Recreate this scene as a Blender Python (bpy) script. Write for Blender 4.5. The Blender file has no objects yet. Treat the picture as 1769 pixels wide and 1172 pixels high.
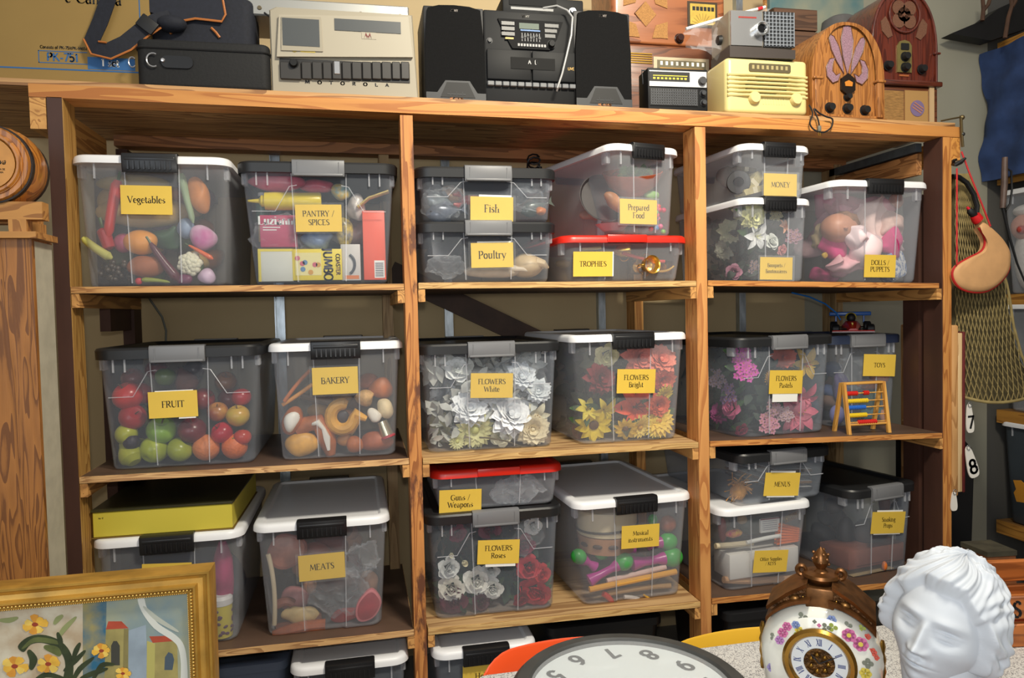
import bpy, math, random
import numpy as np
from mathutils import Vector, Matrix, Euler
random.seed(7)
SC = bpy.context.scene
COL = SC.collection
PI = math.pi
def R(d): return math.radians(d)

# ---------------------------------------------------------------- camera
FPX, YAW, PITCH, ROLL = 1262.2172, 0.2061, -0.0372, -0.0224
CAM = Vector((0.827, -2.2622, 1.3947))
_fw = Vector((math.sin(YAW)*math.cos(PITCH), math.cos(YAW)*math.cos(PITCH), math.sin(PITCH)))
_rt = Vector((math.cos(YAW), -math.sin(YAW), 0.0))
_up = _rt.cross(_fw)
_rr = _rt*math.cos(ROLL) + _up*math.sin(ROLL)
_uu = -_rt*math.sin(ROLL) + _up*math.cos(ROLL)
cd = bpy.data.cameras.new('camera')
cd.sensor_width = 36.0; cd.lens = FPX/1769*36.0; cd.clip_start = 0.05; cd.clip_end = 60
cam = bpy.data.objects.new('camera', cd); COL.objects.link(cam)
mw = Matrix((_rr, _uu, -_fw)).transposed().to_4x4(); mw.translation = CAM
cam.matrix_world = mw
SC.camera = cam

# ---------------------------------------------------------------- light and exposure
SC.view_settings.view_transform = 'Standard'; SC.view_settings.look = 'None'
SC.view_settings.gamma = 1.0; SC.view_settings.use_curve_mapping = False
SC.view_settings.exposure = 0.0
SC.cycles.transparent_max_bounces = 40
SC.cycles.max_bounces = 8
SC.cycles.sample_clamp_indirect = 6.0
W = bpy.data.worlds.new('world'); SC.world = W; W.use_nodes = True
W.node_tree.nodes['Background'].inputs[0].default_value = (1.0, 0.97, 0.92, 1)
W.node_tree.nodes['Background'].inputs[1].default_value = 0.47
def area(name, loc, target, sx, sy, power, col):
    d = bpy.data.lights.new(name, 'AREA'); d.shape = 'RECTANGLE'; d.size = sx; d.size_y = sy
    d.energy = power; d.color = col
    o = bpy.data.objects.new(name, d); COL.objects.link(o); o.location = loc
    o.rotation_euler = (Vector(target)-Vector(loc)).to_track_quat('-Z', 'Y').to_euler()
    return o
k_ = area('ceiling_lamp', (1.75, -1.75, 3.3), (1.6, 0.25, 1.45), 0.55, 0.3, 44, (1.0, 0.92, 0.76)); k_.data.spread = R(120)
area('door_daylight', (-1.2, -4.8, 2.0), (1.4, 0.0, 1.2), 2.4, 2.2, 42, (0.80, 0.90, 1.0))
fd = bpy.data.lights.new('camera_flash', 'POINT'); fd.energy = 27; fd.shadow_soft_size = 0.03; fd.color = (1, 0.97, 0.92)
fo = bpy.data.objects.new('camera_flash', fd); COL.objects.link(fo); fo.location = CAM + _uu*0.11 - _fw*0.03

# ---------------------------------------------------------------- pixel helpers (photograph of 1769 x 1172)
def ray(u, v): return _fw + _rr*((u-884.5)/FPX) - _uu*((v-586)/FPX)
def at(u, v, Y=None, X=None, Z=None, D=None):
    d = ray(u, v)
    if Y is not None: t = (Y-CAM.y)/d.y
    elif X is not None: t = (X-CAM.x)/d.x
    elif Z is not None: t = (Z-CAM.z)/d.z
    else: t = D
    return CAM + d*t
def hit(u, v, p, n):
    d = ray(u, v); t = (Vector(p)-CAM).dot(n)/d.dot(n)
    return CAM + d*t
def px_scale(p): return FPX/((Vector(p)-CAM).dot(_fw))      # pixels per metre at a point

# ---------------------------------------------------------------- materials
def lin(c):
    out = []
    for x in c[:3]:
        x /= 255.0
        out.append(x/12.92 if x <= 0.04045 else ((x+0.055)/1.055)**2.4)
    return (*out, 1.0)
_MC = {}
def _new(name):
    m = bpy.data.materials.new(name); m.use_nodes = True
    return m, m.node_tree, m.node_tree.nodes['Principled BSDF']
def M(col, rough=0.5, metal=0.0, var=0.0, scale=25.0, bump=0.0, coat=0.0, stretch=None, name=None, col2=None, spec=0.5, contrast=None):
    key = (tuple(col), rough, metal, var, scale, bump, coat, stretch, col2, spec, contrast)
    if key in _MC: return _MC[key]
    m, nt, b = _new(name or 'paint_%d' % len(_MC))
    c = lin(col)
    b.inputs['Base Color'].default_value = c; b.inputs['Roughness'].default_value = rough
    b.inputs['Metallic'].default_value = metal; b.inputs['Coat Weight'].default_value = coat
    b.inputs['Specular IOR Level'].default_value = spec
    if var or bump or col2:
        tc = nt.nodes.new('ShaderNodeTexCoord'); mp = nt.nodes.new('ShaderNodeMapping')
        nt.links.new(tc.outputs['Object'], mp.inputs['Vector'])
        if stretch: mp.inputs['Scale'].default_value = stretch
        nz = nt.nodes.new('ShaderNodeTexNoise'); nz.inputs['Scale'].default_value = scale; nz.inputs['Detail'].default_value = 5
        nt.links.new(mp.outputs[0], nz.inputs['Vector'])
        if var or col2:
            cr = nt.nodes.new('ShaderNodeValToRGB')
            k = contrast or 0.16
            cr.color_ramp.elements[0].position = 0.5-k; cr.color_ramp.elements[1].position = 0.5+k
            if col2: a, d = lin(col2), c
            else:
                a = tuple(x*(1-var) for x in c[:3])+(1,); d = tuple(min(1, x*(1+var*0.6)) for x in c[:3])+(1,)
            cr.color_ramp.elements[0].color = a; cr.color_ramp.elements[1].color = d
            nt.links.new(nz.outputs['Fac'], cr.inputs[0]); nt.links.new(cr.outputs[0], b.inputs['Base Color'])
        if bump:
            bp = nt.nodes.new('ShaderNodeBump'); bp.inputs['Strength'].default_value = bump; bp.inputs['Distance'].default_value = 0.01
            nt.links.new(nz.outputs['Fac'], bp.inputs['Height']); nt.links.new(bp.outputs[0], b.inputs['Normal'])
    _MC[key] = m
    return m
def wood(axis, col, dark, rough=0.6, ring=14.0, patch=None, patch_amt=0.5, name=None, coat=0.0, seed=0.0):
    """board grain running along one axis; patch = old paint left in flakes"""
    key = ('wood', axis, tuple(col), tuple(dark), ring, patch, patch_amt, coat, seed)
    if key in _MC: return _MC[key]
    m, nt, b = _new(name or 'wood_%d' % len(_MC))
    b.inputs['Roughness'].default_value = rough; b.inputs['Coat Weight'].default_value = coat
    b.inputs['Coat Roughness'].default_value = 0.15
    tc = nt.nodes.new('ShaderNodeTexCoord'); mp = nt.nodes.new('ShaderNodeMapping')
    mp.inputs['Scale'].default_value = {'x': (0.09, 1, 1), 'y': (1, 0.09, 1), 'z': (1, 1, 0.09)}[axis]
    mp.inputs['Location'].default_value = (seed, seed*0.7, seed*1.3)
    nt.links.new(tc.outputs['Object'], mp.inputs['Vector'])
    n1 = nt.nodes.new('ShaderNodeTexNoise'); n1.inputs['Scale'].default_value = ring; n1.inputs['Detail'].default_value = 2; n1.inputs['Distortion'].default_value = 0.6
    nt.links.new(mp.outputs[0], n1.inputs['Vector'])
    mul = nt.nodes.new('ShaderNodeMath'); mul.operation = 'MULTIPLY'; mul.inputs[1].default_value = 9.0
    nt.links.new(n1.outputs['Fac'], mul.inputs[0])
    fr = nt.nodes.new('ShaderNodeMath'); fr.operation = 'FRACT'; nt.links.new(mul.outputs[0], fr.inputs[0])
    n2 = nt.nodes.new('ShaderNodeTexNoise'); n2.inputs['Scale'].default_value = ring*14; n2.inputs['Detail'].default_value = 3
    nt.links.new(mp.outputs[0], n2.inputs['Vector'])
    ad = nt.nodes.new('ShaderNodeMath'); ad.operation = 'MULTIPLY_ADD'; ad.inputs[1].default_value = 0.45
    nt.links.new(n2.outputs['Fac'], ad.inputs[0]); nt.links.new(fr.outputs[0], ad.inputs[2])
    cr = nt.nodes.new('ShaderNodeValToRGB')
    e = cr.color_ramp.elements
    c, d = lin(col), lin(dark)
    e[0].position = 0.25; e[0].color = c
    e[1].position = 1.2 if False else 1.0; e[1].color = tuple(0.75*x+0.25*y for x, y in zip(d, c))
    x = e.new(0.8); x.color = tuple(0.75*p+0.25*q for p, q in zip(c, d))
    nt.links.new(ad.outputs[0], cr.inputs[0])
    out = cr.outputs[0]
    # knots: few dark rounded spots
    if patch:
        n3 = nt.nodes.new('ShaderNodeTexNoise'); n3.inputs['Scale'].default_value = 11; n3.inputs['Detail'].default_value = 6; n3.inputs['Roughness'].default_value = 0.65
        mp2 = nt.nodes.new('ShaderNodeMapping'); mp2.inputs['Scale'].default_value = {'x': (0.3, 1, 1), 'y': (1, 0.3, 1), 'z': (1, 1, 0.3)}[axis]
        nt.links.new(tc.outputs['Object'], mp2.inputs['Vector']); nt.links.new(mp2.outputs[0], n3.inputs['Vector'])
        r3 = nt.nodes.new('ShaderNodeValToRGB'); r3.color_ramp.elements[0].position = 1-patch_amt-0.03; r3.color_ramp.elements[1].position = 1-patch_amt+0.03
        nt.links.new(n3.outputs['Fac'], r3.inputs[0])
        mx = nt.nodes.new('ShaderNodeMix'); mx.data_type = 'RGBA'
        nt.links.new(r3.outputs[0], mx.inputs['Factor']); nt.links.new(out, mx.inputs['A']); mx.inputs['B'].default_value = lin(patch)
        out = mx.outputs['Result']
    nt.links.new(out, b.inputs['Base Color'])
    bp = nt.nodes.new('ShaderNodeBump'); bp.inputs['Strength'].default_value = 0.15; bp.inputs['Distance'].default_value = 0.004
    nt.links.new(ad.outputs[0], bp.inputs['Height']); nt.links.new(bp.outputs[0], b.inputs['Normal'])
    _MC[key] = m
    return m
def clear(col, veil=0.16, rough=0.25, name='clear_plastic', gloss=0.06):
    """thin clear or milky plastic: mostly see-through, a little milky diffuse, a glossy skin"""
    key = ('clear', tuple(col), veil, rough, gloss)
    if key in _MC: return _MC[key]
    m, nt, b = _new(name)
    out = nt.nodes['Material Output']
    b.inputs['Base Color'].default_value = lin(col); b.inputs['Roughness'].default_value = rough
    tr = nt.nodes.new('ShaderNodeBsdfTransparent'); tr.inputs[0].default_value = (0.97, 0.975, 0.98, 1)
    mx = nt.nodes.new('ShaderNodeMixShader')
    lw = nt.nodes.new('ShaderNodeLayerWeight'); lw.inputs[0].default_value = 0.25
    ma = nt.nodes.new('ShaderNodeMath'); ma.operation = 'MULTIPLY_ADD'; ma.inputs[1].default_value = 0.35; ma.inputs[2].default_value = veil
    ma.use_clamp = True
    nt.links.new(lw.outputs['Facing'], ma.inputs[0])
    nt.links.new(ma.outputs[0], mx.inputs[0]); nt.links.new(tr.outputs[0], mx.inputs[1]); nt.links.new(b.outputs[0], mx.inputs[2])
    nt.links.new(mx.outputs[0], out.inputs['Surface'])
    _MC[key] = m
    return m

# ---------------------------------------------------------------- mesh building
class MB:
    def __init__(s): s.v = []; s.f = []; s.mi = []; s.m = 0; s.T = Matrix()
    def move(s, x=0, y=0, z=0, rx=0, ry=0, rz=0, sc=1.0):
        s.T = Matrix.Translation((x, y, z)) @ Euler((R(rx), R(ry), R(rz))).to_matrix().to_4x4() @ Matrix.Diagonal((sc, sc, sc, 1)); return s
    def add(s, vs, fs):
        o = len(s.v); T = s.T
        s.v += [tuple(T @ Vector(p)) for p in vs]
        for f in fs: s.f.append([i+o for i in f]); s.mi.append(s.m)
        return s
    def box(s, x0, x1, y0, y1, z0, z1):
        vs = [(x, y, z) for z in (z0, z1) for y in (y0, y1) for x in (x0, x1)]
        return s.add(vs, [(0, 2, 3, 1), (4, 5, 7, 6), (0, 1, 5, 4), (2, 6, 7, 3), (0, 4, 6, 2), (1, 3, 7, 5)])
    def loft(s, rings, cap0=True, cap1=True, closed=True):
        n = len(rings[0]); vs = [p for r in rings for p in r]; fs = []
        for k in range(len(rings)-1):
            for i in range(n if closed else n-1):
                j = (i+1) % n
                fs.append((k*n+i, k*n+j, (k+1)*n+j, (k+1)*n+i))
        if cap0: fs.append(tuple(range(n-1, -1, -1)))
        if cap1: fs.append(tuple((len(rings)-1)*n+i for i in range(n)))
        return s.add(vs, fs)
    def rbox(s, x0, x1, y0, y1, z0, z1, r=0.01, n=3, e=None):
        """box with rounded upright corners (r) and eased top and bottom edges (e)"""
        e = min(r, 0.5*(z1-z0)) if e is None else e
        rings = []
        lv = [(z0+e-e*math.sin(a), e-e*math.cos(a)) for a in [PI/2*(1-i/n) for i in range(n+1)]] if e > 0 else [(z0, 0)]
        lv += [(z1-e+e*math.sin(a), e-e*math.cos(a)) for a in [PI/2*i/n for i in range(n+1)]] if e > 0 else [(z1, 0)]
        for z, ins in lv:
            rings.append([(x, y, z) for x, y in rrect(x0+ins, x1-ins, y0+ins, y1-ins, max(r-ins, 0.0004), n)])
        return s.loft(rings)
    def lathe(s, prof, n=24, a0=0, a1=2*PI):
        full = abs(a1-a0-2*PI) < 1e-6
        k = n if full else n+1
        rings = [[(max(r, 1e-5)*math.cos(a0+(a1-a0)*i/n), max(r, 1e-5)*math.sin(a0+(a1-a0)*i/n), z) for i in range(k)] for r, z in prof]
        return s.loft(rings, True, True, full)
    def ball(s, c, r, n=16, m=10):
        if not hasattr(r, '__len__'): r = (r, r, r)
        rings = []
        for k in range(m+1):
            a = -PI/2+PI*k/m; cr = max(math.cos(a), 1e-4)
            rings.append([(c[0]+r[0]*cr*math.cos(2*PI*i/n), c[1]+r[1]*cr*math.sin(2*PI*i/n), c[2]+r[2]*math.sin(a)) for i in range(n)])
        return s.loft(rings)
    def tube(s, pts, r, n=8, closed=False, flat=1.0):
        pts = [Vector(p) for p in pts]; K = len(pts); rings = []
        nrm = None
        for k in range(K):
            a = pts[(k-1) % K] if (closed or k > 0) else pts[0]
            b = pts[(k+1) % K] if (closed or k < K-1) else pts[-1]
            t = (b-a).normalized()
            if nrm is None:
                nrm = t.cross(Vector((0, 0, 1)))
                if nrm.length < 0.1: nrm = t.cross(Vector((0, 1, 0)))
            nrm = (nrm - t*nrm.dot(t)).normalized(); bn = t.cross(nrm)
            rr = r[k] if hasattr(r, '__len__') else r
            rings.append([tuple(pts[k]+nrm*(rr*math.cos(2*PI*i/n))+bn*(rr*flat*math.sin(2*PI*i/n))) for i in range(n)])
        if closed: rings.append(rings[0]); return s.loft(rings, False, False)
        return s.loft(rings)
    def prism(s, poly, z0, z1, inset=0.0):
        """polygon in x, y raised from z0 to z1"""
        return s.loft([[(x, y, z0) for x, y in poly], [(x, y, z1) for x, y in poly]])
    def slab(s, poly, y0, y1):
        """polygon in x, z made solid from y0 (front) to y1 (back)"""
        a = [(x, y0, z) for x, z in poly]; b = [(x, y1, z) for x, z in poly]
        return s.loft([a, b])
    def build(s, name, mat=None, parent=None, smooth=True, ang=35, label=None, mats=None):
        me = bpy.data.meshes.new(name); me.from_pydata(s.v, [], s.f)
        for x in (mats or [mat]): me.materials.append(x)
        if mats:
            for p, i in zip(me.polygons, s.mi): p.material_index = i
        bmf(me)
        if smooth:
            for p in me.polygons: p.use_smooth = True
            me.set_sharp_from_angle(angle=R(ang))
        o = bpy.data.objects.new(name, me); COL.objects.link(o)
        if parent is not None: o.parent = parent
        if label: o['label'] = label
        return o
import bmesh
def bmf(me):
    bm = bmesh.new(); bm.from_mesh(me); bmesh.ops.recalc_face_normals(bm, faces=bm.faces); bm.to_mesh(me); bm.free()
def rrect(x0, x1, y0, y1, r, n=3):
    pts = []
    for cx, cy, a0 in ((x1-r, y1-r, 0), (x0+r, y1-r, PI/2), (x0+r, y0+r, PI), (x1-r, y0+r, 1.5*PI)):
        for i in range(n+1):
            a = a0+PI/2*i/n; pts.append((cx+r*math.cos(a), cy+r*math.sin(a)))
    return pts
def arc(cx, cz, r, a0, a1, n, rz=None):
    rz = rz or r
    return [(cx+r*math.cos(R(a0+(a1-a0)*i/n)), cz+rz*math.sin(R(a0+(a1-a0)*i/n))) for i in range(n+1)]
def tag(o, label, cat=None, group=None, kind=None):
    if label: o['label'] = label
    if cat: o['category'] = cat
    if group: o['group'] = group
    if kind: o['kind'] = kind
    return o
def thing(name, label, cat, loc=(0, 0, 0), rz=0.0, group=None, rot=None):
    o = bpy.data.objects.new(name, None); COL.objects.link(o); o.empty_display_size = 0.05
    o.location = loc; o.rotation_euler = rot or (0, 0, R(rz))
    return tag(o, label, cat, group)
def struct(o): o['kind'] = 'structure'; return o
def copy_thing(src, loc=None, rot=None, label=None, group=None, scale=None):
    c = src.copy(); COL.objects.link(c)
    if loc is not None: c.location = loc
    if rot is not None: c.rotation_euler = rot
    if scale is not None: c.scale = (scale,)*3
    if label: c['label'] = label
    if group: c['group'] = group
    for ch in src.children:
        d = ch.copy(); COL.objects.link(d); d.parent = c
        for g in ch.children:
            e = g.copy(); COL.objects.link(e); e.parent = d
    return c
# ---------------------------------------------------------------- lettering: pen-drawn roman letters with thick and thin strokes and serifs
# each glyph: advance width, strokes; a stroke is (weight, serif at start, serif at end, points); weight 1 thick, 0 thin; unit = cap height
def _c(cx, cy, rx, ry, a0, a1, n=10): return [(cx+rx*math.cos(R(a0+(a1-a0)*i/n)), cy+ry*math.sin(R(a0+(a1-a0)*i/n))) for i in range(n+1)]
_XH = 0.66
GL = {
 'A': (.74, [(0,1,0,[(.08,0),(.36,1)]),(1,0,1,[(.36,1),(.66,0)]),(0,0,0,[(.19,.36),(.53,.36)])]),
 'B': (.62, [(1,1,1,[(.12,0),(.12,1)]),(0,0,0,[(.12,1),(.3,1)]+_c(.3,.76,.2,.24,90,-90)+[(.12,.52)]),(1,0,0,_c(.3,.26,.26,.26,85,-85)),(0,0,0,[(.12,0),(.32,0)])]),
 'C': (.72, [(1,0,0,_c(.42,.5,.34,.5,115,250,14)),(0,0,0,_c(.42,.5,.34,.5,115,40)),(0,0,0,_c(.42,.5,.34,.5,250,320))]),
 'D': (.78, [(1,1,1,[(.12,0),(.12,1)]),(0,0,0,[(.12,1),(.3,1)]+_c(.3,.5,.38,.5,90,50,4)),(1,0,0,_c(.3,.5,.38,.5,55,-55,12)),(0,0,0,_c(.3,.5,.38,.5,-50,-90,4)+[(.12,0)])]),
 'E': (.58, [(1,1,1,[(.12,0),(.12,1)]),(0,0,0,[(.12,1),(.46,1),(.47,.88)]),(0,0,0,[(.12,.53),(.4,.53)]),(0,0,0,[(.12,0),(.47,0),(.5,.14)])]),
 'F': (.54, [(1,1,1,[(.12,0),(.12,1)]),(0,0,0,[(.12,1),(.46,1),(.47,.86)]),(0,0,0,[(.12,.52),(.38,.52)])]),
 'G': (.76, [(1,0,0,_c(.42,.5,.34,.5,115,250,14)),(0,0,0,_c(.42,.5,.34,.5,115,42)),(0,0,0,_c(.42,.5,.34,.5,250,305)),(1,0,0,[(.64,.08),(.64,.42)]),(0,0,0,[(.5,.42),(.74,.42)])]),
 'H': (.8, [(1,1,1,[(.14,0),(.14,1)]),(1,1,1,[(.64,0),(.64,1)]),(0,0,0,[(.14,.52),(.64,.52)])]),
 'I': (.3, [(1,1,1,[(.15,0),(.15,1)])]),
 'J': (.36, [(1,0,1,[(.06,-.2),(.16,-.12),(.19,0),(.19,1)])]),
 'K': (.7, [(1,1,1,[(.12,0),(.12,1)]),(0,0,1,[(.14,.46),(.54,1)]),(1,0,0,[(.26,.6),(.66,0)])]),
 'L': (.56, [(1,1,1,[(.12,0),(.12,1)]),(0,0,0,[(.12,0),(.48,0),(.51,.16)])]),
 'M': (.92, [(0,1,0,[(.1,0),(.18,1)]),(1,0,0,[(.18,1),(.46,.1)]),(0,0,0,[(.46,.1),(.75,1)]),(1,0,1,[(.75,1),(.84,0)])]),
 'N': (.8, [(0,1,0,[(.12,0),(.12,1)]),(1,0,0,[(.12,1),(.66,0)]),(0,0,1,[(.66,0),(.66,1)])]),
 'O': (.82, [(1,0,0,_c(.41,.5,.34,.5,110,250,12)),(1,0,0,_c(.41,.5,.34,.5,-70,70,12)),(0,0,0,_c(.41,.5,.34,.5,70,110,4)),(0,0,0,_c(.41,.5,.34,.5,250,290,4))]),
 'P': (.58, [(1,1,1,[(.12,0),(.12,1)]),(0,0,0,[(.12,1),(.28,1)]),(1,0,0,_c(.28,.74,.24,.26,80,-80)),(0,0,0,[(.3,.48),(.12,.46)])]),
 'R': (.66, [(1,1,1,[(.12,0),(.12,1)]),(0,0,0,[(.12,1),(.28,1)]),(1,0,0,_c(.28,.76,.22,.24,80,-80)),(0,0,0,[(.3,.52),(.12,.5)]),(1,0,0,[(.28,.5),(.62,0)])]),
 'S': (.54, [(0,0,0,[(.44,.8),(.42,.92)]+_c(.28,.8,.17,.2,60,120,4)),(1,0,0,_c(.26,.77,.16,.2,120,230,6)+[(.27,.53),(.4,.42)]+_c(.28,.24,.18,.22,40,-60,5)),(0,0,0,_c(.27,.22,.19,.22,-60,-120,4)+[(.1,.2)])]),
 'T': (.66, [(1,1,0,[(.33,0),(.33,1)]),(0,0,0,[(.04,.86),(.06,1),(.6,1),(.62,.86)])]),
 'U': (.76, [(1,0,1,_c(.38,.3,.25,.3,270,180,8)+[(.13,1)]),(0,0,1,_c(.38,.3,.25,.3,270,360,8)+[(.63,1)])]),
 'V': (.7, [(1,1,0,[(.06,1),(.36,0)]),(0,0,1,[(.36,0),(.62,1)])]),
 'W': (1.0, [(1,1,0,[(.06,1),(.3,0)]),(0,0,0,[(.3,0),(.5,.9)]),(1,0,0,[(.5,.9),(.72,0)]),(0,0,1,[(.72,0),(.94,1)])]),
 'X': (.7, [(1,1,1,[(.08,1),(.62,0)]),(0,1,1,[(.08,0),(.6,1)])]),
 'Y': (.66, [(1,1,0,[(.06,1),(.33,.46)]),(0,0,1,[(.33,.46),(.6,1)]),(1,0,1,[(.33,.46),(.33,0)])]),
 'Z': (.64, [(0,0,0,[(.08,.86),(.08,1),(.56,1)]),(1,0,0,[(.56,1),(.06,0)]),(0,0,0,[(.06,0),(.58,0),(.58,.14)])]),
 'a': (.5, [(0,0,0,[(.1,.52)]+_c(.22,.5,.14,.16,120,30,6)),(1,0,0,[(.36,.5),(.36,.06),(.44,0)]),(1,0,0,_c(.22,.19,.15,.19,140,270,8)),(0,0,0,[(.36,.4),(.12,.32)]),(0,0,0,_c(.22,.19,.15,.19,270,345,4))]),
 'b': (.54, [(1,0,1,[(.1,.02),(.1,1.05)]),(0,0,0,_c(.27,.33,.19,.33,160,85,5)),(1,0,0,_c(.27,.33,.19,.33,85,-85,10)),(0,0,0,_c(.27,.33,.19,.33,-85,-150,5))]),
 'c': (.44, [(1,0,0,_c(.26,.33,.19,.33,110,260,10)),(0,0,0,_c(.26,.33,.19,.33,110,45,4)),(0,0,0,_c(.26,.33,.19,.33,260,315,4))]),
 'd': (.56, [(1,0,1,[(.44,0),(.44,1.05)]),(1,0,0,_c(.26,.33,.19,.33,95,265,10)),(0,0,0,_c(.26,.33,.19,.33,95,20,4)),(0,0,0,_c(.26,.33,.19,.33,265,340,4))]),
 'e': (.48, [(1,0,0,_c(.26,.33,.19,.33,95,265,10)),(0,0,0,_c(.26,.33,.19,.33,95,10,5)+[(.09,.37)]),(0,0,0,_c(.26,.33,.19,.33,265,320,4))]),
 'f': (.34, [(1,1,0,[(.15,0),(.15,.86)]),(0,0,0,_c(.27,.86,.12,.18,180,60,6)),(0,0,0,[(.04,.64),(.3,.64)])]),
 'g': (.5, [(1,0,0,_c(.22,.44,.15,.21,90,270,8)),(1,0,0,_c(.22,.44,.15,.21,-90,90,8)),(0,0,0,[(.34,.6),(.46,.66)]),(0,0,0,[(.16,.24),(.1,.14),(.2,.07),(.36,.04)]),(1,0,0,_c(.24,-.14,.19,.17,80,-60,7)),(0,0,0,_c(.24,-.14,.19,.17,300,110,9))]),
 'h': (.58, [(1,1,1,[(.12,0),(.12,1.05)]),(0,0,0,_c(.28,.44,.16,.22,175,60,6)),(1,0,1,[(.43,.5),(.44,.4),(.44,0)])]),
 'i': (.28, [(1,1,1,[(.14,0),(.14,.66)]),(1,0,0,[(.13,.86),(.15,.94)])]),
 'k': (.54, [(1,1,1,[(.12,0),(.12,1.05)]),(0,0,1,[(.14,.3),(.42,.66)]),(1,0,0,[(.22,.4),(.5,0)])]),
 'l': (.28, [(1,1,1,[(.14,0),(.14,1.05)])]),
 'm': (.86, [(1,1,1,[(.12,0),(.12,.66)]),(0,0,0,_c(.27,.44,.15,.22,175,60,6)),(1,1,0,[(.42,0),(.42,.48)]),(0,0,0,_c(.57,.44,.15,.22,175,60,6)),(1,1,0,[(.72,0),(.72,.48)])]),
 'n': (.58, [(1,1,1,[(.12,0),(.12,.66)]),(0,0,0,_c(.28,.44,.16,.22,175,60,6)),(1,1,0,[(.44,0),(.44,.46)])]),
 'o': (.54, [(1,0,0,_c(.27,.33,.19,.33,105,255,10)),(1,0,0,_c(.27,.33,.19,.33,-75,75,10)),(0,0,0,_c(.27,.33,.19,.33,75,105,3)),(0,0,0,_c(.27,.33,.19,.33,255,285,3))]),
 'p': (.56, [(1,1,1,[(.12,-.3),(.12,.66)]),(0,0,0,_c(.28,.33,.19,.33,150,85,5)),(1,0,0,_c(.28,.33,.19,.33,85,-85,10)),(0,0,0,_c(.28,.33,.19,.33,-85,-150,5))]),
 'q': (.56, [(1,1,0,[(.44,-.3),(.44,.66)]),(1,0,0,_c(.26,.33,.19,.33,95,265,10)),(0,0,0,_c(.26,.33,.19,.33,95,20,4)),(0,0,0,_c(.26,.33,.19,.33,265,340,4))]),
 'r': (.42, [(1,1,1,[(.12,0),(.12,.66)]),(0,0,0,_c(.27,.44,.15,.22,170,80,5)+[(.37,.58)])]),
 's': (.42, [(0,0,0,[(.34,.56)]+_c(.21,.5,.13,.16,50,130,5)),(1,0,0,[(.09,.5),(.13,.4),(.29,.28),(.34,.17),(.28,.05)]),(0,0,0,[(.28,.05),(.2,0),(.1,.05),(.08,.14)])]),
 't': (.36, [(1,0,0,[(.14,.9),(.14,.12),(.2,.02),(.32,.06)]),(0,0,0,[(.03,.64),(.31,.64)])]),
 'u': (.58, [(1,0,1,[(.26,0),(.16,.06),(.13,.2),(.13,.66)]),(0,0,0,[(.26,0),(.36,.06),(.44,.2)]),(1,0,1,[(.44,0),(.44,.66)])]),
 'v': (.52, [(1,1,0,[(.06,.66),(.27,0)]),(0,0,1,[(.27,0),(.47,.66)])]),
 'y': (.52, [(1,1,0,[(.06,.66),(.28,.04)]),(0,0,1,[(.12,-.3),(.2,-.22),(.47,.66)])]),
 'z': (.46, [(0,0,0,[(.06,.56),(.07,.66),(.4,.66)]),(1,0,0,[(.4,.66),(.06,0)]),(0,0,0,[(.06,0),(.41,0),(.42,.1)])]),
 'w': (.78, [(1,1,0,[(.05,.66),(.24,0)]),(0,0,0,[(.24,0),(.39,.6)]),(1,0,0,[(.39,.6),(.56,0)]),(0,0,1,[(.56,0),(.73,.66)])]),
 '/': (.46, [(0,0,0,[(.06,-.1),(.4,1.05)])]), '-': (.4, [(1,0,0,[(.06,.36),(.34,.36)])]), '.': (.22, [(1,0,0,[(.1,0),(.12,.06)])]), ' ': (.34, []),
 '(': (.34, [(0,0,0,_c(.36,.4,.26,.6,130,230))]), ')': (.34, [(0,0,0,_c(0,.4,.26,.6,50,-50))]),
 '0': (.58, [(1,0,0,_c(.29,.5,.22,.5,0,360,20))]),
 '1': (.4, [(1,0,0,[(.22,0),(.22,1)]),(0,0,0,[(.22,1),(.08,.84)])]),
 '2': (.56, [(1,0,0,[(.08,.74)]+_c(.28,.74,.2,.26,170,-20,8)+[(.06,0)]),(1,0,0,[(.06,0),(.5,0)])]),
 '3': (.56, [(1,0,0,_c(.26,.76,.2,.24,150,-80,9)),(1,0,0,_c(.26,.26,.23,.26,80,-150,10))]),
 '4': (.58, [(1,0,0,[(.42,0),(.42,1),(.05,.3),(.55,.3)])]),
 '5': (.56, [(1,0,0,[(.46,1),(.14,1),(.1,.56)]+_c(.27,.32,.22,.3,120,-150,10))]),
 '6': (.58, [(1,0,0,_c(.3,.3,.22,.3,0,360,16)),(1,0,0,[(.08,.34),(.14,.7),(.3,.92),(.46,.98)])]),
 '7': (.54, [(1,0,0,[(.05,1),(.5,1),(.2,0)])]),
 '8': (.58, [(1,0,0,_c(.29,.74,.19,.25,0,360,16)),(1,0,0,_c(.29,.26,.23,.26,0,360,16))]),
 '9': (.58, [(1,0,0,_c(.28,.7,.22,.3,0,360,16)),(1,0,0,[(.5,.66),(.44,.3),(.28,.08),(.12,.02)])]),
}
def text_width(t, h): return sum(GL[c][0] for c in t)*h
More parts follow.
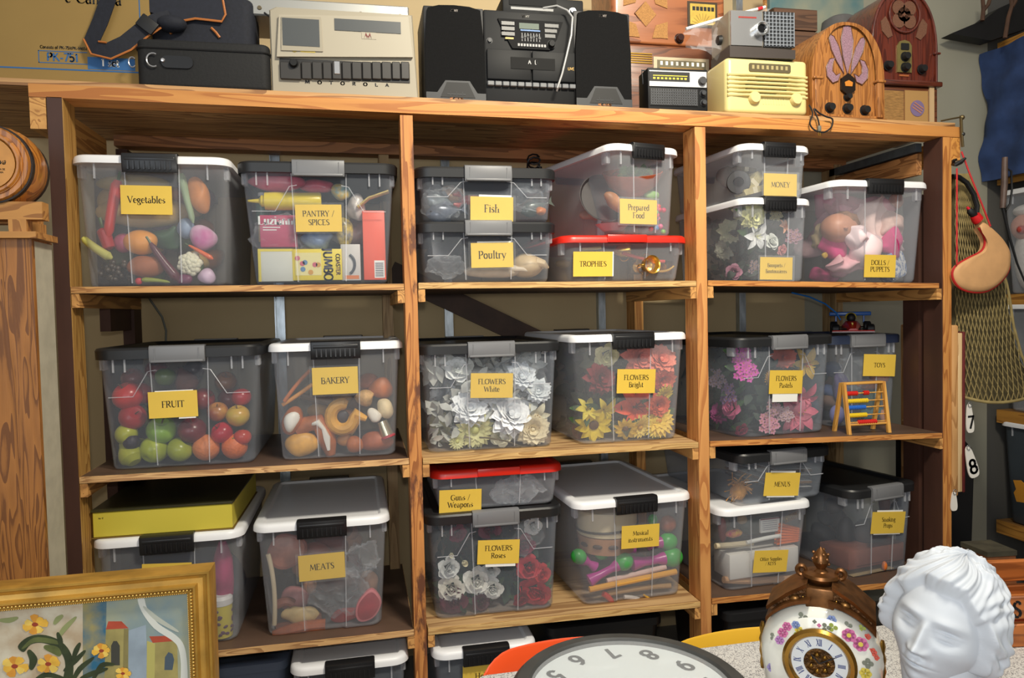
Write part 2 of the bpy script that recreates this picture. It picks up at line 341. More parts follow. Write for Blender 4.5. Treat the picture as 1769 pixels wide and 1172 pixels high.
def text_mesh(mb, t, h, x=0.0, z=0.0, y=0.0, th=0.0003, weight=0.13, thin=0.06, serif=0.10, align='c', slant=0.0, track=0.0, sx=1.16, normal=-1):
    """letters in the x-z plane facing -y, baseline at z"""
    wd = (sum(GL[c][0] for c in t)+track*(len(t)-1))*h*sx
    cx = x-wd/2 if align == 'c' else x
    def bar(pts, w):
        n = len(pts)
        for k in range(n-1):
            (ax, az), (bx, bz) = pts[k], pts[k+1]
            dx, dz = bx-ax, bz-az; L = math.hypot(dx, dz)
            if L < 1e-6: continue
            ex, ez = dx/L*w*0.3, dz/L*w*0.3
            if k > 0: ax -= ex; az -= ez
            if k < n-2: bx += ex; bz += ez
            nx, nz = -dz/L*w/2, dx/L*w/2
            poly = [(ax+nx, az+nz), (bx+nx, bz+nz), (bx-nx, bz-nz), (ax-nx, az-nz)]
            mb.add([(cx+(p+slant*q)*h*sx, y, z+q*h) for p, q in poly], [(0, 1, 2, 3)])
            y_off[0] = 0
    y_off = [0]
    for c in t:
        adv, st = GL[c]
        for wt, s0, s1, pts in st:
            bar(pts, weight if wt else thin)
            if serif:
                for flag, p in ((s0, pts[0]), (s1, pts[-1])):
                    if flag: bar([(p[0]-serif-(0.02 if wt else 0), p[1]), (p[0]+serif+(0.02 if wt else 0), p[1])], 0.05)
        cx += (adv+track)*h*sx
    return mb
INK = M((38, 30, 20), 0.6)
def lettering(parent, lines, h, gap, mat=None, y=-0.0006, x=0.0, z=0.0, name='lettering', **k):
    """lines stacked and centred round z"""
    mb = MB(); n = len(lines)
    for i, t in enumerate(lines):
        text_mesh(mb, t, h, x, z+((n-1)/2-i)*gap-h*0.45, y, **k)
    return mb.build(name, mat or INK, parent, smooth=False)
# ---------------------------------------------------------------- room shell
PINE = ((204, 150, 84), (138, 84, 34)); PINE2 = ((228, 164, 80), (168, 92, 28)); PLY = ((226, 182, 122), (160, 108, 60))
def WX(s=0, c=PINE): return wood('x', *c, seed=s)
def WY(s=0, c=PINE): return wood('y', *c, seed=s)
def WZ(s=0, c=PINE): return wood('z', *c, seed=s)
BROWN = M((74, 46, 36), 0.6, var=0.25, scale=9, bump=0.1, stretch=(1, 1, .3))
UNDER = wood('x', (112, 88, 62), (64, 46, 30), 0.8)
STAIN = M((92, 72, 60), 0.45, var=0.3, scale=6, stretch=(.4, 1, 1))
WALLC = M((152, 145, 124), 0.85, var=0.07, scale=2.5, bump=0.04, stretch=(1, 1, .5))
struct(MB().box(-4, 6, -5, 1.2, -0.05, 0).build('floor', M((120, 116, 110), 0.7, var=0.2, scale=3), smooth=False))
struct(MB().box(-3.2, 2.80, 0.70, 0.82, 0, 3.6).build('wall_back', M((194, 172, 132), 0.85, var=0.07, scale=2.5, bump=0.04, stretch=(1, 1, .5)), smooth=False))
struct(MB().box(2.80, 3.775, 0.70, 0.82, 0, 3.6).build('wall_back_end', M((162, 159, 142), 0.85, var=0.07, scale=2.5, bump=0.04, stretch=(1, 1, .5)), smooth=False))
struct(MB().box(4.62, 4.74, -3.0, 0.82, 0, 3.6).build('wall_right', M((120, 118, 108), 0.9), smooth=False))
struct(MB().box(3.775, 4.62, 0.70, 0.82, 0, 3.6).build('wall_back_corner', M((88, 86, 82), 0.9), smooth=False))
struct(MB().box(-3.2, -3.05, -3.0, 0.7, 0, 3.6).build('wall_left', WALLC, smooth=False))

# ---------------------------------------------------------------- the wooden shelving
X1, X2, X3, X4 = 0.0, 0.968, 1.933, 2.888
def topz(x): return 2.0725-0.0103*x
SHELF = {1: [(.040, .966, 1.492, 1.488), (1.010, 1.931, 1.490, 1.484), (1.974, 2.873, 1.485, 1.463)],
         2: [(.040, .966, .954, .949), (1.009, 1.931, .946, .943), (1.974, 2.886, .943, .920)],
         3: [(.040, .967, .412, .410), (1.011, 1.931, .407, .398), (1.974, 2.886, .404, .385)]}
def shelfz(row, x):
    for x0, x1, a, b in SHELF[row]:
        if x <= x1+0.02: return a+(b-a)*(x-x0)/(x1-x0)
    return SHELF[row][-1][3]
def plank(x0, x1, y0, y1, zl, zr, th, e=0.0):
    """a board whose top runs from zl to zr"""
    mb = MB()
    mb.loft([[(x, y0, z-th), (x, y1, z-th), (x, y1, z), (x, y0, z)] for x, z in ((x0, zl), (x1, zr))])
    return mb
SH = thing('wooden_shelving', 'long wooden shelving of pine posts and plywood shelves holding rows of storage bins', 'shelving', (0, 0, 0))
MB().box(X1, X1+.038, 0, .089, 0, 2.018).build('post', None, SH, mats=[BROWN], smooth=False, label='pine post with its front painted dark brown')
MB().box(X1+.0382, X1+.0402, .001, .089, 0, 2.018).build('post_facing', WZ(1, ((184, 140, 74), (128, 86, 34))), SH, smooth=False)
MB().box(X2, X2+.038, 0, .089, 0, 2.000).build('post', wood('z', (206, 140, 76), (128, 66, 26), patch=(104, 62, 40), patch_amt=0.46), SH, smooth=False, label='worn pine post with flaking brown paint')
MB().box(X3, X3+.038, 0, .089, 0, 1.993).build('post', WZ(3, ((210, 150, 86), (164, 98, 48))), SH, smooth=False)
MB().box(X4+.003, X4+.038, 0, .089, 0, 1.985).build('post', WZ(4, ((204, 140, 72), (148, 84, 34))), SH, smooth=False)
MB().box(X4-.001, X4+.003, 0.002, .089, 0, 1.985).build('post_facing', BROWN, SH, smooth=False)
for x, c in ((X1+.006, BROWN), (X2-.05, WZ(5, ((176, 146, 104), (120, 92, 58)))), (X3+.0, WZ(6)), (X4-.03, WZ(7, ((176, 146, 104), (120, 92, 58))))):
    MB().box(x, x+.038, .565, .654, 0, 2.0).build('rear_post', c, SH, smooth=False)
MB().box(X1+.003, X1+.035, .34, .56, 1.36, 1.93).build('dark_end_filler', BROWN, SH, smooth=False)  # invented panel in the open end; its dark brown stands in for shade
MB().box(X1+.003, X1+.035, .34, .56, .30, 1.30).build('dark_end_filler', BROWN, SH, smooth=False)  # lower invented panel, dark in place of the deep shade beside the bins
MB().box(X4+.004, X4+.036, .12, .20, .3, 1.8).build('dark_end_filler', BROWN, SH, smooth=False)
# beams and top
plank(-.044, 2.965, 0, .089, 2.0535, 2.0225, .0365).build('front_beam', wood('x', (200, 138, 70), (160, 92, 38), ring=11), SH, smooth=False)
plank(X1, 2.92, .570, .64, 2.053, 2.022, .040).build('rear_beam', wood('x', (172, 116, 70), (110, 66, 34)), SH, smooth=False)
plank(-.42, 2.955, .014, .66, 2.0730, 2.0405, .0185).build('top_board', wood('x', (196, 152, 100), (120, 78, 44)), SH, smooth=False)
MB().box(-.044, -.003, 0.002, .5, 1.930, 2.0165).build('side_rail', wood('y', (214, 160, 90), (150, 96, 44)), SH, smooth=False)
MB().box(2.928, 2.965, 0.002, .6, 1.905, 1.985).build('side_rail', wood('y', (214, 150, 72), (150, 90, 36)), SH, smooth=False)
MB().box(2.862, 2.885, .095, .60, 1.868, 1.945).build('inner_rail', wood('y', (176, 124, 74), (104, 62, 30)), SH, smooth=False)
MB().box(2.858, 2.885, .095, .60, 1.953, 1.984).build('angle_bar', M((96, 108, 116), 0.4, 0.6, var=.2), SH, smooth=False)
for row in (1, 2, 3):
    for i, (x0, x1, a, b) in enumerate(SHELF[row]):
        col = [((210, 160, 98), (140, 88, 46)), ((216, 178, 116), (160, 116, 66)), ((208, 144, 76), (148, 84, 36))][i]
        if row > 1 and i == 0: col = ((222, 178, 122), (146, 100, 62))
        # plywood: pale edge, with a worn stained or bare upper face
        mb = MB()
        mb.loft([[(x, -.001, z-.018), (x, .62, z-.018), (x, .62, z), (x, -.001, z)] for x, z in ((x0, a), (x1, b))])
        sb = mb.build('shelf', wood('x', *col, ring=30, seed=row*3+i), SH, smooth=False)
        top = MB(); top.loft([[(x, .004, z+.0002), (x, .615, z+.0002), (x, .615, z+.0008), (x, .004, z+.0008)] for x, z in ((x0+.002, a), (x1-.002, b))])
        top.build('shelf_surface', STAIN if i != 1 else wood('x', (196, 160, 112), (130, 92, 56), ring=8, seed=i), sb, smooth=False)
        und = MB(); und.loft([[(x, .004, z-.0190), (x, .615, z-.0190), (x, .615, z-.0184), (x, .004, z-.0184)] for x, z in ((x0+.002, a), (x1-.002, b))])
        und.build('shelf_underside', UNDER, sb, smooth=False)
        cw = .021
        for k, (cx, z) in enumerate(((x0-.001, a), (x1-cw+.001 if i < 2 else x1-cw+.013, b))):
            h = .039
            MB().box(cx, cx+cw, .001, .60, z-.0195-h, z-.0195).build('cleat', WY(row+k+i, ((216, 160, 92), (140, 92, 48))), SH, smooth=False)
# board nailed diagonally behind the middle bay
p0, p1 = at(722, 492, Y=.672), at(945, 597, Y=.672)
dv = (p1-p0).normalized(); nv = Vector((-dv.z, 0, dv.x))
if nv.z < 0: nv = -nv
mb = MB(); hw = .043
mb.loft([[tuple(p+nv*s+Vector((0, o, 0))) for s, o in ((-hw, -.012), (hw, -.012), (hw, .012), (-hw, .012))] for p in (p0-dv*.12, p1+dv*.5)])
mb.build('diagonal_brace', M((72, 50, 38), .6, var=.25, scale=12), SH, smooth=False)
GALV = M((178, 188, 196), 0.32, 0.85, var=0.25, scale=60, stretch=(1, 1, .25))
for i, u in enumerate((483, 777, 1043, 1287)):
    p = at(u, 530, Y=.66); w = .016 if i != 3 else .018; zt = 2.03 if i < 3 else 3.2
    s = MB().box(p.x-w, p.x+w, .684, .699, 0, zt).box(p.x-w-.004, p.x-w, .668, .699, 0, zt).build('trim_%d' % (i+1), GALV, smooth=False)
    struct(s); s['label'] = 'galvanised steel stud on the wall'
# grey cable hanging down the wall behind the fruit bin
pts = [at(u, v, Y=.66) for u, v in ((248, 500), (262, 522), (280, 548), (287, 572), (286, 600), (284, 640))]
tag(MB().tube(pts, .004, 8).build('wall_cable', M((110, 112, 104), .5)), 'grey cable hanging down the wall behind the fruit bin', 'cable')

p_ = at(922, 280, Y=.56)
tag(MB().tube([p_+Vector((.022*math.cos(a*.8)*(1+.1*a/6), .012*math.sin(a*.5), .016*math.sin(a*.8)-.002*a+.02)) for a in range(26)], .004, 6).build('coiled_cable', M((18, 18, 20), .5)), 'black coiled cable under the rear beam behind the fish bin', 'cable')
# ---------------------------------------------------------------- storage bins
CLEAR = clear((214, 218, 226), veil=0.076, rough=0.2)
CLEARB = clear((186, 194, 206), veil=0.074, rough=0.18, name='clear_plastic_grey')
RIB = clear((226, 228, 234), veil=0.26, rough=0.25, name='milky_plastic_rib')
WHITE = M((236, 237, 240), 0.38, name='white_plastic'); BLACK = M((26, 26, 28), 0.35, name='black_plastic'); DARK = M((31, 32, 34), 0.42, name='charcoal_plastic')
GREY = M((116, 117, 120), 0.42, name='grey_plastic'); RED = M((214, 40, 26), 0.32, name='red_plastic'); NAVY = M((38, 48, 72), 0.42, name='navy_plastic')
SLATE = M((92, 104, 126), 0.45, name='slate_blue_plastic')
CARD = M((226, 190, 74), 0.55, var=0.05, scale=8, name='yellow_card'); PAPER = M((240, 240, 236), 0.6)
SLEEVE = clear((250, 250, 250), veil=0.03, rough=0.08, name='clear_sleeve')
def bin_outline(w, d, r, rec, pf, n=4):
    """plan outline, counter-clockwise seen from above, with the middle of the front and back set in by rec"""
    hw = w/2; pts = []
    for cx, cy, a0 in ((hw-r, d-r, 0), (-hw+r, d-r, PI/2), (-hw+r, r, PI), (hw-r, r, 1.5*PI)):
        for i in range(n+1):
            a = a0+PI/2*i/n; pts.append((cx+r*math.cos(a), cy+r*math.sin(a)))
        if a0 == 0: pts += [(hw*pf, d), (hw*pf-rec, d-rec), (-hw*pf+rec, d-rec), (-hw*pf, d)]
        if a0 == PI: pts += [(-hw*pf, 0), (-hw*pf+rec, rec), (hw*pf-rec, rec), (hw*pf, 0)]
    return pts
class Bin: pass
BINS = {}
def make_bin(key, label, kind, cx, y0, z0, wl, wb, d, h, yaw=0.0, latch_dx=0.0, body=None, lidm=None, latm=None, lid_lip=None, pf=0.36, name='storage_bin', rear_latch=True):
    B = Bin(); B.w, B.wb, B.d, B.h = wl, wb, d, h; B.kind = kind
    t = thing(name, label, 'storage bin', (cx, y0, z0), yaw, group='plastic storage bins on the shelves'); B.t = t; B.z0 = z0
    B.M = Matrix.Translation((cx, y0, z0)) @ Matrix.Rotation(R(yaw), 4, 'Z')
    lip = lid_lip or {'A': .024, 'B': .034, 'R': .024}[kind]
    hb = h-lip*0.5                      # body reaches up inside the lid
    ov = (wl-wb)/2-.012                 # flare of the body from base to rim
    B.ov = ov
    rad = .035; t_ = .0022
    def ring(z, ins):
        k = z/hb
        o = bin_outline(wb+2*ov*k-2*ins, d-2*ins, max(rad-ins, .004), .006 if kind != 'R' else .003, pf)
        return [(x, y-ov*k*0.55*(1-2*y/d)+ins, z) for x, y in o]
    outer = [ring(0.0, .012), ring(.004, .004), ring(.012, 0.0), ring(hb*.5, 0), ring(hb-.02, 0), ring(hb, 0)]
    inner = [ring(hb, t_), ring(hb-.02, t_), ring(hb*.5, t_), ring(.012, t_), ring(.006, .004+t_), ring(.003, .012+t_)]
    tubm = MB(); tubm.loft(outer+inner)
    yf = lambda z: -ov*.55*z/hb
    B.yf = yf
    # short ribs under the rim, ridges along the set-in middle
    mb = tubm; mb.m = 1
    for s in (-1, 1):
        for fx in ((.66, .80) if kind == 'B' else (.74,)):
            x = s*fx*(wb/2+ov)
            z1, zz = hb-.004, hb-(.055 if h > .22 else .04)
            mb.box(x-.0022, x+.0022, yf(z1)-.0045, yf(z1)+.001, zz, z1)
        for z_a, z_b in ((.01, hb-.01),):
            mb.loft([[(s*pf*(wb/2+ov*z/hb)+q, yf(z)+o, z) for q, o in ((-.0014, -.0010), (.0014, -.0010), (.0014, .002), (-.0014, .002))] for z in (z_a, z_b)])
        if kind == 'B':
            xw = wb/2+ov*.7
            zl, zh = (.60*h, .80*h) if h > .25 else (.45*h, .72*h)
            mb.tube([(s*x_, yf(z)-.0008, z) for x_, z in ((xw-.02, zl), (xw*.60, zl), (xw*.40, zh), (xw*.30, zh+.004))], .0016, 6)
    # corner pads under the rim
    for s in (-1, 1):
        mb.rbox(s*(wb/2+ov-.006)-.008, s*(wb/2+ov-.006)+.008, yf(hb)-.004+.03, yf(hb)+.06, hb-.05, hb-.006, .004, 2)
    mb.build('tub', None, t, mats=[body or (CLEARB if kind == 'B' else CLEAR), RIB])
    # lid
    L = lidm or {'A': WHITE, 'B': DARK, 'R': RED}[kind]
    fy = yf(hb)-.014; ry = d+ov*.55+.014; B.lid_front = fy
    mb = MB(); r2 = .05
    def lring(z, ins): return [(x, y, z) for x, y in rrect(-wl/2+ins, wl/2-ins, fy+ins, ry-ins, max(r2-ins, .012), 6)]
    mb.loft([lring(h-lip, .012), lring(h-lip, 0), lring(h-lip*.45, .001), lring(h-.004, .004), lring(h, .010), lring(h, .028), lring(h-.007, .036), lring(h-.007, .05)] if kind != 'B' else
            [lring(h-lip, .012), lring(h-lip, .001), lring(h-.008, .0), lring(h-.002, .004), lring(h, .012), lring(h, .030), lring(h-.010, .038), lring(h-.010, .05)])
    if kind == 'R':
        for s in (0,): mb.rbox(-.07, .07, fy-.003, fy+.03, h-lip, h+.002, .003, 2)
    mb.build('lid', L, t)
    # latches
    if kind in 'AB':
        lw = (.148 if kind == 'A' else .152); lh = .05 if kind == 'A' else .046
        if h < .22 and kind == 'B': lw, lh = .15, .046
        if wl < .33: lw, lh = .125, .047
        LM = latm or (BLACK if kind == 'A' else GREY)
        for face in ((0, 1) if rear_latch else (0,)):
            mb = MB(); yy = fy if face == 0 else ry; sgn = 1 if face == 0 else -1
            if kind == 'A':
                prof = [(.026, .004), (.0, .006), (-.010, .002), (-.012, -.012), (-.010, -lh+.012), (-.006, -lh), (.0, -lh), (.004, -lh+.01), (.006, -.01), (.026, -.001)]
            else:
                prof = [(.02, .003), (.0, .004), (-.008, .0), (-.010, -.01), (-.010, -lh+.008), (-.007, -lh), (.0, -lh), (.004, -lh+.01), (.004, -.01), (.02, -.002)]
            mb.loft([[(latch_dx+x, yy+sgn*q*k, h+z) for q, z in prof] for x, k in ((-lw/2, .85), (-lw/2+.004, 1), (lw/2-.004, 1), (lw/2, .85))])
            if kind == 'A':
                for i in range(9):
                    x = latch_dx-lw*.38+lw*.76*i/8
                    mb.box(x-.0022, x+.0022, yy-sgn*.0135, yy-sgn*.009, h-lh+.007, h-lh*.38)
                mb.rbox(latch_dx-lw*.46, latch_dx+lw*.46, min(yy-sgn*.0125, yy-sgn*.008), max(yy-sgn*.0125, yy-sgn*.008), h-lh*.36, h-.006, .003, 2)
            else:
                for s in (-1, 1):
                    mb.box(latch_dx+s*(lw/2-.016)-.001, latch_dx+s*(lw/2-.016)+.001, yy-sgn*.0115, yy-sgn*.0095, h-lh+.002, h-.004)
                mb.rbox(latch_dx-lw/2+.004, latch_dx+lw/2-.004, min(yy-sgn*.013, yy-sgn*.008), max(yy-sgn*.013, yy-sgn*.008), h-lh, h-lh+.007, .002, 2)
            lo = mb.build('latch', LM, t)
    BINS[key] = B
    return B
def binpt(B, u, v, depth):
    """world point seen at a pixel, on the plane `depth` behind the front wall of a bin"""
    n = B.M.to_3x3() @ Vector((0, -1, 0)); p = B.M @ Vector((0, depth, 0))
    q = hit(u, v, p, n)
    return q
def card(B, key, lines, tl, tr, bl, h, gap=None, paper=None, sleeve=False, **k):
    """yellow name card on the front of a bin, from the pixels of three of its corners"""
    Mi = B.M.inverted()
    dep = -0.012
    P = [Mi @ binpt(B, *q, dep) for q in (tl, tr, bl)]
    w = (P[1]-P[0]).length; ht = (P[2]-P[0]).length
    ang = math.atan2(P[1].z-P[0].z, P[1].x-P[0].x)
    c = P[0]+(P[1]-P[0])/2+(P[2]-P[0])/2
    zb = max(c.z-ht/2, .01)
    lean = math.atan2(B.ov*.55, B.h)
    yy = B.yf(c.z)-.0055
    mb = MB().box(-w/2, w/2, -.0004, .0004, -ht/2, ht/2)
    cd_ = mb.build('name_card', CARD, B.t, smooth=False)
    cd_.location = (c.x, yy, c.z); cd_.rotation_euler = Euler((lean, -ang, 0))
    if lines:
        lettering(cd_, lines, h, gap or h*1.5, y=-.0009, **k)
    if paper:
        for dx0, dx1, dz0, dz1 in paper:
            MB().box(dx0*w, dx1*w, .0008, .0014, dz0*ht, dz1*ht).build('backing_paper', PAPER, cd_, smooth=False)
    if sleeve:
        MB().box(-w/2-.008, w/2+.008, -.0016, -.0012, -ht/2-.006, ht/2+.006).build('clear_sleeve', SLEEVE, cd_, smooth=False)
    return cd_
S1, S2, S3 = (lambda x: shelfz(1, x)+.001), (lambda x: shelfz(2, x)+.001), (lambda x: shelfz(3, x)+.001)
b = make_bin('veg', 'clear bin of toy vegetables, white lid, on the top shelf by the dark painted post', 'A', .254, .045, S1(.25), .434, .372, .56, .376)
card(b, 'veg', ['Vegetables'], (208, 320), (297, 322), (209, 370), .0185)
b = make_bin('pantry', 'clear bin of grocery packets with dark lid and card reading pantry / spices', 'B', .722, .045, S1(.72), .474, .392, .56, .369)
card(b, 'pantry', ['PANTRY /', 'SPICES'], (510, 354), (590, 354), (511, 401), .0165, .026, sleeve=True)
b = make_bin('poul', 'shallow dark-lidded bin with the card reading poultry, under the fish bin', 'B', 1.237, .045, S1(1.24), .458, .405, .56, .193)
card(b, 'poul', ['Poultry'], (814, 420), (887, 419), (814, 463), .0235, sleeve=True, paper=[(-.35, .45, .4, .56)])
b = make_bin('fish', 'shallow dark-lidded bin with the card reading fish, stacked on the poultry bin', 'B', 1.240, .045, b.z0+.1945, .460, .408, .56, .170)
card(b, 'fish', ['Fish'], (813, 339), (887, 341), (813, 381), .0235, sleeve=True, paper=[(-.3, .46, .4, .58)])
b = make_bin('tro', 'shallow clear bin with red lid and card reading trophies', 'R', 1.700, .05, S1(1.7), .458, .392, .56, .152, yaw=2)
card(b, 'tro', ['TROPHIES'], (991, 435), (1059, 435), (990, 478), .0165, paper=[(.4, .53, -.5, .5)])
b = make_bin('prep', 'tall clear bin with card reading prepared food, standing on the red lid', 'A', 1.775, .055, S1(1.7)+.154, .295, .236, .46, .296, yaw=14)
card(b, 'prep', ['Prepared', 'Food'], (1072, 343), (1136, 346), (1072, 386), .0185, .026, sleeve=True)
b = make_bin('bou', 'clear white-lidded bin of bouquets and boutonnieres under the money bin', 'A', 2.255, .045, S1(2.25), .292, .240, .46, .288, yaw=4)
card(b, 'bou', ['Bouquets /', 'Boutonnieres'], (1315, 444), (1371, 445), (1314, 483), .0125, .0205, sleeve=True)
b = make_bin('money', 'shallow clear bin with the card reading money, stacked on the bouquets bin', 'A', 2.255, .045, b.z0+.2895, .292, .245, .46, .182, yaw=5)
card(b, 'money', ['MONEY'], (1322, 299), (1379, 301), (1320, 338), .0175, sleeve=True)
b = make_bin('doll', 'clear white-lidded bin of dolls and puppets beside the brown end post', 'A', 2.664, .045, S1(2.66), .418, .340, .56, .362, yaw=3)
card(b, 'doll', ['DOLLS /', 'PUPPETS'], (1496, 440), (1550, 441), (1493, 479), .0165, .0235)
b = make_bin('fruit', 'clear bin full of toy fruit with a dark lid and grey latch', 'B', .304, .06, S2(.30), .470, .400, .56, .362)
card(b, 'fruit', ['FRUIT'], (256, 678), (341, 674), (257, 724), .0185, paper=[(-.36, .42, .4, .53), (.1, .45, -.56, -.4)])
b = make_bin('bak', 'clear white-lidded bin of toy bread and pastries with card reading bakery', 'A', .756, .06, S2(.756), .410, .346, .56, .362, yaw=-1)
card(b, 'bak', ['BAKERY'], (539, 636), (618, 633), (540, 683), .0185, sleeve=True)
b = make_bin('white', 'clear dark-lidded bin packed with white artificial flowers', 'B', 1.240, .065, S2(1.24), .474, .410, .56, .352)
card(b, 'white', ['FLOWERS', 'White'], (813, 645), (886, 645), (813, 688), .0165, .0245, sleeve=True)
b = make_bin('bri', 'clear white-lidded bin packed with bright artificial flowers', 'A', 1.718, .065, S2(1.718), .428, .352, .56, .368, yaw=3)
card(b, 'bri', ['FLOWERS', 'Bright'], (1066, 638), (1132, 638), (1065, 680), .0165, .0245)
b = make_bin('pas', 'clear dark-lidded bin packed with pink and lilac artificial flowers', 'B', 2.292, .06, S2(2.29), .440, .372, .54, .353, yaw=9)
card(b, 'pas', ['FLOWERS', 'Pastels'], (1330, 640), (1387, 640), (1328, 681), .0165, .0245, paper=[(-.38, .38, -.85, -.4)])
b = make_bin('toy', 'clear navy-lidded bin with card reading toys, behind the abacus', 'B', 2.715, .20, S2(2.71), .345, .285, .40, .352, yaw=2, lidm=NAVY)
card(b, 'toy', ['TOYS'], (1492, 612), (1547, 613), (1491, 650), .0165)
b = make_bin('hid', 'clear white-lidded bin under the yellow box, behind the gilt picture frame', 'A', .256, .055, S3(.256), .422, .362, .56, .345)
card(b, 'hid', [''], (245, 975), (331, 972), (245, 1020), .0165)
b = make_bin('meat', 'clear white-lidded bin of toy meats with card reading meats', 'A', .698, .055, S3(.698), .414, .346, .56, .356)
card(b, 'meat', ['MEATS'], (515, 961), (595, 953), (517, 1006), .0185, sleeve=True)
b = make_bin('rose', 'clear dark-lidded bin packed with artificial roses, under the red-lidded bin', 'B', 1.240, .055, S3(1.24), .456, .392, .56, .350)
card(b, 'rose', ['FLOWERS', 'Roses'], (826, 934), (898, 932), (824, 976), .0165, .0245, paper=[(-.3, .42, -.62, -.4)])
b = make_bin('guns', 'shallow red-lidded bin with card reading guns / weapons', 'R', 1.255, .06, b.z0+.3515, .440, .382, .54, .134)
card(b, 'guns', ['Guns /', 'Weapons'], (759, 848), (832, 845), (759, 889), .0175, .0235)
b = make_bin('mus', 'clear white-lidded bin of musical instruments and maracas', 'A', 1.718, .06, S3(1.718), .436, .356, .56, .360, yaw=3)
card(b, 'mus', ['Musical', 'instruments'], (1073, 909), (1138, 904), (1073, 949), .0145, .0225)
b = make_bin('off', 'clear white-lidded bin of office supplies under the menus bin', 'A', 2.205, .055, S3(2.2), .385, .300, .54, .300, yaw=5, rear_latch=False)
for o in list(b.t.children):
    if o.name.startswith('latch'): bpy.data.objects.remove(o)
card(b, 'off', ['Office Supplies', '/ KEYS'], (1304, 952), (1362, 950), (1301, 991), .0115, .0165)
b = make_bin('menu', 'shallow dark-lidded bin with card reading menus', 'B', 2.285, .06, b.z0+.3015, .410, .345, .52, .186, yaw=7)
card(b, 'menu', ['MENUS'], (1323, 817), (1383, 817), (1320, 858), .0165, paper=[(-.36, .36, .4, .58), (-.4, .4, -.56, -.4)])
b = make_bin('smo', 'clear dark-lidded bin with card reading smoking props', 'B', 2.700, .085, S3(2.7), .345, .280, .50, .335, yaw=10)
card(b, 'smo', ['Smoking', 'Props'], (1506, 885), (1563, 884), (1505, 923), .0155, .0225, paper=[(-.36, .42, .4, .57), (-.4, .4, -.55, -.4)])
# bins on the floor under the lowest shelf
b = make_bin('low', 'grey-topped clear bin on the floor below the meats bin', 'A', .77, .01, 0, .36, .30, .52, .335, body=CLEARB)
b = make_bin('low2', 'clear bin on the floor with a half hidden name card, behind the orange chair', 'A', 1.19, .0, 0, .34, .29, .52, .335, body=CLEARB)
card(b, 'low2', ['Hol'], (799, 1152), (860, 1146), (800, 1192), .0185)
def low_tub(label, cx, y0, w, d, h, m=SLATE, lm=None):
    t = thing('lidded_tub', label, 'storage tub', (cx, y0, 0), 0, group='opaque tubs on the floor')
    mb = MB(); mb.loft([[(x, y, z) for x, y in rrect(-w/2+i, w/2-i, i, d-i, .03, 4)] for z, i in ((0, .03), (h-.02, .008))])
    mb.build('tub', m, t)
    mb = MB(); mb.loft([[(x, y, z) for x, y in rrect(-w/2+i, w/2-i, i, d-i, .03, 4)] for z, i in ((h-.03, .0), (h-.004, .0), (h, .006), (h, .03), (h-.008, .04))])
    mb.build('lid', lm or m, t)
    return t
low_tub('slate blue lidded tub on the floor by the worn post', .44, .10, .27, .42, .315)
low_tub('black lidded tub on the floor behind the gilt frame', .165, .03, .25, .52, .33, BLACK)
low_tub('black lidded tub on the floor behind the wall clock', 1.63, .10, .42, .5, .32, BLACK)
t = low_tub('black tub with a grey latch on the floor behind the porcelain clock', 2.30, .0, .55, .5, .345, BLACK)
MB().rbox(.10, .22, -.012, .012, .300, .348, .004, 2).build('latch', GREY, t)
# ---------------------------------------------------------------- what the bins hold
def PL(col, rough=.45, **k): return M(col, rough, **k)
def scale_at(p): return 1.0/px_scale(p)
def place(B, u, v, dep):
    p = binpt(B, u, v, dep); return p, scale_at(p)
def clamp(B, p, rx, rz, ry=None):
    """keep a thing of half size rx, rz inside the walls of its bin"""
    q = B.M.inverted() @ Vector(p); hb = B.h
    z = max(q.z, rz+.005); z = min(z, B.h-.012-rz*.8) if B.h-.012-rz*.8 > rz+.005 else z
    hw = B.wb/2+B.ov*max(0, z-rz*.5)/hb-.005-rx
    x = max(-hw, min(hw, q.x)) if hw > 0 else 0
    return B.M @ Vector((x, q.y, z))
def rnd(seed): return random.Random(seed)
def locate(B, u, v, dep, half):
    p = binpt(B, u, v, dep)
    if half:
        Mi = B.M.inverted(); q = Mi @ p
        hw = B.wb/2+B.ov*max(0, q.z)/B.h-.006-half[0]
        for sg in (-1, 1):
            if sg*q.x > hw+.004 and hw > 0:      # seen through a side wall instead of the front
                w_ = Mi @ hit(u, v, B.M @ Vector((sg*hw, 0, q.z)), B.M.to_3x3() @ Vector((1, 0, 0)))
                if dep < w_.y < B.d-.05: p = B.M @ w_
        p = clamp(B, p, *half)
    return p
def put(B, name, label, cat, u, v, dep, group=None, rot=None, half=None):
    p, s = place(B, u, v, dep); p = locate(B, u, v, dep, half)
    yaw = B.t.rotation_euler.z
    t = thing(name, label, cat, p, group=group); t.rotation_euler = rot or (0, 0, yaw)
    return t, s
def single(B, mb, name, label, cat, u, v, dep, mat=None, group=None, rot=None, mats=None, ang=40, half=None):
    p, s = place(B, u, v, dep); p = locate(B, u, v, dep, half)
    o = mb.build(name, mat, None, mats=mats, ang=ang); o.location = p
    o.rotation_euler = rot or (0, 0, B.t.rotation_euler.z)
    return tag(o, label, cat, group)
def noisy(mb_fn, amp, freq, seed):
    """shift the points of a mesh with a smooth random field"""
    mb = mb_fn; r = rnd(seed)
    W_ = [(Vector((r.uniform(-1, 1), r.uniform(-1, 1), r.uniform(-1, 1)))*freq, r.uniform(0, 6.28), Vector((r.uniform(-1, 1), r.uniform(-1, 1), r.uniform(-1, 1)))) for _ in range(7)]
    out = []
    for p in mb.v:
        q = Vector(p); d = Vector()
        for k, ph, dr in W_: d += dr*math.sin(k.dot(q)+ph)
        out.append(tuple(q+d*amp*0.5))
    mb.v = out; return mb
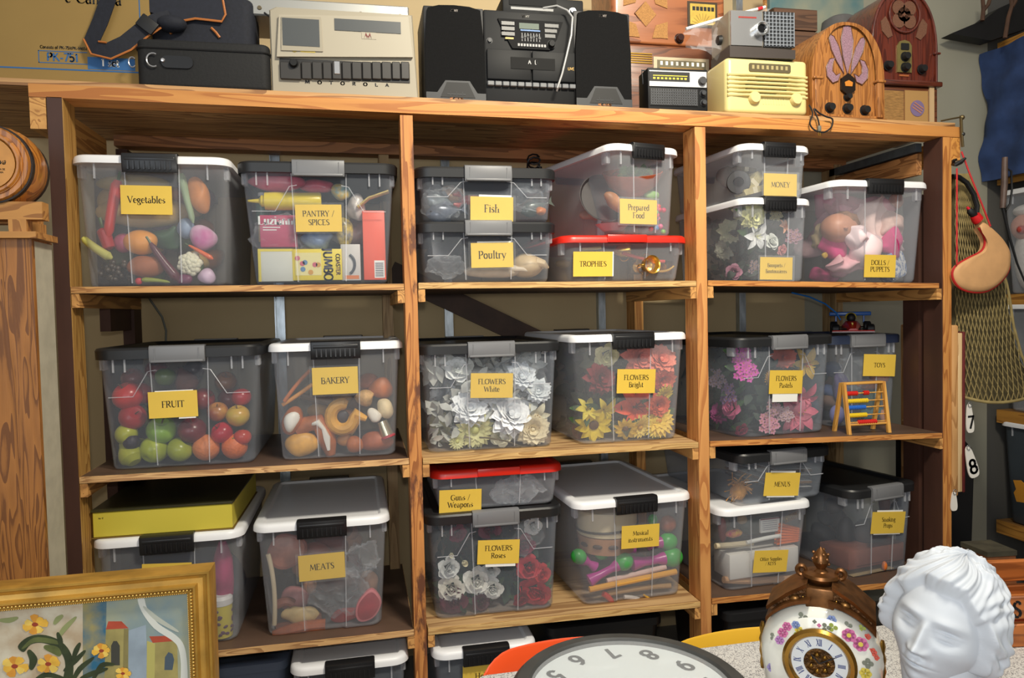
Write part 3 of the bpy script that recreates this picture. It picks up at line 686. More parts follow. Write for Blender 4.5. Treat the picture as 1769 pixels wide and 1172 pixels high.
def lump(B, name, label, cat, u, v, rx, rz, mat, dep=None, ry=None, amp=.12, freq=3.0, seed=1, tilt=0, group=None, res=(22, 14)):
    p, s = place(B, u, v, .03); RX, RZ = rx*s, rz*s; RY = ry*s if ry else min(RX, RZ)*.85
    mb = MB().ball((0, 0, 0), (RX, RY, RZ), *res); m = min(RX, RZ)
    noisy(mb, amp*m, freq/m, seed)
    yaw = B.t.rotation_euler.z
    return single(B, mb, name, label, cat, u, v, dep or RY*1.08+.014, mat, group, rot=Euler((0, R(tilt), yaw)), ang=60, half=(RX*(1+amp*.4), RZ*(1+amp*.4)))
def stick(B, name, label, cat, pts, r, mat, dep=.03, group=None, n=10, taper=None, rot=None):
    """rod or tube through pixels; r in pixels"""
    W_ = [binpt(B, u, v, dep) for u, v in pts]; s = scale_at(W_[0])
    c = sum(W_, Vector())/len(W_)
    if len(W_) == 3:      # soften the bend
        a, b, d = W_; W_ = [a*(1-t)**2+b*2*t*(1-t)+d*t*t for t in [i/8 for i in range(9)]]
    if taper: rr = [r*s*(taper[0]+(taper[1]-taper[0])*i/(len(W_)-1)) for i in range(len(W_))]
    else: rr = r*s
    o = MB().tube([p-c for p in W_], rr, n).build(name, mat, None); o.location = c
    return tag(o, label, cat, group)
GOLDM = M((214, 168, 70), .25, .9); SILVER = M((196, 198, 202), .25, .9)
# ---- fruit
def apple(B, u, v, r, col, label, col2=None, kind='apple', group=None, tilt=None, dep=None):
    p, s = place(B, u, v, .03); Rm = r*s; rr = rnd(int(u*7+v))
    t, _ = put(B, kind if kind != 'pomelo' else 'orange', label, 'fruit', u, v, dep or Rm+.016, group, half=(Rm, Rm))
    t.rotation_euler = (R(rr.uniform(-70, 70) if tilt is None else tilt), R(rr.uniform(-40, 40)), rr.uniform(0, 6))
    mb = MB()
    if kind == 'apple':
        prof = []
        for i in range(15):
            a = -PI/2+PI*i/14; q = Rm*math.cos(a)*(1+.06*math.sin(a)); z = Rm*.92*math.sin(a)
            dim = max(0, 1-abs(q)/(Rm*.42)); z -= math.copysign(1, a)*dim*Rm*(.26 if a > 0 else .16)
            prof.append((q, z))
        mb.lathe(prof, 20); mb.build('flesh', M(col, .28, var=.3, scale=14, col2=col2, contrast=.2), t)
        MB().tube([(0, 0, Rm*.6), (.002, 0, Rm*.85), (.006, 0, Rm*1.08)], Rm*.05, 6).build('stem', PL((84, 58, 34)), t)
    elif kind == 'pear':
        mb.lathe([(0, -Rm), (Rm*.5, -Rm*.95), (Rm*.95, -Rm*.5), (Rm, -.1*Rm), (Rm*.8, Rm*.45), (Rm*.5, Rm*.9), (Rm*.4, Rm*1.2), (Rm*.25, Rm*1.4), (0, Rm*1.45)], 18).build('flesh', M(col, .35, var=.25, scale=16, col2=col2), t)
        MB().tube([(0, 0, Rm*1.35), (.003, 0, Rm*1.7)], Rm*.05, 6).build('stem', PL((84, 58, 34)), t)
    else:
        mb.ball((0, 0, 0), Rm, 20, 12).build('peel', M(col, .45, var=.12, scale=120, bump=.25), t)
        MB().lathe([(0, Rm*.97), (Rm*.09, Rm*.985), (Rm*.05, Rm*1.01), (0, Rm*1.01)], 8).build('navel', PL((110, 120, 50)), t)
    return t
B = BINS['fruit']
REDA, LIME, YG = (176, 32, 34), (150, 186, 52), (176, 178, 44)
for u, v, r, c, k, l, d in [
    (198, 686, 26, (206, 44, 40), 'apple', 'bright red toy apple near the upper corner of the fruit bin', None),
    (229, 721, 23, (172, 34, 38), 'apple', 'deep red toy apple under the bright red one', None),
    (279, 744, 25, (140, 180, 56), 'apple', 'lime green toy apple below the fruit name card', None),
    (196, 752, 19, YG, 'apple', 'small yellow-green toy apple by the bin corner under the red apples', None),
    (208, 790, 20, (178, 180, 52), 'pear', 'yellow-green toy pear on the floor of the fruit bin corner', None),
    (266, 787, 24, (172, 184, 46), 'apple', 'large yellow-green toy apple on the fruit bin floor below the lime one', None),
    (311, 786, 22, (164, 172, 44), 'apple', 'olive green toy apple with its stem end showing', None),
    (332, 744, 24, (116, 30, 36), 'apple', 'dark maroon toy apple beside the lime green one', None),
    (384, 748, 19, (190, 30, 48), 'apple', 'small crimson toy apple with its blossom end showing', None),
    (357, 786, 23, (226, 132, 72), 'pomelo', 'pale orange toy citrus on the fruit bin floor', None),
    (406, 786, 22, (222, 112, 48), 'pomelo', 'orange toy citrus in the low corner of the fruit bin', None),
    (411, 719, 20, (196, 180, 60), 'apple', 'yellow toy apple with a red blush high in the fruit bin', None),
    (419, 756, 15, (196, 62, 44), 'apple', 'small orange-red toy apple over the corner citrus', None),
    (376, 712, 18, (140, 28, 36), 'apple', 'dark red toy apple behind the blushed yellow one', .07),
    (227, 764, 14, (46, 34, 48), 'plum', 'dark purple toy plum among the yellow-green apples', None),
    (417, 687, 17, (168, 34, 38), 'apple', 'red toy apple high by the fruit bin corner', .08),
    (246, 680, 20, (150, 34, 36), 'apple', 'red toy apple partly behind the fruit name card', .09),
    (352, 690, 20, (150, 40, 36), 'apple', 'brownish red toy apple beside the fruit name card', .10),
    (286, 652, 18, (86, 108, 48), 'apple', 'dull green toy apple above the fruit name card', .09),
    (322, 660, 20, (120, 74, 66), 'pear', 'brownish pink toy pear above the fruit name card', .10)]:
    apple(B, u, v, r, c, l, kind=k if k != 'plum' else 'plum', dep=d, col2=(206, 150, 60) if 'blush' in l else None)
# deeper fruit that shows only as shapes between the front ones
for i, (u, v, d) in enumerate([(210, 655, .16), (250, 720, .17), (300, 700, .18), (340, 765, .15), (395, 690, .19), (240, 800, .14), (335, 640, .22), (390, 660, .22), (270, 640, .24)]):
    apple(B, u, v, 20, [(130, 34, 34), (120, 120, 40), (60, 40, 48), (150, 90, 40)][i % 4], 'dim toy fruit deep in the fruit bin behind the front row', dep=d, group='fruit behind the front row')
# ---- bakery
B = BINS['bak']
CRUST = M((182, 100, 44), .5, var=.35, scale=20); BUN = M((222, 164, 66), .45, var=.3, scale=18); CREAM = M((240, 236, 226), .4)
def iced_bun(u, v, rx, rz, label, crust, ice, tilt=0):
    p, s = place(B, u, v, .03); X, Z = rx*s, rz*s
    t, _ = put(B, 'iced_bun', label, 'pastry', u, v, Z*.8+.014, half=(X, Z)); t.rotation_euler = (0, R(tilt), B.t.rotation_euler.z)
    MB().ball((0, 0, 0), (X, Z*.8, Z), 20, 12).build('bun', crust, t)
    mb = MB(); mb.move(y=-Z*.45); mb.ball((0, 0, 0), (X*.74, Z*.42, Z*.72), 18, 10); noisy(mb, X*.14, 2.5/X, 5); mb.build('icing', ice, t, ang=60)
iced_bun(505, 727, 17, 26, 'brown bun with thick white icing low in the bakery bin', CRUST, CREAM, 22)
lump(B, 'bread_roll', 'round golden bread roll on the bakery bin floor', 'bread', 517, 767, 29, 20, BUN, amp=.08)
t, s = put(B, 'eclair', 'bent brown pastry with streaks of white icing', 'pastry', 548, 752, .05)
mb = MB().tube([(-33*s, 0, 6*s), (-16*s, 0, 20*s), (2*s, 0, 22*s), (13*s, 0, 6*s), (18*s, 0, -14*s), (22*s, 0, -36*s)], [9*s, 14*s, 16*s, 16*s, 15*s, 8*s], 12); mb.build('pastry', CRUST, t)
mb = MB().tube([(-8*s, -13*s, 22*s), (2*s, -15*s, 24*s), (12*s, -15*s, 12*s), (17*s, -14*s, -4*s), (19*s, -13*s, -24*s)], [3*s, 5*s, 4*s, 5.5*s, 2*s], 8); noisy(mb, .004, 300, 3); mb.build('icing', CREAM, t)
t, s = put(B, 'pastry_ring', 'golden pastry ring with a dark round hole', 'pastry', 592, 720, .035)
pts = [(20*s*math.cos(R(a)), 0, 22*s*math.sin(R(a))) for a in range(65, 380, 18)]
MB().tube(pts+[(40*s, 0, 2*s-8*s)], [7*s]+[11*s]*(len(pts)-2)+[10*s, 5*s], 10).build('dough', M((218, 160, 54), .45, var=.25, scale=22), t)
MB().ball((0, .004, 0), (11*s, 4*s, 11*s), 14, 8).build('filling', PL((50, 40, 44)), t)  # dark ball set in the ring so that its hole reads dark
lump(B, 'bread_roll', 'small brown bread roll beside the pastry ring', 'bread', 613, 768, 15, 15, CRUST, amp=.1, seed=3)
lump(B, 'bread_loaf', 'rounded brown loaf in the low corner of the bakery bin', 'bread', 660, 771, 29, 18, M((164, 84, 46), .5, var=.35, scale=16), amp=.08, seed=4)
lump(B, 'bread_roll', 'pale flaky roll level with the pastry ring', 'bread', 630, 688, 16, 15, M((206, 160, 96), .6, var=.3, scale=60), amp=.2, seed=5, dep=.07)
lump(B, 'bread_roll', 'creamy white roll above the paper cup', 'bread', 666, 706, 13, 18, M((226, 204, 160), .5, var=.2), amp=.12, seed=6, tilt=-20)
lump(B, 'meringue', 'small white meringue under the flaky roll', 'pastry', 648, 717, 13, 11, M((228, 220, 206), .5), amp=.3, seed=7)
lump(B, 'bread_roll', 'brown crusty roll high near the bakery bin corner', 'bread', 662, 672, 22, 18, CRUST, amp=.12, seed=8, dep=.08)
lump(B, 'bread_roll', 'reddish brown roll half behind the bakery name card', 'bread', 637, 660, 18, 16, M((160, 84, 48), .5, var=.3), amp=.12, seed=9, dep=.11)
lump(B, 'bread_roll', 'tan roll under the small brown roll', 'bread', 596, 760, 14, 12, M((190, 128, 66), .5, var=.3), amp=.12, seed=10, dep=.06)
t, s = put(B, 'paper_cup', 'silver cup with a red rim lying tilted by the bin corner', 'cup', 672, 741, .03, half=(16*s, 16*s), rot=Euler((R(8), R(160), 0)))
MB().lathe([(9*s, -14*s), (9*s, -13*s), (11*s, 13*s), (10*s, 14*s), (10*s, 12*s), (8*s, -12*s), (0, -12*s)], 18).build('wall', M((200, 190, 160), .2, .8), t)
MB().lathe([(10*s, 11*s), (13*s, 13*s), (13*s, 16*s), (9*s, 17*s), (0, 17*s)], 18).build('rim', PL((180, 40, 60)), t)
stick(B, 'breadstick', 'long thin brown breadstick leaning beside the bakery name card', 'bread', [(491, 694), (512, 662), (536, 640)], 3.2, CRUST, .04)
stick(B, 'breadstick', 'second breadstick leaning lower beside the first', 'bread', [(488, 700), (520, 680), (540, 664)], 3.6, M((206, 140, 60), .5), .05)
stick(B, 'baguette', 'dark long baguette lying across the bakery bin', 'bread', [(520, 684), (560, 694), (585, 700)], 6, M((92, 70, 52), .6), .10)
lump(B, 'bread_roll', 'brown roll deep behind the dark baguette', 'bread', 560, 668, 20, 16, M((110, 72, 44), .6), dep=.16, seed=12)
# ---- flowers
def petal(mb, L, wd, base, ang, lift, curl, tip=.5, nseg=5, cup=.25):
    """one petal grown outwards from the flower axis (+z); ang round the axis, lift up from flat"""
    rows = []
    for i in range(nseg+1):
        k = i/nseg; a = R(lift+curl*k)
        rad = base+L*k*math.cos(R(lift+curl*k*.5)); z = L*k*math.sin(R(lift+curl*k*.5))
        w = wd*(math.sin(PI*min(1, k*(.5/tip) if k < tip else .5+.5*(k-tip)/(1-tip)*.94))+.12*(1-k))/2
        rows.append([(rad, -w, z+cup*w), (rad, 0, z), (rad, w, z+cup*w)])
    ca, sa = math.cos(ang), math.sin(ang)
    vs = [(x*ca-y*sa, x*sa+y*ca, z) for r in rows for x, y, z in r]; fs = []
    for i in range(nseg):
        for j in range(2): fs.append((i*3+j, i*3+j+1, i*3+j+4, i*3+j+3))
    mb.add(vs, fs)
FCACHE = {}
def flower_meshes(kind, col, col2, seed):
    key = (kind, col, col2, seed)
    if key in FCACHE: return FCACHE[key]
    r = rnd(seed); mb = MB(); mats = M(col, .6, col2=None, var=.12, scale=9)
    ctr = MB(); cm = PL((190, 150, 40)) if col2 is None else PL(col2)
    if kind == 'daisy':
        for ring, (n, L, lift) in enumerate(((20, .85, 8), (16, .7, 24), (10, .45, 42))):
            for i in range(n): petal(mb, L*r.uniform(.9, 1.05), .24, .12, 2*PI*(i+.5*ring)/n+r.uniform(-.05, .05), lift+r.uniform(-5, 5), -14, .62)
        ctr.ball((0, 0, .1), (.2, .2, .13), 12, 6)
    elif kind == 'sunflower':
        for ring, (n, L, lift) in enumerate(((11, .8, 6), (10, .72, 22))):
            for i in range(n): petal(mb, L*r.uniform(.85, 1.08), .36, .2, 2*PI*(i+.5*ring)/n, lift+r.uniform(-9, 9), -20, .5)
        ctr.ball((0, 0, .05), (.27, .27, .12), 14, 6)
    elif kind == 'lily':
        for i in range(6): petal(mb, 1.0*r.uniform(.92, 1.05), .5 if i % 2 else .42, .04, 2*PI*i/6, 44 if i % 2 else 38, -70, .5, 7, .35)
        for i in range(5):
            a = 2*PI*i/5; ctr.tube([(0, 0, .05), (.14*math.cos(a), .14*math.sin(a), .45), (.2*math.cos(a), .2*math.sin(a), .5)], .025, 5)
    elif kind == 'rose':
        for ring, (n, L, w, lift, b) in enumerate(((5, .62, .8, 22, .36), (5, .6, .76, 45, .26), (5, .58, .66, 64, .17), (4, .55, .5, 78, .1), (3, .5, .34, 86, .05))):
            for i in range(n): petal(mb, L, w, b, 2*PI*(i+.5*ring)/n+r.uniform(-.2, .2), lift, -30 if ring < 2 else 12, .62, 5, .3 if ring < 2 else .5)
        ctr.ball((0, 0, .3), (.12, .12, .2), 8, 6); cm = mats
    elif kind == 'peony':
        for ring in range(6):
            n = 12-ring
            for i in range(n): petal(mb, (.95-.09*ring)*r.uniform(.85, 1.1), .44, .05, 2*PI*(i+.5*ring)/n+r.uniform(-.15, .15), 8+13*ring+r.uniform(-7, 7), -18, .66, 4, .25)
        ctr.ball((0, 0, .2), (.12, .12, .12), 8, 6); cm = mats if col2 is None else PL(col2)
    elif kind == 'cluster':
        for k in range(15):
            a = k*2.4; q = .82*math.sqrt(k/15); h = .35*(1-q*q)
            s0 = len(mb.v)
            for i in range(5): petal(mb, .26, .2, .02, 2*PI*i/5+a, 14, -8, .6, 3)
            for j in range(s0, len(mb.v)):
                x, y, z = mb.v[j]; mb.v[j] = (x+q*math.cos(a), y+q*math.sin(a), z+h)
            ctr.ball((q*math.cos(a), q*math.sin(a), h+.03), .05, 6, 4)
    elif kind == 'bud':
        for i in range(6): petal(mb, .95, .6, .1, 2*PI*i/6, 74, 10, .5, 5, .4)
        ctr.ball((0, 0, .3), (.2, .2, .35), 8, 6); cm = mats
    p_ = MB(); p_.v, p_.f, p_.mi = mb.v, mb.f, mb.mi
    lf = MB()
    for a in (.6, 2.9, 4.6): petal(lf, 1.15, .5, .2, a, -12, -8, .5, 5, .2)
    st = MB().tube([(0, 0, -.05), (.03, .02, -.5), (.05, .12, -1.0)], .05, 6)
    FCACHE[key] = (p_, ctr, lf, st, mats, cm)
    return FCACHE[key]
FLEAF = M((62, 92, 52), .6, var=.35, scale=10); FMESH = {}
def flower(B, u, v, r, kind, col, label, col2=None, seed=1, group=None, dep=None, name=None, leaf=True, lean=None, cat='flower'):
    p, s = place(B, u, v, .04); S = r*s*1.24
    key = (kind, col, col2, seed)
    nm = name or {'daisy': 'artificial_daisy', 'sunflower': 'artificial_sunflower', 'lily': 'artificial_lily', 'rose': 'artificial_rose', 'peony': 'artificial_peony', 'cluster': 'artificial_blossom', 'bud': 'artificial_rosebud'}[kind]
    t, _ = put(B, nm, label, cat, u, v, dep if dep is not None else max(.35*S+.012, .03) + (.3*S if kind in ('rose', 'lily', 'bud') else 0), group, half=(S*.9, S*.8))
    rr = rnd(int(u*13+v*7)); ln = lean if lean is not None else (rr.uniform(-26, 26), rr.uniform(-26, 26))
    q = B.M.inverted() @ t.location
    side = -55 if q.y > .10 and q.x < 0 else 0
    t.rotation_euler = Euler((R(90+ln[0]), 0, R(ln[1]+side)))
    t.scale = (S, S, S)
    if key not in FMESH:
        pm, cm_, lf, st, m1, m2 = flower_meshes(*key)
        a = pm.build('petals', m1, t, ang=80); b_ = cm_.build('flower_centre', m2, t)
        c_ = lf.build('leaf', FLEAF, t, ang=80); d_ = st.build('stem', FLEAF, t)
        FMESH[key] = [a, b_, c_, d_]
        if not leaf: bpy.data.objects.remove(c_); FMESH[key].pop(2)
    else:
        for o in FMESH[key]:
            if not leaf and o.name.startswith('leaf'): continue
            q = o.copy(); COL.objects.link(q); q.parent = t
    return t
def leafmass(B, x0, x1, z0, z1, d0, d1, n, col, label, seed, size=.035):
    """loose artificial leaves filling part of a bin"""
    mb = MB(); r = rnd(seed)
    for i in range(n):
        x, y, z = r.uniform(x0, x1), r.uniform(d0, d1), r.uniform(z0, z1)
        s0 = len(mb.v); L = size*r.uniform(.7, 1.4)
        petal(mb, L, L*.5, 0, r.uniform(0, 6.28), r.uniform(-20, 60), r.uniform(-50, 10), .45, 3, .2)
        E_ = Euler((R(r.uniform(40, 130)), 0, r.uniform(-1, 1))).to_matrix()
        for j in range(s0, len(mb.v)):
            q = E_ @ Vector(mb.v[j])+Vector((x, y, z)); hw = B.wb/2+B.ov*max(0, q.z)/B.h-.007
            mb.v[j] = (max(-hw, min(hw, q.x)), max(.014, q.y), max(.008, min(B.h-.03, q.z)))
    o = mb.build('artificial_foliage', M(col, .6, var=.45, scale=7), None, ang=80)
    o.matrix_world = B.M; o.location = B.M.translation; o.rotation_euler = (0, 0, B.t.rotation_euler.z)
    return tag(o, label, 'leaves', None, 'stuff')
def plastic_bag(B, u, v, rx, rz, label, dep=.04, seed=1, veil=.05, amp=.5):
    p, s = place(B, u, v, dep); mb = MB().ball((0, 0, 0), (rx*s, min(rx, rz)*s*.5, rz*s), 36, 22)
    noisy(mb, amp*.02, 130, seed); noisy(mb, amp*.008, 420, seed+1)
    return single(B, mb, 'plastic_bag', label, 'plastic bag', u, v, dep+min(rx, rz)*s*.5, clear((238, 242, 248), veil=veil, rough=.08, name='cellophane'), ang=25)
IVORY, CREAMW, PALEY = (240, 242, 244), (232, 226, 196), (222, 220, 160)
B = BINS['white']
leafmass(B, -.19, .19, .012, .31, .025, .30, 520, (228, 230, 222), 'mass of white petals filling the bin of white flowers', 3, .05)
for u, v, r, k, c, l in [
    (766, 684, 34, 'peony', IVORY, 'large white peony beside the edge of the white flowers bin'),
    (812, 706, 30, 'peony', IVORY, 'white peony just below the white flowers name card'),
    (880, 716, 38, 'peony', (246, 247, 250), 'largest bright white peony in the middle of the white flowers bin'),
    (820, 742, 31, 'daisy', PALEY, 'pale yellow daisy low in the white flowers bin'),
    (937, 752, 27, 'peony', (240, 226, 190), 'cream peony in the low corner of the white flowers bin'),
    (938, 716, 20, 'lily', CREAMW, 'cream lily over the cream peony'),
    (764, 753, 27, 'peony', (222, 220, 176), 'pale green-white peony in the corner by the worn post'),
    (749, 632, 25, 'peony', IVORY, 'white peony high in the corner by the worn post'),
    (790, 640, 20, 'rose', (236, 238, 236), 'white rose beside the white flowers name card'),
    (900, 650, 24, 'peony', (228, 232, 236), 'dull white peony inside the clear wrapper'),
    (866, 762, 17, 'rose', CREAMW, 'small cream rose on the floor of the white flowers bin'),
    (940, 675, 20, 'peony', (226, 230, 232), 'white peony high beside the clear wrapper'),
    (790, 768, 14, 'daisy', (214, 214, 158), 'small pale daisy on the floor of the white flowers bin')]:
    flower(B, u, v, r, k, c, l, leaf=False, col2=(206, 208, 130) if k == 'daisy' else None)
plastic_bag(B, 895, 650, 52, 34, 'crumpled clear wrapper high in the white flowers bin', .012, 4, veil=.03)
stick(B, 'twig', 'thin dark twig low in the white flowers bin', 'twig', [(828, 756), (870, 758), (900, 772)], 1.4, PL((90, 80, 56)), .012)
B = BINS['bri']
leafmass(B, -.16, .16, .012, .33, .045, .40, 230, (64, 70, 44), 'dark leaves filling the bin of bright flowers', 5, .06)
YEL, SUN = (232, 196, 54), (226, 198, 40)
for u, v, r, k, c, l, c2 in [
    (1047, 613, 20, 'rose', (226, 222, 170), 'pale yellow rose high in the bright flowers bin', None),
    (1104, 617, 28, 'peony', (224, 116, 96), 'coral peony above the bright flowers name card', None),
    (1142, 622, 27, 'peony', (232, 128, 104), 'coral peony by the latch end of the bright flowers bin', None),
    (1150, 655, 22, 'peony', (230, 110, 84), 'coral peony beside the bright flowers name card', None),
    (1036, 655, 26, 'peony', (120, 22, 28), 'dark red peony beside the bright flowers name card', None),
    (1095, 704, 40, 'lily', (232, 84, 44), 'large orange-red lily below the bright flowers name card', (120, 30, 24)),
    (1026, 752, 27, 'sunflower', SUN, 'yellow sunflower in the low corner of the bright flowers bin', (90, 58, 30)),
    (1043, 708, 22, 'lily', (222, 200, 60), 'yellow lily over the corner sunflower', (160, 140, 40)),
    (1013, 708, 18, 'lily', (214, 194, 60), 'yellow lily by the side wall of the bright flowers bin', (160, 140, 40)),
    (1161, 681, 18, 'daisy', (228, 206, 60), 'small yellow chrysanthemum high in the bright flowers bin', (200, 160, 40)),
    (1164, 725, 25, 'daisy', (236, 198, 70), 'golden chrysanthemum low by the corner of the bright flowers bin', (206, 140, 40)),
    (1105, 748, 20, 'daisy', (240, 212, 110), 'pale gold chrysanthemum below the large orange lily', (206, 160, 60)),
    (1081, 744, 18, 'sunflower', (226, 186, 56), 'small sunflower below the large orange lily', (96, 66, 36)),
    (1132, 752, 18, 'daisy', (240, 214, 90), 'yellow chrysanthemum on the floor of the bright flowers bin', (206, 160, 60)),
    (1136, 700, 20, 'peony', (214, 90, 50), 'orange peony beside the large orange lily', None),
    (1000, 745, 14, 'rose', (110, 30, 40), 'small dark red rose by the side wall of the bright flowers bin', None)]:
    flower(B, u, v, r, k, c, l, col2=c2, leaf=(v > 690))
B = BINS['pas']
leafmass(B, -.17, .17, .012, .31, .035, .40, 260, (62, 78, 62), 'dark green leaves filling the bin of pastel flowers', 8, .06)
for u, v, r, k, c, l, c2 in [
    (1277, 612, 20, 'cluster', (200, 70, 170), 'magenta blossom high in the pastel flowers bin', None),
    (1284, 640, 20, 'cluster', (214, 84, 178), 'magenta blossom under the topmost magenta one', None),
    (1262, 684, 20, 'cluster', (170, 130, 180), 'lilac blossom by the pastel flowers bin corner', None),
    (1265, 705, 18, 'rose', (214, 110, 150), 'pink rose below the lilac blossom', None),
    (1243, 714, 19, 'peony', (184, 70, 140), 'magenta peony by the side wall of the pastel flowers bin', None),
    (1240, 655, 17, 'cluster', (184, 160, 176), 'dusty pink blossom by the side wall of the pastel flowers bin', None),
    (1354, 617, 19, 'peony', (196, 84, 50), 'burnt orange peony above the pastel flowers name card', None),
    (1402, 628, 25, 'lily', (212, 172, 52), 'mustard yellow lily high in the pastel flowers bin', (160, 60, 40)),
    (1412, 684, 25, 'lily', (222, 104, 128), 'pink lily beside the pastel flowers name card', (190, 60, 80)),
    (1410, 728, 29, 'lily', (228, 112, 136), 'large pink lily in the low corner of the pastel flowers bin', (210, 160, 60)),
    (1370, 736, 26, 'lily', (222, 120, 140), 'pink lily on the floor of the pastel flowers bin', (190, 60, 80)),
    (1331, 706, 18, 'cluster', (220, 168, 180), 'pale pink blossom under the pastel flowers name card', None),
    (1326, 734, 17, 'cluster', (222, 150, 170), 'rose pink blossom on the floor of the pastel flowers bin', None),
    (1356, 716, 13, 'cluster', (214, 176, 182), 'small pale pink blossom between the pink lilies', None),
    (1280, 742, 11, 'rose', (150, 40, 70), 'small wine red rose on the floor of the pastel flowers bin', None),
    (1330, 655, 13, 'daisy', (196, 150, 60), 'small amber daisy beside the pastel flowers name card', (120, 80, 40))]:
    flower(B, u, v, r, k, c, l, col2=c2, leaf=(u < 1300))
B = BINS['rose']
leafmass(B, -.17, .17, .012, .30, .04, .40, 240, (36, 62, 46), 'dark green leaves filling the bin of roses', 11, .06)
for u, v, r, k, c, l in [
    (780, 1016, 21, 'rose', (232, 228, 216), 'white rose lowest in the corner of the roses bin'),
    (774, 981, 18, 'rose', (220, 222, 220), 'white rose above the lowest corner rose'),
    (823, 1003, 22, 'rose', (238, 236, 228), 'large white rose below the roses name card'),
    (851, 1016, 17, 'rose', (230, 230, 224), 'white rose beside the large white one'),
    (800, 970, 12, 'bud', (236, 226, 190), 'cream rosebud beside the roses name card'),
    (779, 957, 10, 'bud', (232, 228, 206), 'small cream rosebud highest on the white side'),
    (848, 985, 14, 'rose', (224, 226, 222), 'small white rose just under the roses name card'),
    (790, 921, 15, 'rose', (120, 30, 56), 'wine red rose high in the roses bin'),
    (846, 914, 18, 'rose', (110, 24, 46), 'wine red rose behind the grey latch'),
    (913, 980, 20, 'rose', (190, 40, 52), 'red rose beside the roses name card'),
    (945, 990, 16, 'rose', (206, 48, 48), 'bright red rose by the edge of the roses bin'),
    (927, 1022, 24, 'rose', (196, 34, 46), 'largest red rose low in the roses bin'),
    (945, 1048, 16, 'rose', (186, 36, 40), 'red rose in the low corner of the roses bin'),
    (900, 1052, 14, 'rose', (150, 26, 44), 'dark red rose on the floor of the roses bin'),
    (784, 1050, 22, 'rose', (96, 24, 48), 'dark wine rose under the white corner rose'),
    (830, 1052, 15, 'rose', (80, 26, 44), 'dark wine rose on the floor of the roses bin'),
    (920, 908, 15, 'rose', (222, 222, 218), 'white rose under the lid of the roses bin'),
    (905, 940, 18, 'rose', (130, 40, 66), 'dull red rose inside the clear wrapper')]:
    flower(B, u, v, r, k, c, l, leaf=(v > 985), lean=(rnd(u).uniform(-12, 18), rnd(v).uniform(-20, 20)))
plastic_bag(B, 895, 930, 44, 28, 'crumpled clear wrapper high in the roses bin', .012, 9, veil=.03)
B = BINS['bou']
leafmass(B, -.10, .10, .012, .24, .03, .36, 150, (48, 62, 50), 'dark leaves filling the bin of bouquets', 14, .045)
for u, v, r, k, c, l, c2 in [
    (1300, 373, 22, 'peony', (226, 224, 160), 'pale yellow peony high in the bouquets bin', None),
    (1283, 352, 16, 'peony', (220, 218, 170), 'pale yellow peony under the bouquets lid', None),
    (1262, 400, 20, 'peony', (206, 208, 170), 'cream peony by the side wall of the bouquets bin', None),
    (1252, 432, 18, 'peony', (200, 200, 178), 'cream peony lower by the side wall of the bouquets bin', None),
    (1305, 408, 21, 'lily', (240, 240, 240), 'white lily in the middle of the bouquets bin', (220, 220, 160)),
    (1332, 418, 13, 'rose', (230, 232, 226), 'white rose beside the white lily', None),
    (1353, 392, 12, 'lily', (236, 170, 136), 'peach lily in the bouquets bin', (220, 120, 80)),
    (1372, 408, 13, 'cluster', (196, 150, 166), 'dusty pink blossom by the corner of the bouquets bin', None),
    (1350, 432, 9, 'rose', (230, 160, 160), 'small pink rose over the bouquets name card', None),
    (1268, 470, 13, 'rose', (190, 130, 150), 'pink rose low by the side wall of the bouquets bin', None),
    (1340, 372, 10, 'cluster', (190, 184, 150), 'small beige blossom under the bouquets latch', None),
    (1300, 462, 12, 'cluster', (150, 130, 140), 'mauve blossom beside the bouquets name card', None)]:
    flower(B, u, v, r, k, c, l, col2=c2, leaf=(r > 15))
# ---- vegetables
B = BINS['veg']
lump(B, 'squash', 'long tan squash lying across the vegetable bin behind the name card', 'vegetable', 226, 366, 80, 27, M((188, 156, 98), .5, var=.2, scale=12, stretch=(.3, 1, 1)), dep=.10, amp=.06)
lump(B, 'squash', 'striped olive squash highest in the vegetable bin', 'vegetable', 232, 318, 62, 17, M((150, 132, 78), .5, var=.4, scale=25, stretch=(.2, 1, 1)), dep=.10, amp=.06, seed=2)
lump(B, 'squash', 'tan gourd behind the red chilli', 'vegetable', 172, 350, 25, 26, M((176, 146, 92), .5, var=.2), dep=.13, amp=.08, seed=3)
def chilli(pts, r, col, label, dep=.03, taper=(1, .45), stalk=True, name='chilli_pepper', cat='vegetable'):
    W_ = [binpt(B, u, v, dep) for u, v in pts]; s = scale_at(W_[0]); c = sum(W_, Vector())/len(W_)
    t = thing(name, label, cat, c)
    a, b_, d = W_; Q = [a*(1-k)**2+b_*2*k*(1-k)+d*k*k-c for k in [i/9 for i in range(10)]]
    rr = [r*s*(taper[0]+(taper[1]-taper[0])*i/9) for i in range(10)]; rr[0] *= .6; rr[-1] *= .3
    MB().tube(Q, rr, 12).build('flesh', M(col, .3, var=.15, scale=14), t)
    if stalk: MB().tube([Q[0], Q[0]+(Q[0]-Q[1]).normalized()*r*s*1.6], r*s*.25, 6).build('stem', PL((70, 96, 40)), t)
    return t
chilli([(204, 312), (194, 350), (186, 412)], 10, (206, 44, 34), 'long bright red chilli standing beside the vegetables name card', .03, (1, .8))
chilli([(178, 395), (184, 415), (190, 432)], 12, (176, 34, 40), 'short deep red pepper below the long chilli', .04, (1, .8))
lump(B, 'pumpkin', 'small orange pumpkin below the vegetables name card', 'vegetable', 243, 419, 28, 22, M((226, 148, 44), .4, var=.15, scale=12), amp=.06, seed=5)
chilli([(143, 411), (160, 428), (194, 447)], 7.5, (206, 204, 110), 'pale yellow-green cucumber slanting by the vegetable bin corner', .025, (.8, 1.1), False, 'cucumber')
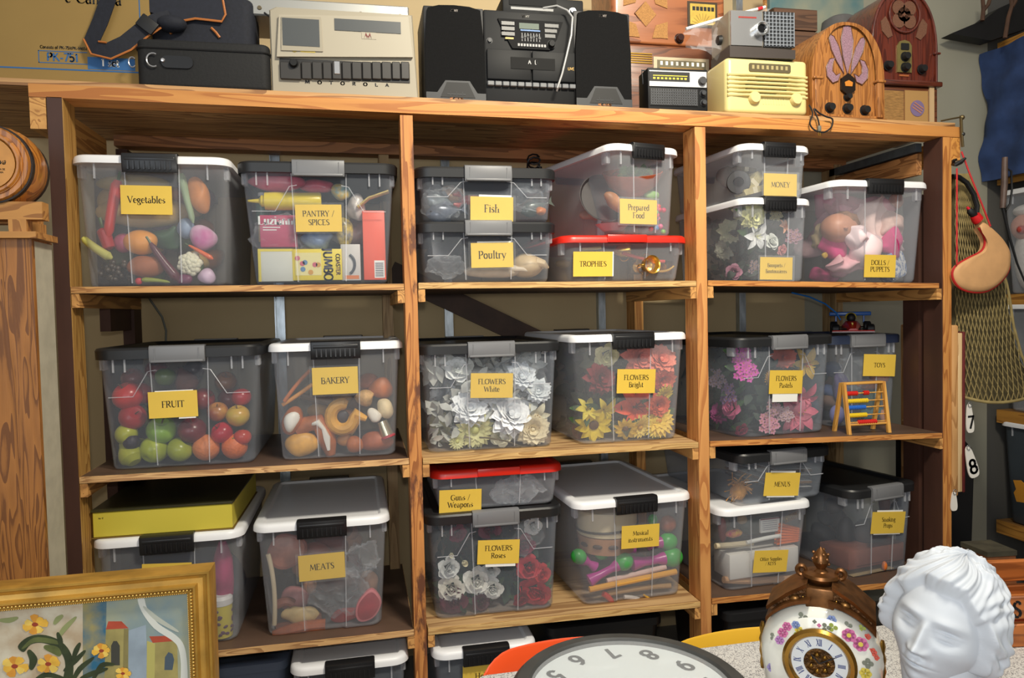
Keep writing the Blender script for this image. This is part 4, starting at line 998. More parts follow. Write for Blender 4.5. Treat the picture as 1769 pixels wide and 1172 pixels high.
chilli([(260, 420), (280, 452), (310, 486)], 8, (92, 30, 46), 'thin dark purple aubergine slanting over the potato', .022, (.6, 1.2), True, 'aubergine')
lump(B, 'potato', 'large reddish brown potato low in the vegetable bin', 'vegetable', 253, 461, 31, 18, M((164, 96, 58), .6, var=.2, scale=20), amp=.14, seed=6)
t, s = put(B, 'cauliflower', 'white cauliflower in a clear wrapper low by the bin corner', 'vegetable', 330, 456, .04)
mb = MB()
r_ = rnd(4)
for i in range(26):
    a, q = i*2.4, 17*s*math.sqrt(i/26); mb.ball((q*math.cos(a), -10*s*(1-(q/(22*s))**2), q*math.sin(a)), 6.5*s, 8, 6)
mb.build('head', M((226, 222, 196), .6, var=.1, scale=60), t)
MB().ball((0, 6*s, -2*s), (20*s, 12*s, 18*s), 14, 8).build('leaf', M((110, 140, 80), .5), t)
lump(B, 'cabbage', 'pink and purple cabbage above the cauliflower', 'vegetable', 352, 411, 22, 22, M((190, 92, 150), .5, var=.5, scale=10, col2=(220, 200, 214)), amp=.14, seed=7)
chilli([(326, 424), (345, 434), (368, 448)], 4, (226, 100, 40), 'orange carrot crossing the cauliflower', .018, (.5, 1.2), True, 'carrot')
lump(B, 'garlic_bulb', 'pale purple garlic bulb in the low corner of the vegetable bin', 'vegetable', 358, 480, 15, 13, M((206, 178, 200), .4, var=.3, scale=16), amp=.1, seed=8)
lump(B, 'sweet_potato', 'orange sweet potato high by the corner of the vegetable bin', 'vegetable', 344, 338, 17, 33, M((198, 124, 58), .5, var=.25, scale=16), amp=.1, seed=9, tilt=-14)
chilli([(312, 300), (322, 340), (334, 386)], 8, (150, 170, 130), 'pale green leek standing beside the name card', .035, (1, .6), False, 'leek')
lump(B, 'lettuce', 'dark green lettuce behind the pumpkin', 'vegetable', 289, 410, 28, 24, M((44, 78, 42), .5, var=.5, scale=9), dep=.09, amp=.3, seed=10)
lump(B, 'lettuce', 'olive green lettuce low behind the cucumber', 'vegetable', 160, 440, 24, 26, M((70, 78, 44), .5, var=.5, scale=9), dep=.11, amp=.3, seed=11)
t, s = put(B, 'grape_bunch', 'bunch of dark toy olives in the low corner by the dark post', 'vegetable', 168, 468, .05, half=(.05, .03))
mb = MB(); r_ = rnd(2)
for i in range(34): mb.ball((r_.uniform(-20, 24)*s, r_.uniform(-10, 14)*s, r_.uniform(-16, 17)*s), 5*s, 8, 6)
mb.build('olives', M((74, 62, 50), .35, var=.4, scale=30), t)
lump(B, 'radish', 'tiny red radish on the vegetable bin floor', 'vegetable', 240, 486, 6, 6, PL((200, 30, 50)), amp=.05)
chilli([(246, 484), (268, 483), (294, 488)], 5, (150, 160, 56), 'olive green chilli lying on the vegetable bin floor', .02)
lump(B, 'onion', 'pink onion tucked behind the pumpkin', 'vegetable', 213, 420, 16, 17, M((170, 70, 100), .35, var=.2), dep=.06, amp=.04, seed=13)
lump(B, 'beetroot', 'purple beetroot by the aubergine tip', 'vegetable', 318, 486, 14, 9, M((110, 40, 80), .4), amp=.06, seed=14)
lump(B, 'turnip', 'blue-white turnip behind the leek', 'vegetable', 322, 395, 15, 18, M((130, 146, 170), .5, var=.3), dep=.06, amp=.06, seed=15)
# ---------------------------------------------------------------- packets, meats, toys and other contents
def packet(B, name, label, cat, q, depth, mats, dep=.02, extra=None, r=.002, group=None):
    """box-shaped packet from its pixel rectangle (u0, v0, u1, v1)"""
    u0, v0, u1, v1 = q
    a, b_ = binpt(B, u0, v1, dep), binpt(B, u1, v0, dep); Mi = B.M.inverted(); a, b_ = Mi @ a, Mi @ b_
    w, h = b_.x-a.x, b_.z-a.z
    t = thing(name, label, cat, clamp(B, B.M @ Vector(((a.x+b_.x)/2, dep, max(a.z, .006)+h/2)), w/2, h/2), group=group)
    t.rotation_euler = (0, 0, B.t.rotation_euler.z)
    MB().rbox(-w/2, w/2, 0, depth, -h/2, h/2, r, 2).build('carton', mats, t)
    if extra: extra(t, w, h)
    return t
def patch(t, x0, x1, z0, z1, mat, name='printed_panel', y=-.0006):
    return MB().box(x0, x1, y, y+.0004, z0, z1).build(name, mat, t, smooth=False)
B = BINS['pantry']
def ex(t, w, h):
    lettering(t, ['Luzianne'], .26*h, .1, PAPER, y=-.001, z=.32*h, weight=.2, serif=.03)
    patch(t, -w*.42, w*.05, .10*h, .13*h, PAPER); patch(t, -w*.42, -w*.05, .02*h, .05*h, PAPER)
packet(B, 'tea_carton', 'crimson tea carton with white lettering beside the pantry name card', 'packet', (450, 372, 512, 427), .06, PL((186, 44, 88)), .02, ex)
def ex(t, w, h):
    patch(t, -w/2, w/2, .42*h, .5*h, PL((226, 206, 70))); patch(t, -w/2, -w*.42, -h/2, h/2, PL((226, 206, 70)), y=-.0008)
packet(B, 'cereal_carton', 'pale grey and yellow carton in the low corner of the pantry bin', 'packet', (447, 430, 506, 487), .09, M((206, 206, 196), .4), .012, ex)
def ex(t, w, h):
    patch(t, -w*.44, w*.08, -.34*h, .38*h, PL((226, 214, 150)))
    r_ = rnd(3)
    for i in range(7):
        x, z = r_.uniform(-.4, .02)*w, r_.uniform(-.28, .3)*h; MB().move(x, -.0012, z, 90).lathe([(0, 0), (h*.08, 0), (h*.08, .0005), (0, .0005)], 10).build('printed_fruit', PL([(200, 90, 110), (90, 130, 170), (206, 150, 60)][i % 3]), t)
    mb = MB(); text_mesh(mb, 'JUMBO', .17*w, 0, -.085*w, 0, weight=.2, serif=0, thin=.16)
    o = mb.build('lettering', PL((50, 50, 70)), t, smooth=False); o.location = (w*.22, -.0012, 0); o.rotation_euler = (0, R(90), 0)
    mb = MB(); text_mesh(mb, 'COASTER', .08*w, 0, -.04*w, 0, weight=.2, serif=0, thin=.16)
    o = mb.build('lettering', PL((110, 70, 40)), t, smooth=False); o.location = (w*.42, -.0012, 0); o.rotation_euler = (0, R(90), 0)
packet(B, 'cookie_carton', 'yellow carton with large upright lettering on the pantry bin floor', 'packet', (506, 430, 590, 485), .08, PL((232, 208, 62)), .010, ex)
def ex(t, w, h):
    mb = MB()
    mb.tube([(x, -.001, z) for x, z in arc(-w*.3, -.05*h, w*.5, -60, 60, 12, rz=h*.3)], w*.08, 6); mb.build('printed_arc', PL((90, 96, 104)), t)
    patch(t, -w*.3, w*.4, -.46*h, -.36*h, PL((214, 120, 60)))
packet(B, 'flour_bag', 'white packet with a dark arc behind the orange carton', 'packet', (590, 422, 622, 485), .07, M((206, 202, 198), .5), .02, ex)
def ex(t, w, h):
    patch(t, -w*.02, w*.44, -.47*h, -.22*h, PAPER, 'barcode_label')
    for i in range(8): patch(t, w*.02, w*.38, -.45*h+i*.026*h, -.435*h+i*.026*h, M((110, 110, 120), .6), 'barcode_bar', -.001)
o = packet(B, 'spaghetti_carton', 'tall red-orange carton with a white barcode label in the pantry bin', 'packet', (629, 364, 664, 484), .05, PL((236, 96, 70)), .015, ex)
t, s = put(B, 'squeeze_bottle', 'yellow squeeze bottle lying above the crimson carton', 'bottle', 506, 348, .045)
t.rotation_euler = (0, R(90), 0)
YB = PL((226, 200, 40), .3)
MB().lathe([(0, -48*s), (15*s, -46*s), (16*s, -30*s), (15*s, 10*s), (16*s, 44*s), (14*s, 48*s), (0, 48*s)], 20).build('body', YB, t)
MB().lathe([(0, -74*s), (2*s, -74*s), (4*s, -56*s), (10*s, -52*s), (10*s, -46*s), (0, -46*s)], 14).build('nozzle', YB, t)
lump(B, 'sugar_bag', 'pink and red bag under the lid of the pantry bin', 'packet', 474, 315, 48, 17, M((206, 70, 100), .35, var=.3, scale=14), dep=.06, amp=.1, seed=2)
lump(B, 'candy_bag', 'second pink bag behind the grey latch of the pantry bin', 'packet', 548, 322, 30, 12, M((200, 74, 96), .3, var=.4, scale=18), dep=.07, amp=.12, seed=3)
t, s = put(B, 'spice_tin', 'yellow and white curved spice packet high in the pantry bin', 'packet', 645, 345, .03)
MB().tube([(-27*s, 0, -14*s), (-8*s, 0, 2*s), (26*s, 0, 14*s)], 9*s, 8, flat=.35).build('packet', M((222, 196, 120), .4, var=.2, scale=40), t)
lump(B, 'snack_bag', 'blue and white snack bag below the pantry name card', 'packet', 548, 414, 26, 18, M((150, 170, 200), .25, var=.4, scale=20, col2=(60, 90, 140)), dep=.04, amp=.2, seed=5)
lump(B, 'snack_bag', 'yellow and black snack bag beside the pantry name card', 'packet', 596, 402, 14, 26, M((214, 186, 70), .3, col2=(50, 46, 50), scale=50), dep=.04, amp=.15, seed=6)
lump(B, 'snack_bag', 'teal and yellow packet under the latch of the pantry bin', 'packet', 590, 332, 18, 14, M((90, 160, 176), .3, col2=(220, 180, 60), scale=40), dep=.05, amp=.15, seed=7)
lump(B, 'snack_bag', 'white crumpled packet beside the spice packet', 'packet', 617, 362, 18, 22, M((206, 196, 190), .3, var=.3, scale=30), dep=.06, amp=.2, seed=8)
lump(B, 'snack_bag', 'brown packet behind the flour and orange cartons', 'packet', 618, 400, 22, 26, M((120, 76, 70), .4, var=.4, scale=20), dep=.09, amp=.2, seed=9)
for (u, v, h, c, l) in ((436, 360, 24, (52, 84, 60), 'green bottle high by the side of the pantry bin'), (440, 395, 24, (196, 150, 70), 'orange labelled jar by the side of the pantry bin'), (446, 430, 30, (40, 80, 62), 'dark green bottle by the side of the pantry bin'), (452, 472, 16, (190, 160, 90), 'short amber jar in the low corner of the pantry bin')):
    t, s = put(B, 'sauce_bottle', l, 'bottle', u, v, .10, half=(.03, .04))
    MB().lathe([(0, -h*s), (11*s, -h*s), (11*s, h*.5*s), (6*s, h*.75*s), (6*s, h*s), (0, h*s)], 16).build('glass', PL(c, .25), t)
    MB().lathe([(0, h*.85*s), (7*s, h*.85*s), (7*s, h*1.1*s), (0, h*1.1*s)], 12).build('cap', PL((190, 190, 186)), t)
plastic_bag(B, 500, 410, 60, 40, 'clear wrapper over the cartons in the pantry bin', .004, 12, veil=.03)
# ---- fish, poultry
def fish(B, u, v, L, col, label, tilt=0, dep=.05, seed=1):
    t, s = put(B, 'toy_fish', label, 'fish', u, v, dep); t.rotation_euler = (0, R(tilt), B.t.rotation_euler.z); L *= s
    rings = []
    for i in range(11):
        k = i/10; h = L*.2*math.sin(PI*min(1, k*1.12)**.8)+.003; x = -L*.5+L*.86*k
        rings.append([(x, h*.45*math.cos(a), h*math.sin(a)) for a in [2*PI*j/12 for j in range(12)]])
    MB().loft(rings).build('body', M(col, .25, var=.4, scale=30, metal=.2), t)
    MB().slab([(L*.33, 0), (L*.5, L*.16), (L*.45, 0), (L*.5, -L*.16)], -.002, .002).build('tail_fin', M(col, .4), t)
    MB().slab([(-L*.15, L*.16), (.0, L*.27), (L*.15, L*.14)], -.0015, .0015).build('back_fin', M(col, .4), t)
    MB().ball((-L*.38, -L*.07, L*.05), L*.025, 8, 6).build('eye', PL((20, 20, 20), .1), t)
B = BINS['fish']
fish(B, 763, 348, 70, (120, 128, 132), 'silver toy fish in the corner of the fish bin', 18)
fish(B, 772, 366, 74, (90, 96, 110), 'blue-grey toy fish lying low in the fish bin', -8, .03)
fish(B, 790, 340, 60, (176, 130, 90), 'orange-brown toy fish beside the fish name card', 30, .06)
fish(B, 928, 358, 60, (70, 78, 70), 'dark green toy fish behind the fish name card', -20, .06)
fish(B, 915, 330, 54, (84, 88, 96), 'dark grey toy fish under the lid of the fish bin', 10, .08)
t, s = put(B, 'toy_lobster', 'red toy lobster beside the fish name card', 'lobster', 822, 346, .05)
LOB = PL((176, 44, 40), .35)
mb = MB(); mb.loft([[(x*s, q*s*.7*math.cos(a), q*s*math.sin(a)) for a in [2*PI*j/10 for j in range(10)]] for x, q in ((-26, 4), (-18, 8), (-4, 9), (8, 8), (20, 6), (28, 3))]); mb.build('shell', LOB, t)
for s_ in (-1, 1):
    MB().tube([(-22*s, 0, 4*s*s_), (-32*s, -4*s, 10*s*s_), (-40*s, -6*s, 8*s*s_)], [2*s, 5*s, 2*s], 8).build('claw', LOB, t)
lump(B, 'toy_crab', 'orange toy crab by the far corner of the fish bin', 'crab', 944, 365, 10, 7, PL((190, 110, 50), .4), amp=.2, seed=2)
plastic_bag(B, 765, 348, 36, 28, 'shiny clear wrapper round the silver fish', .004, 21, veil=.05)
plastic_bag(B, 905, 345, 40, 22, 'shiny clear wrapper round the dark fish', .004, 22, veil=.04)
B = BINS['poul']
def bird(u, v, rx, rz, col, label, dep, seed):
    t, s = put(B, 'toy_chicken', label, 'poultry', u, v, dep, half=(rx*1.3*.00155, rz*.00155)); X, Z = rx*s, rz*s
    mb = MB().ball((0, 0, 0), (X, Z*1.3, Z), 22, 14); noisy(mb, Z*.12, 2.2/Z, seed); mb.build('body', M(col, .45, var=.15, scale=25), t, ang=60)
    for q in (-1, 1):
        MB().tube([(X*.5, q*Z*.8, Z*.2), (X*.95, q*Z*.9, Z*.1), (X*1.25, q*Z*.75, -Z*.2)], [Z*.45, Z*.3, Z*.12], 10).build('drumstick', M(col, .45), t)
bird(852, 468, 52, 13, (206, 190, 168), 'pale plucked toy chicken lying below the poultry name card', .05, 3)
bird(908, 460, 28, 23, (202, 176, 136), 'tan roast toy chicken beside the poultry name card', .08, 4)
lump(B, 'toy_turkey', 'dark roast toy turkey in the shaded corner of the poultry bin', 'poultry', 768, 445, 34, 30, M((64, 62, 66), .4, var=.3), dep=.10, amp=.1, seed=5)
lump(B, 'toy_turkey', 'charcoal toy bird behind the poultry name card', 'poultry', 830, 420, 40, 18, M((70, 62, 58), .4, var=.3), dep=.13, amp=.1, seed=6)
plastic_bag(B, 770, 462, 34, 20, 'clear wrapper in the low corner of the poultry bin', .004, 23, veil=.05)
# ---- prepared food, trophies, money
B = BINS['prep']
t, s = put(B, 'salad_bowl', 'orange-brown bowl of salad high in the prepared food bin', 'bowl', 1092, 312, .10); t.rotation_euler = (R(18), R(-6), 0)
MB().lathe([(0, -26*s), (24*s, -24*s), (42*s, -8*s), (52*s, 14*s), (50*s, 14*s), (40*s, -4*s), (0, -18*s)], 26).build('bowl', M((186, 92, 56), .4, var=.2), t)
mb = MB(); r_ = rnd(3)
for i in range(60):
    s0 = len(mb.v); petal(mb, 18*s, 10*s, 0, r_.uniform(0, 6.28), r_.uniform(10, 70), -20, .5, 3)
    dx, dy = r_.uniform(-34, 34)*s, r_.uniform(-30, 30)*s
    for j in range(s0, len(mb.v)): x, y, z = mb.v[j]; mb.v[j] = (x+dx, y+dy, z+8*s)
mb.build('salad', M((110, 150, 70), .5, var=.4, scale=30), t, ang=80)
t, s = put(B, 'pizza_pan', 'dark round pan standing on edge in the prepared food bin', 'pan', 1040, 345, .12); t.rotation_euler = (R(72), R(20), 0)
MB().lathe([(0, 0), (40*s, 0), (44*s, 6*s), (43*s, 6*s), (39*s, 1.5*s), (0, 1.5*s)], 28).build('pan', M((50, 46, 48), .5), t)
t, s = put(B, 'serving_bowl', 'pink bowl on the floor of the prepared food bin', 'bowl', 1058, 394, .07, half=(.05, .012))
MB().lathe([(0, -6*s), (16*s, -6*s), (30*s, 6*s), (28*s, 6*s), (14*s, -3*s), (0, -3*s)], 26).build('bowl', PL((200, 150, 150), .3), t)
lump(B, 'sandwich', 'tan toy sandwich above the pink bowl', 'food', 1020, 372, 26, 10, M((176, 146, 108), .5, var=.3), dep=.09, amp=.15, seed=4)
lump(B, 'pie_slice', 'orange-brown pie slice beside the prepared food name card', 'food', 1062, 350, 12, 26, M((170, 110, 60), .5, var=.3), dep=.06, amp=.12, seed=5, tilt=-50)
t, s = put(B, 'candy_bag', 'bag of red, pink and green sweets beside the prepared food name card', 'sweets', 1134, 376, .03, half=(.02, .03))
for i in range(22):
    r_ = rnd(i+5); MB().ball((r_.uniform(-12, 12)*s, r_.uniform(-6, 8)*s, r_.uniform(-26, 26)*s), 4.5*s, 8, 6).build('sweet', PL([(206, 50, 90), (220, 110, 150), (120, 190, 90), (210, 60, 50), (90, 150, 200)][i % 5], .3), t)
lump(B, 'jelly_mould', 'green toy jelly above the prepared food name card', 'food', 1126, 338, 16, 8, PL((140, 180, 110), .3), dep=.06, amp=.15, seed=6)
B = BINS['tro']
def trophy(u, v, L, label, tilt, dep, col=GOLDM):
    t, s = put(B, 'trophy_cup', label, 'trophy', u, v, dep, half=(.03, .028)); L *= s; t.rotation_euler = (R(tilt[0]), R(tilt[1]), R(tilt[2]))
    MB().lathe([(0, 0), (.16*L, 0), (.16*L, .06*L), (.05*L, .1*L), (.035*L, .3*L), (.07*L, .36*L), (.19*L, .5*L), (.23*L, .78*L), (.25*L, .8*L), (.22*L, .78*L), (.17*L, .52*L), (0, .42*L)], 24).build('cup', col, t)
    for q in (-1, 1): MB().tube([(q*(.2*L+.11*L*math.sin(a)), 0, .62*L+.13*L*math.cos(a)) for a in [PI*i/10 for i in range(11)]], .016*L, 6).build('handle', col, t)
    MB().rbox(-.18*L, .18*L, -.18*L, .18*L, -.2*L, 0, .01*L, 1).build('plinth', PL((60, 40, 30), .4), t)
trophy(1100, 462, 62, 'gold trophy cup lying with its mouth to the front of the red-lidded bin', (88, 0, 10), .07)
trophy(1040, 440, 60, 'gold trophy cup lying behind the trophies name card', (10, 80, 0), .09)
trophy(1165, 462, 60, 'gold trophy cup lying by the corner of the red-lidded bin', (8, -84, 10), .06)
stick(B, 'award_ribbon', 'red award ribbon lying across the trophies bin', 'ribbon', [(1075, 437), (1120, 452), (1148, 452)], 3, PL((190, 50, 44)), .03)
stick(B, 'trophy_figure', 'small gold winged figure lying at the front corner of the trophies bin', 'trophy', [(1124, 466), (1150, 474), (1164, 460)], 2.2, M((226, 190, 100), .2, .8), .018)
stick(B, 'medal_bar', 'pale gold bar high in the trophies bin', 'trophy', [(1006, 431), (1022, 430), (1038, 428)], 3, M((216, 196, 110), .3, .6), .03)
B = BINS['money']
t, s = put(B, 'coin_roll', 'black ring-shaped roll in the money bin', 'roll', 1276, 316, .06); t.rotation_euler = (R(90), 0, R(-30))
MB().lathe([(9*s, -8*s), (19*s, -8*s), (20*s, -6*s), (20*s, 6*s), (19*s, 8*s), (9*s, 8*s), (9*s, -8*s)], 24).build('roll', M((40, 38, 40), .5), t)
def bills(u, v, w, n, label, tilt, dep, col=(176, 164, 118)):
    t, s = put(B, 'banknote_bundle', label, 'money', u, v, dep, half=(w*.0009, n*.0022)); t.rotation_euler = (0, R(tilt), B.t.rotation_euler.z); w *= s
    mb = MB(); r_ = rnd(n)
    for i in range(n): o = r_.uniform(-.002, .002); mb.box(-w/2+o, w/2+o, 0, .06, i*.0035-n*.00175, i*.0035-n*.00175+.003)
    mb.build('notes', M(col, .7, var=.25, scale=60), t, smooth=False)
    MB().box(-w*.1, w*.1, -.001, .061, -n*.00185, n*.00185).build('band', PL((206, 196, 170)), t, smooth=False)
bills(1304, 316, 40, 9, 'tan bundle of play banknotes tilted beside the money name card', -50, .04)
bills(1305, 328, 44, 6, 'bundle of play banknotes lying under the tilted one', -14, .03, (190, 176, 130))
bills(1392, 322, 26, 8, 'bundle of play banknotes in the corner of the money bin', 4, .03, (180, 168, 140))
bills(1290, 292, 40, 4, 'dark bundle of play banknotes high in the money bin', 4, .10, (96, 84, 54))
lump(B, 'cloth_purse', 'brown cloth purse deep in the money bin', 'purse', 1255, 305, 18, 18, M((96, 76, 60), .8), dep=.14, amp=.15)
# ---- dolls and puppets
B = BINS['doll']
PINK, HOT, PALEP = M((232, 178, 186), .85, var=.15, scale=20), M((214, 60, 130), .8, var=.12), M((236, 206, 200), .85, var=.1, scale=20)
def cloth(u, v, rx, rz, mat, label, seed, dep=None, tilt=0, amp=.34, nm='doll_dress', cat='doll clothes'): return lump(B, nm, label, cat, u, v, rx, rz, mat, dep, amp=amp, freq=3.4, seed=seed, tilt=tilt, res=(34, 22))
t, s = put(B, 'toy_doll', 'tan doll head lying among the pink clothes', 'doll', 1449, 394, .07, half=(.045, .04))
mb = MB().ball((0, 0, 0), (32*s, 28*s, 25*s), 22, 14); mb.ball((-8*s, -27*s, -3*s), (4*s, 4*s, 3*s), 8, 6); mb.build('head', PL((196, 136, 106), .45), t)
mb = MB().ball((10*s, 3*s, 7*s), (28*s, 28*s, 22*s), 18, 12); noisy(mb, .004, 200, 3); mb.build('hair', M((140, 96, 64), .7, var=.3, scale=60), t)
cloth(1515, 378, 40, 36, PALEP, 'pale pink doll dress in folds in the middle of the dolls bin', 1)
cloth(1560, 390, 30, 24, M((226, 190, 180), .85, var=.15), 'peach doll dress beside the pale pink folds', 2, .07)
cloth(1535, 356, 44, 15, M((206, 140, 150), .85, var=.2), 'dusty pink doll blanket under the lid of the dolls bin', 3, .09)
cloth(1460, 356, 46, 20, M((176, 110, 122), .85, var=.2), 'dull pink plush under the lid by the side wall of the dolls bin', 4, .12)
cloth(1478, 408, 24, 20, M((240, 216, 220), .85), 'white-pink doll bonnet below the doll head', 5, .03, 30)
cloth(1498, 430, 26, 26, M((238, 212, 216), .85), 'pale doll cardigan above the dolls name card', 6, .04)
cloth(1440, 425, 30, 20, HOT, 'hot pink doll skirt by the corner of the dolls bin', 7, .035)
cloth(1541, 424, 20, 22, HOT, 'hot pink doll cape above the dolls name card', 8, .035)
cloth(1462, 456, 38, 17, PINK, 'light pink doll blanket low in the dolls bin', 9, .025)
cloth(1428, 478, 34, 16, M((180, 60, 110), .85, var=.2), 'magenta doll skirt on the floor of the dolls bin', 10, .05)
cloth(1577, 462, 26, 26, M((232, 232, 232), .85, col2=(130, 150, 190), scale=60, contrast=.06), 'white doll nightdress with blue sprigs in the low corner of the dolls bin', 11)
cloth(1574, 424, 22, 14, M((220, 190, 196), .85), 'pale mauve doll shawl over the sprigged nightdress', 12, .06)
lump(B, 'doll_shoe', 'small gold doll shoe on the hot pink skirt', 'doll shoe', 1425, 441, 6, 5, PL((206, 170, 60), .4), dep=.016)
lump(B, 'hand_puppet', 'brown plush hand puppet by the latch of the dolls bin', 'puppet', 1550, 345, 13, 13, M((160, 104, 80), .9, var=.2, scale=60), dep=.05, amp=.15)
cloth(1415, 408, 12, 24, M((150, 130, 96), .85, var=.2), 'straw doll hat by the side wall of the dolls bin', 13, .12, 20, nm='doll_hat')
# ---- toys
B = BINS['toy']
t, s = put(B, 'toy_doll', 'orange-tan doll head beside the toys name card', 'doll', 1555, 646, .05, half=(.03, .03))
mb = MB().ball((0, 0, 0), (16*s, 16*s, 19*s), 18, 12); mb.ball((-2*s, -16*s, -2*s), (2.5*s, 3*s, 2.5*s), 8, 6); mb.build('head', PL((206, 124, 76), .45), t)
MB().ball((0, 4*s, 6*s), (16.5*s, 15*s, 15*s), 16, 10).build('hair', PL((170, 96, 60), .6), t)
lump(B, 'plush_toy', 'dark green plush toy in the toys bin behind the abacus', 'plush toy', 1556, 694, 20, 26, M((40, 78, 66), .8, var=.3), dep=.06, amp=.2)
lump(B, 'plush_toy', 'orange plush toy behind the top bar of the abacus', 'plush toy', 1520, 664, 26, 9, M((196, 110, 70), .8), dep=.06, amp=.15, seed=2)
lump(B, 'toy_block', 'lilac toy block in the low corner of the toys bin', 'toy block', 1446, 722, 13, 17, PL((130, 130, 190), .4), amp=.02)
lump(B, 'plush_toy', 'purple plush toy by the wall of the toys bin', 'plush toy', 1452, 668, 14, 26, M((96, 80, 130), .8, var=.3), dep=.08, amp=.2, seed=3)
lump(B, 'toy_figure', 'small peach toy figure low in the toys bin', 'toy figure', 1554, 718, 9, 11, PL((214, 150, 116), .45), amp=.2, dep=.025)
lump(B, 'plush_toy', 'teal plush toy on the toys bin floor behind the abacus', 'plush toy', 1520, 722, 24, 14, M((60, 110, 120), .8, var=.3), amp=.2, seed=4, dep=.05)
stick(B, 'jump_rope', 'tan skipping rope hanging inside the toys bin', 'rope', [(1568, 672), (1578, 704), (1560, 728)], 2, PL((196, 166, 110)), .02)
plastic_bag(B, 1478, 640, 30, 34, 'clear wrapper in the upper corner of the toys bin', .004, 31, veil=.04)
# ---- the bin behind the picture frame
B = BINS['hid']
t, s = put(B, 'squeeze_bottle', 'tall magenta bottle in the corner of the bin behind the gilt frame', 'bottle', 386, 985, .06, half=(.025, .06))
MB().lathe([(0, -44*s), (15*s, -43*s), (17*s, -20*s), (16*s, 20*s), (10*s, 40*s), (6*s, 50*s), (0, 50*s)], 18).build('body', M((168, 60, 104), .35, var=.3, scale=20), t)
MB().lathe([(0, -62*s), (9*s, -62*s), (8*s, -44*s), (0, -44*s)], 14).build('cap', PL((96, 60, 84)), t)
t, s = put(B, 'patterned_tin', 'yellow tin printed with brown shapes, white cap, by the bin corner beside the gilt frame', 'tin', 384, 1087, .04, half=(.028, .062))
MB().lathe([(0, -34*s), (17*s, -34*s), (18*s, 22*s), (0, 22*s)], 24).build('body', M((206, 190, 60), .4), t)
r_ = rnd(8); mb = MB()
for i in range(22):
    a, z = r_.uniform(PI, 2*PI), r_.uniform(-30, 18)*s; mb.T = Matrix.Rotation(a, 4, 'Z') @ Matrix.Translation((17.9*s, 0, z)) @ Matrix.Rotation(r_.uniform(-.6, .6), 4, 'X')
    mb.ball((0, 0, 0), (.9*s, 4*s, 2.6*s), 8, 6)
mb.build('printed_shape', PL((96, 60, 84)), t)
MB().lathe([(0, 22*s), (19*s, 22*s), (19*s, 32*s), (15*s, 37*s), (0, 37*s)], 24).build('cap', PL((216, 214, 214)), t)
lump(B, 'dark_cloth', 'navy cloth filling the bin behind the gilt frame', 'cloth', 280, 1010, 110, 60, M((40, 46, 62), .9, var=.3), dep=.16, amp=.12)
# ---- meats
B = BINS['meat']
def steak(u, v, rx, rz, label, tilt, lean, dep, c1, c2, nm='toy_steak'):
    t, s = put(B, nm, label, 'meat', u, v, dep, half=(rx*s_of(B), rz*s_of(B))); t.rotation_euler = (R(lean), R(tilt), B.t.rotation_euler.z)
    X, Z = rx*s, rz*s; D_ = min(X, Z)*.28
    def rg(k, y): return [(X*k*math.cos(a)*(1+.06*math.sin(2*a)), y, Z*k*math.sin(a)*(1+.08*math.cos(3*a))) for a in [2*PI*j/30 for j in range(30)]]
    MB().loft([rg(.9, -D_), rg(.98, -D_*.8), rg(1, 0), rg(.98, D_*.8), rg(.9, D_)]).build('fat_rim', PL(c2, .4), t)
    MB().loft([rg(.84, -D_*1.03), rg(.8, -D_*1.12)]).build('lean_face', M(c1, .4, var=.25, scale=30), t)
def s_of(B): return 1.0/px_scale(B.M.translation)
steak(637, 1056, 20, 29, 'oval red steak with a pale pink rim low in the meats bin', 24, 0, .03, (176, 44, 56), (222, 120, 126))
steak(497, 952, 34, 30, 'round pinkish salami slice high in the meats bin', 0, -10, .07, (178, 110, 90), (150, 84, 70))
steak(598, 1078, 26, 12, 'flat red cutlet lying beside the oval steak', -6, 10, .05, (176, 40, 40), (160, 44, 44))
lump(B, 'cheese_wedge', 'cream slab with a tan rind in the meats bin', 'cheese', 520, 1062, 34, 14, M((204, 178, 124), .5, var=.2), amp=.12, dep=.06, tilt=8)
stick(B, 'sausage', 'long orange-brown sausage on the meats bin floor', 'sausage', [(474, 1100), (510, 1082), (562, 1080)], 10, M((166, 88, 48), .4, var=.3), .03)
stick(B, 'sausage', 'dark brown sausage lying on the long orange one', 'sausage', [(478, 1086), (520, 1076), (556, 1066)], 8, M((110, 62, 44), .4, var=.3), .06)
stick(B, 'sausage', 'string of small brown sausages by the side of the meats bin', 'sausage', [(478, 1046), (496, 1034), (506, 1044)], 8, M((134, 74, 56), .4, var=.3), .06)
stick(B, 'rib_bone', 'long pale curved rib bone standing in the meats bin', 'bone', [(463, 958), (478, 1010), (474, 1080)], 4, PL((206, 190, 160), .5), .03)
lump(B, 'ham', 'pink toy ham under the meats name card', 'meat', 510, 1034, 26, 22, M((186, 120, 120), .45, var=.2), dep=.10, amp=.1, seed=2)
lump(B, 'ham', 'red-brown toy ham behind the latch of the meats bin', 'meat', 545, 958, 28, 22, M((150, 84, 72), .45, var=.2), dep=.10, amp=.1, seed=3)
lump(B, 'roast', 'dark brown roast behind the meats name card', 'meat', 580, 1000, 44, 34, M((92, 70, 66), .5, var=.3), dep=.12, amp=.1, seed=4)
lump(B, 'roast', 'tan roast in the far corner of the meats bin', 'meat', 636, 1010, 18, 26, M((140, 106, 86), .5, var=.3), dep=.10, amp=.1, seed=5)
plastic_bag(B, 585, 1020, 52, 40, 'crumpled clear wrapper across the meats bin', .006, 41, veil=.07, amp=.7)
plastic_bag(B, 628, 965, 28, 32, 'clear wrapper in the upper corner of the meats bin', .006, 42, veil=.05, amp=.6)
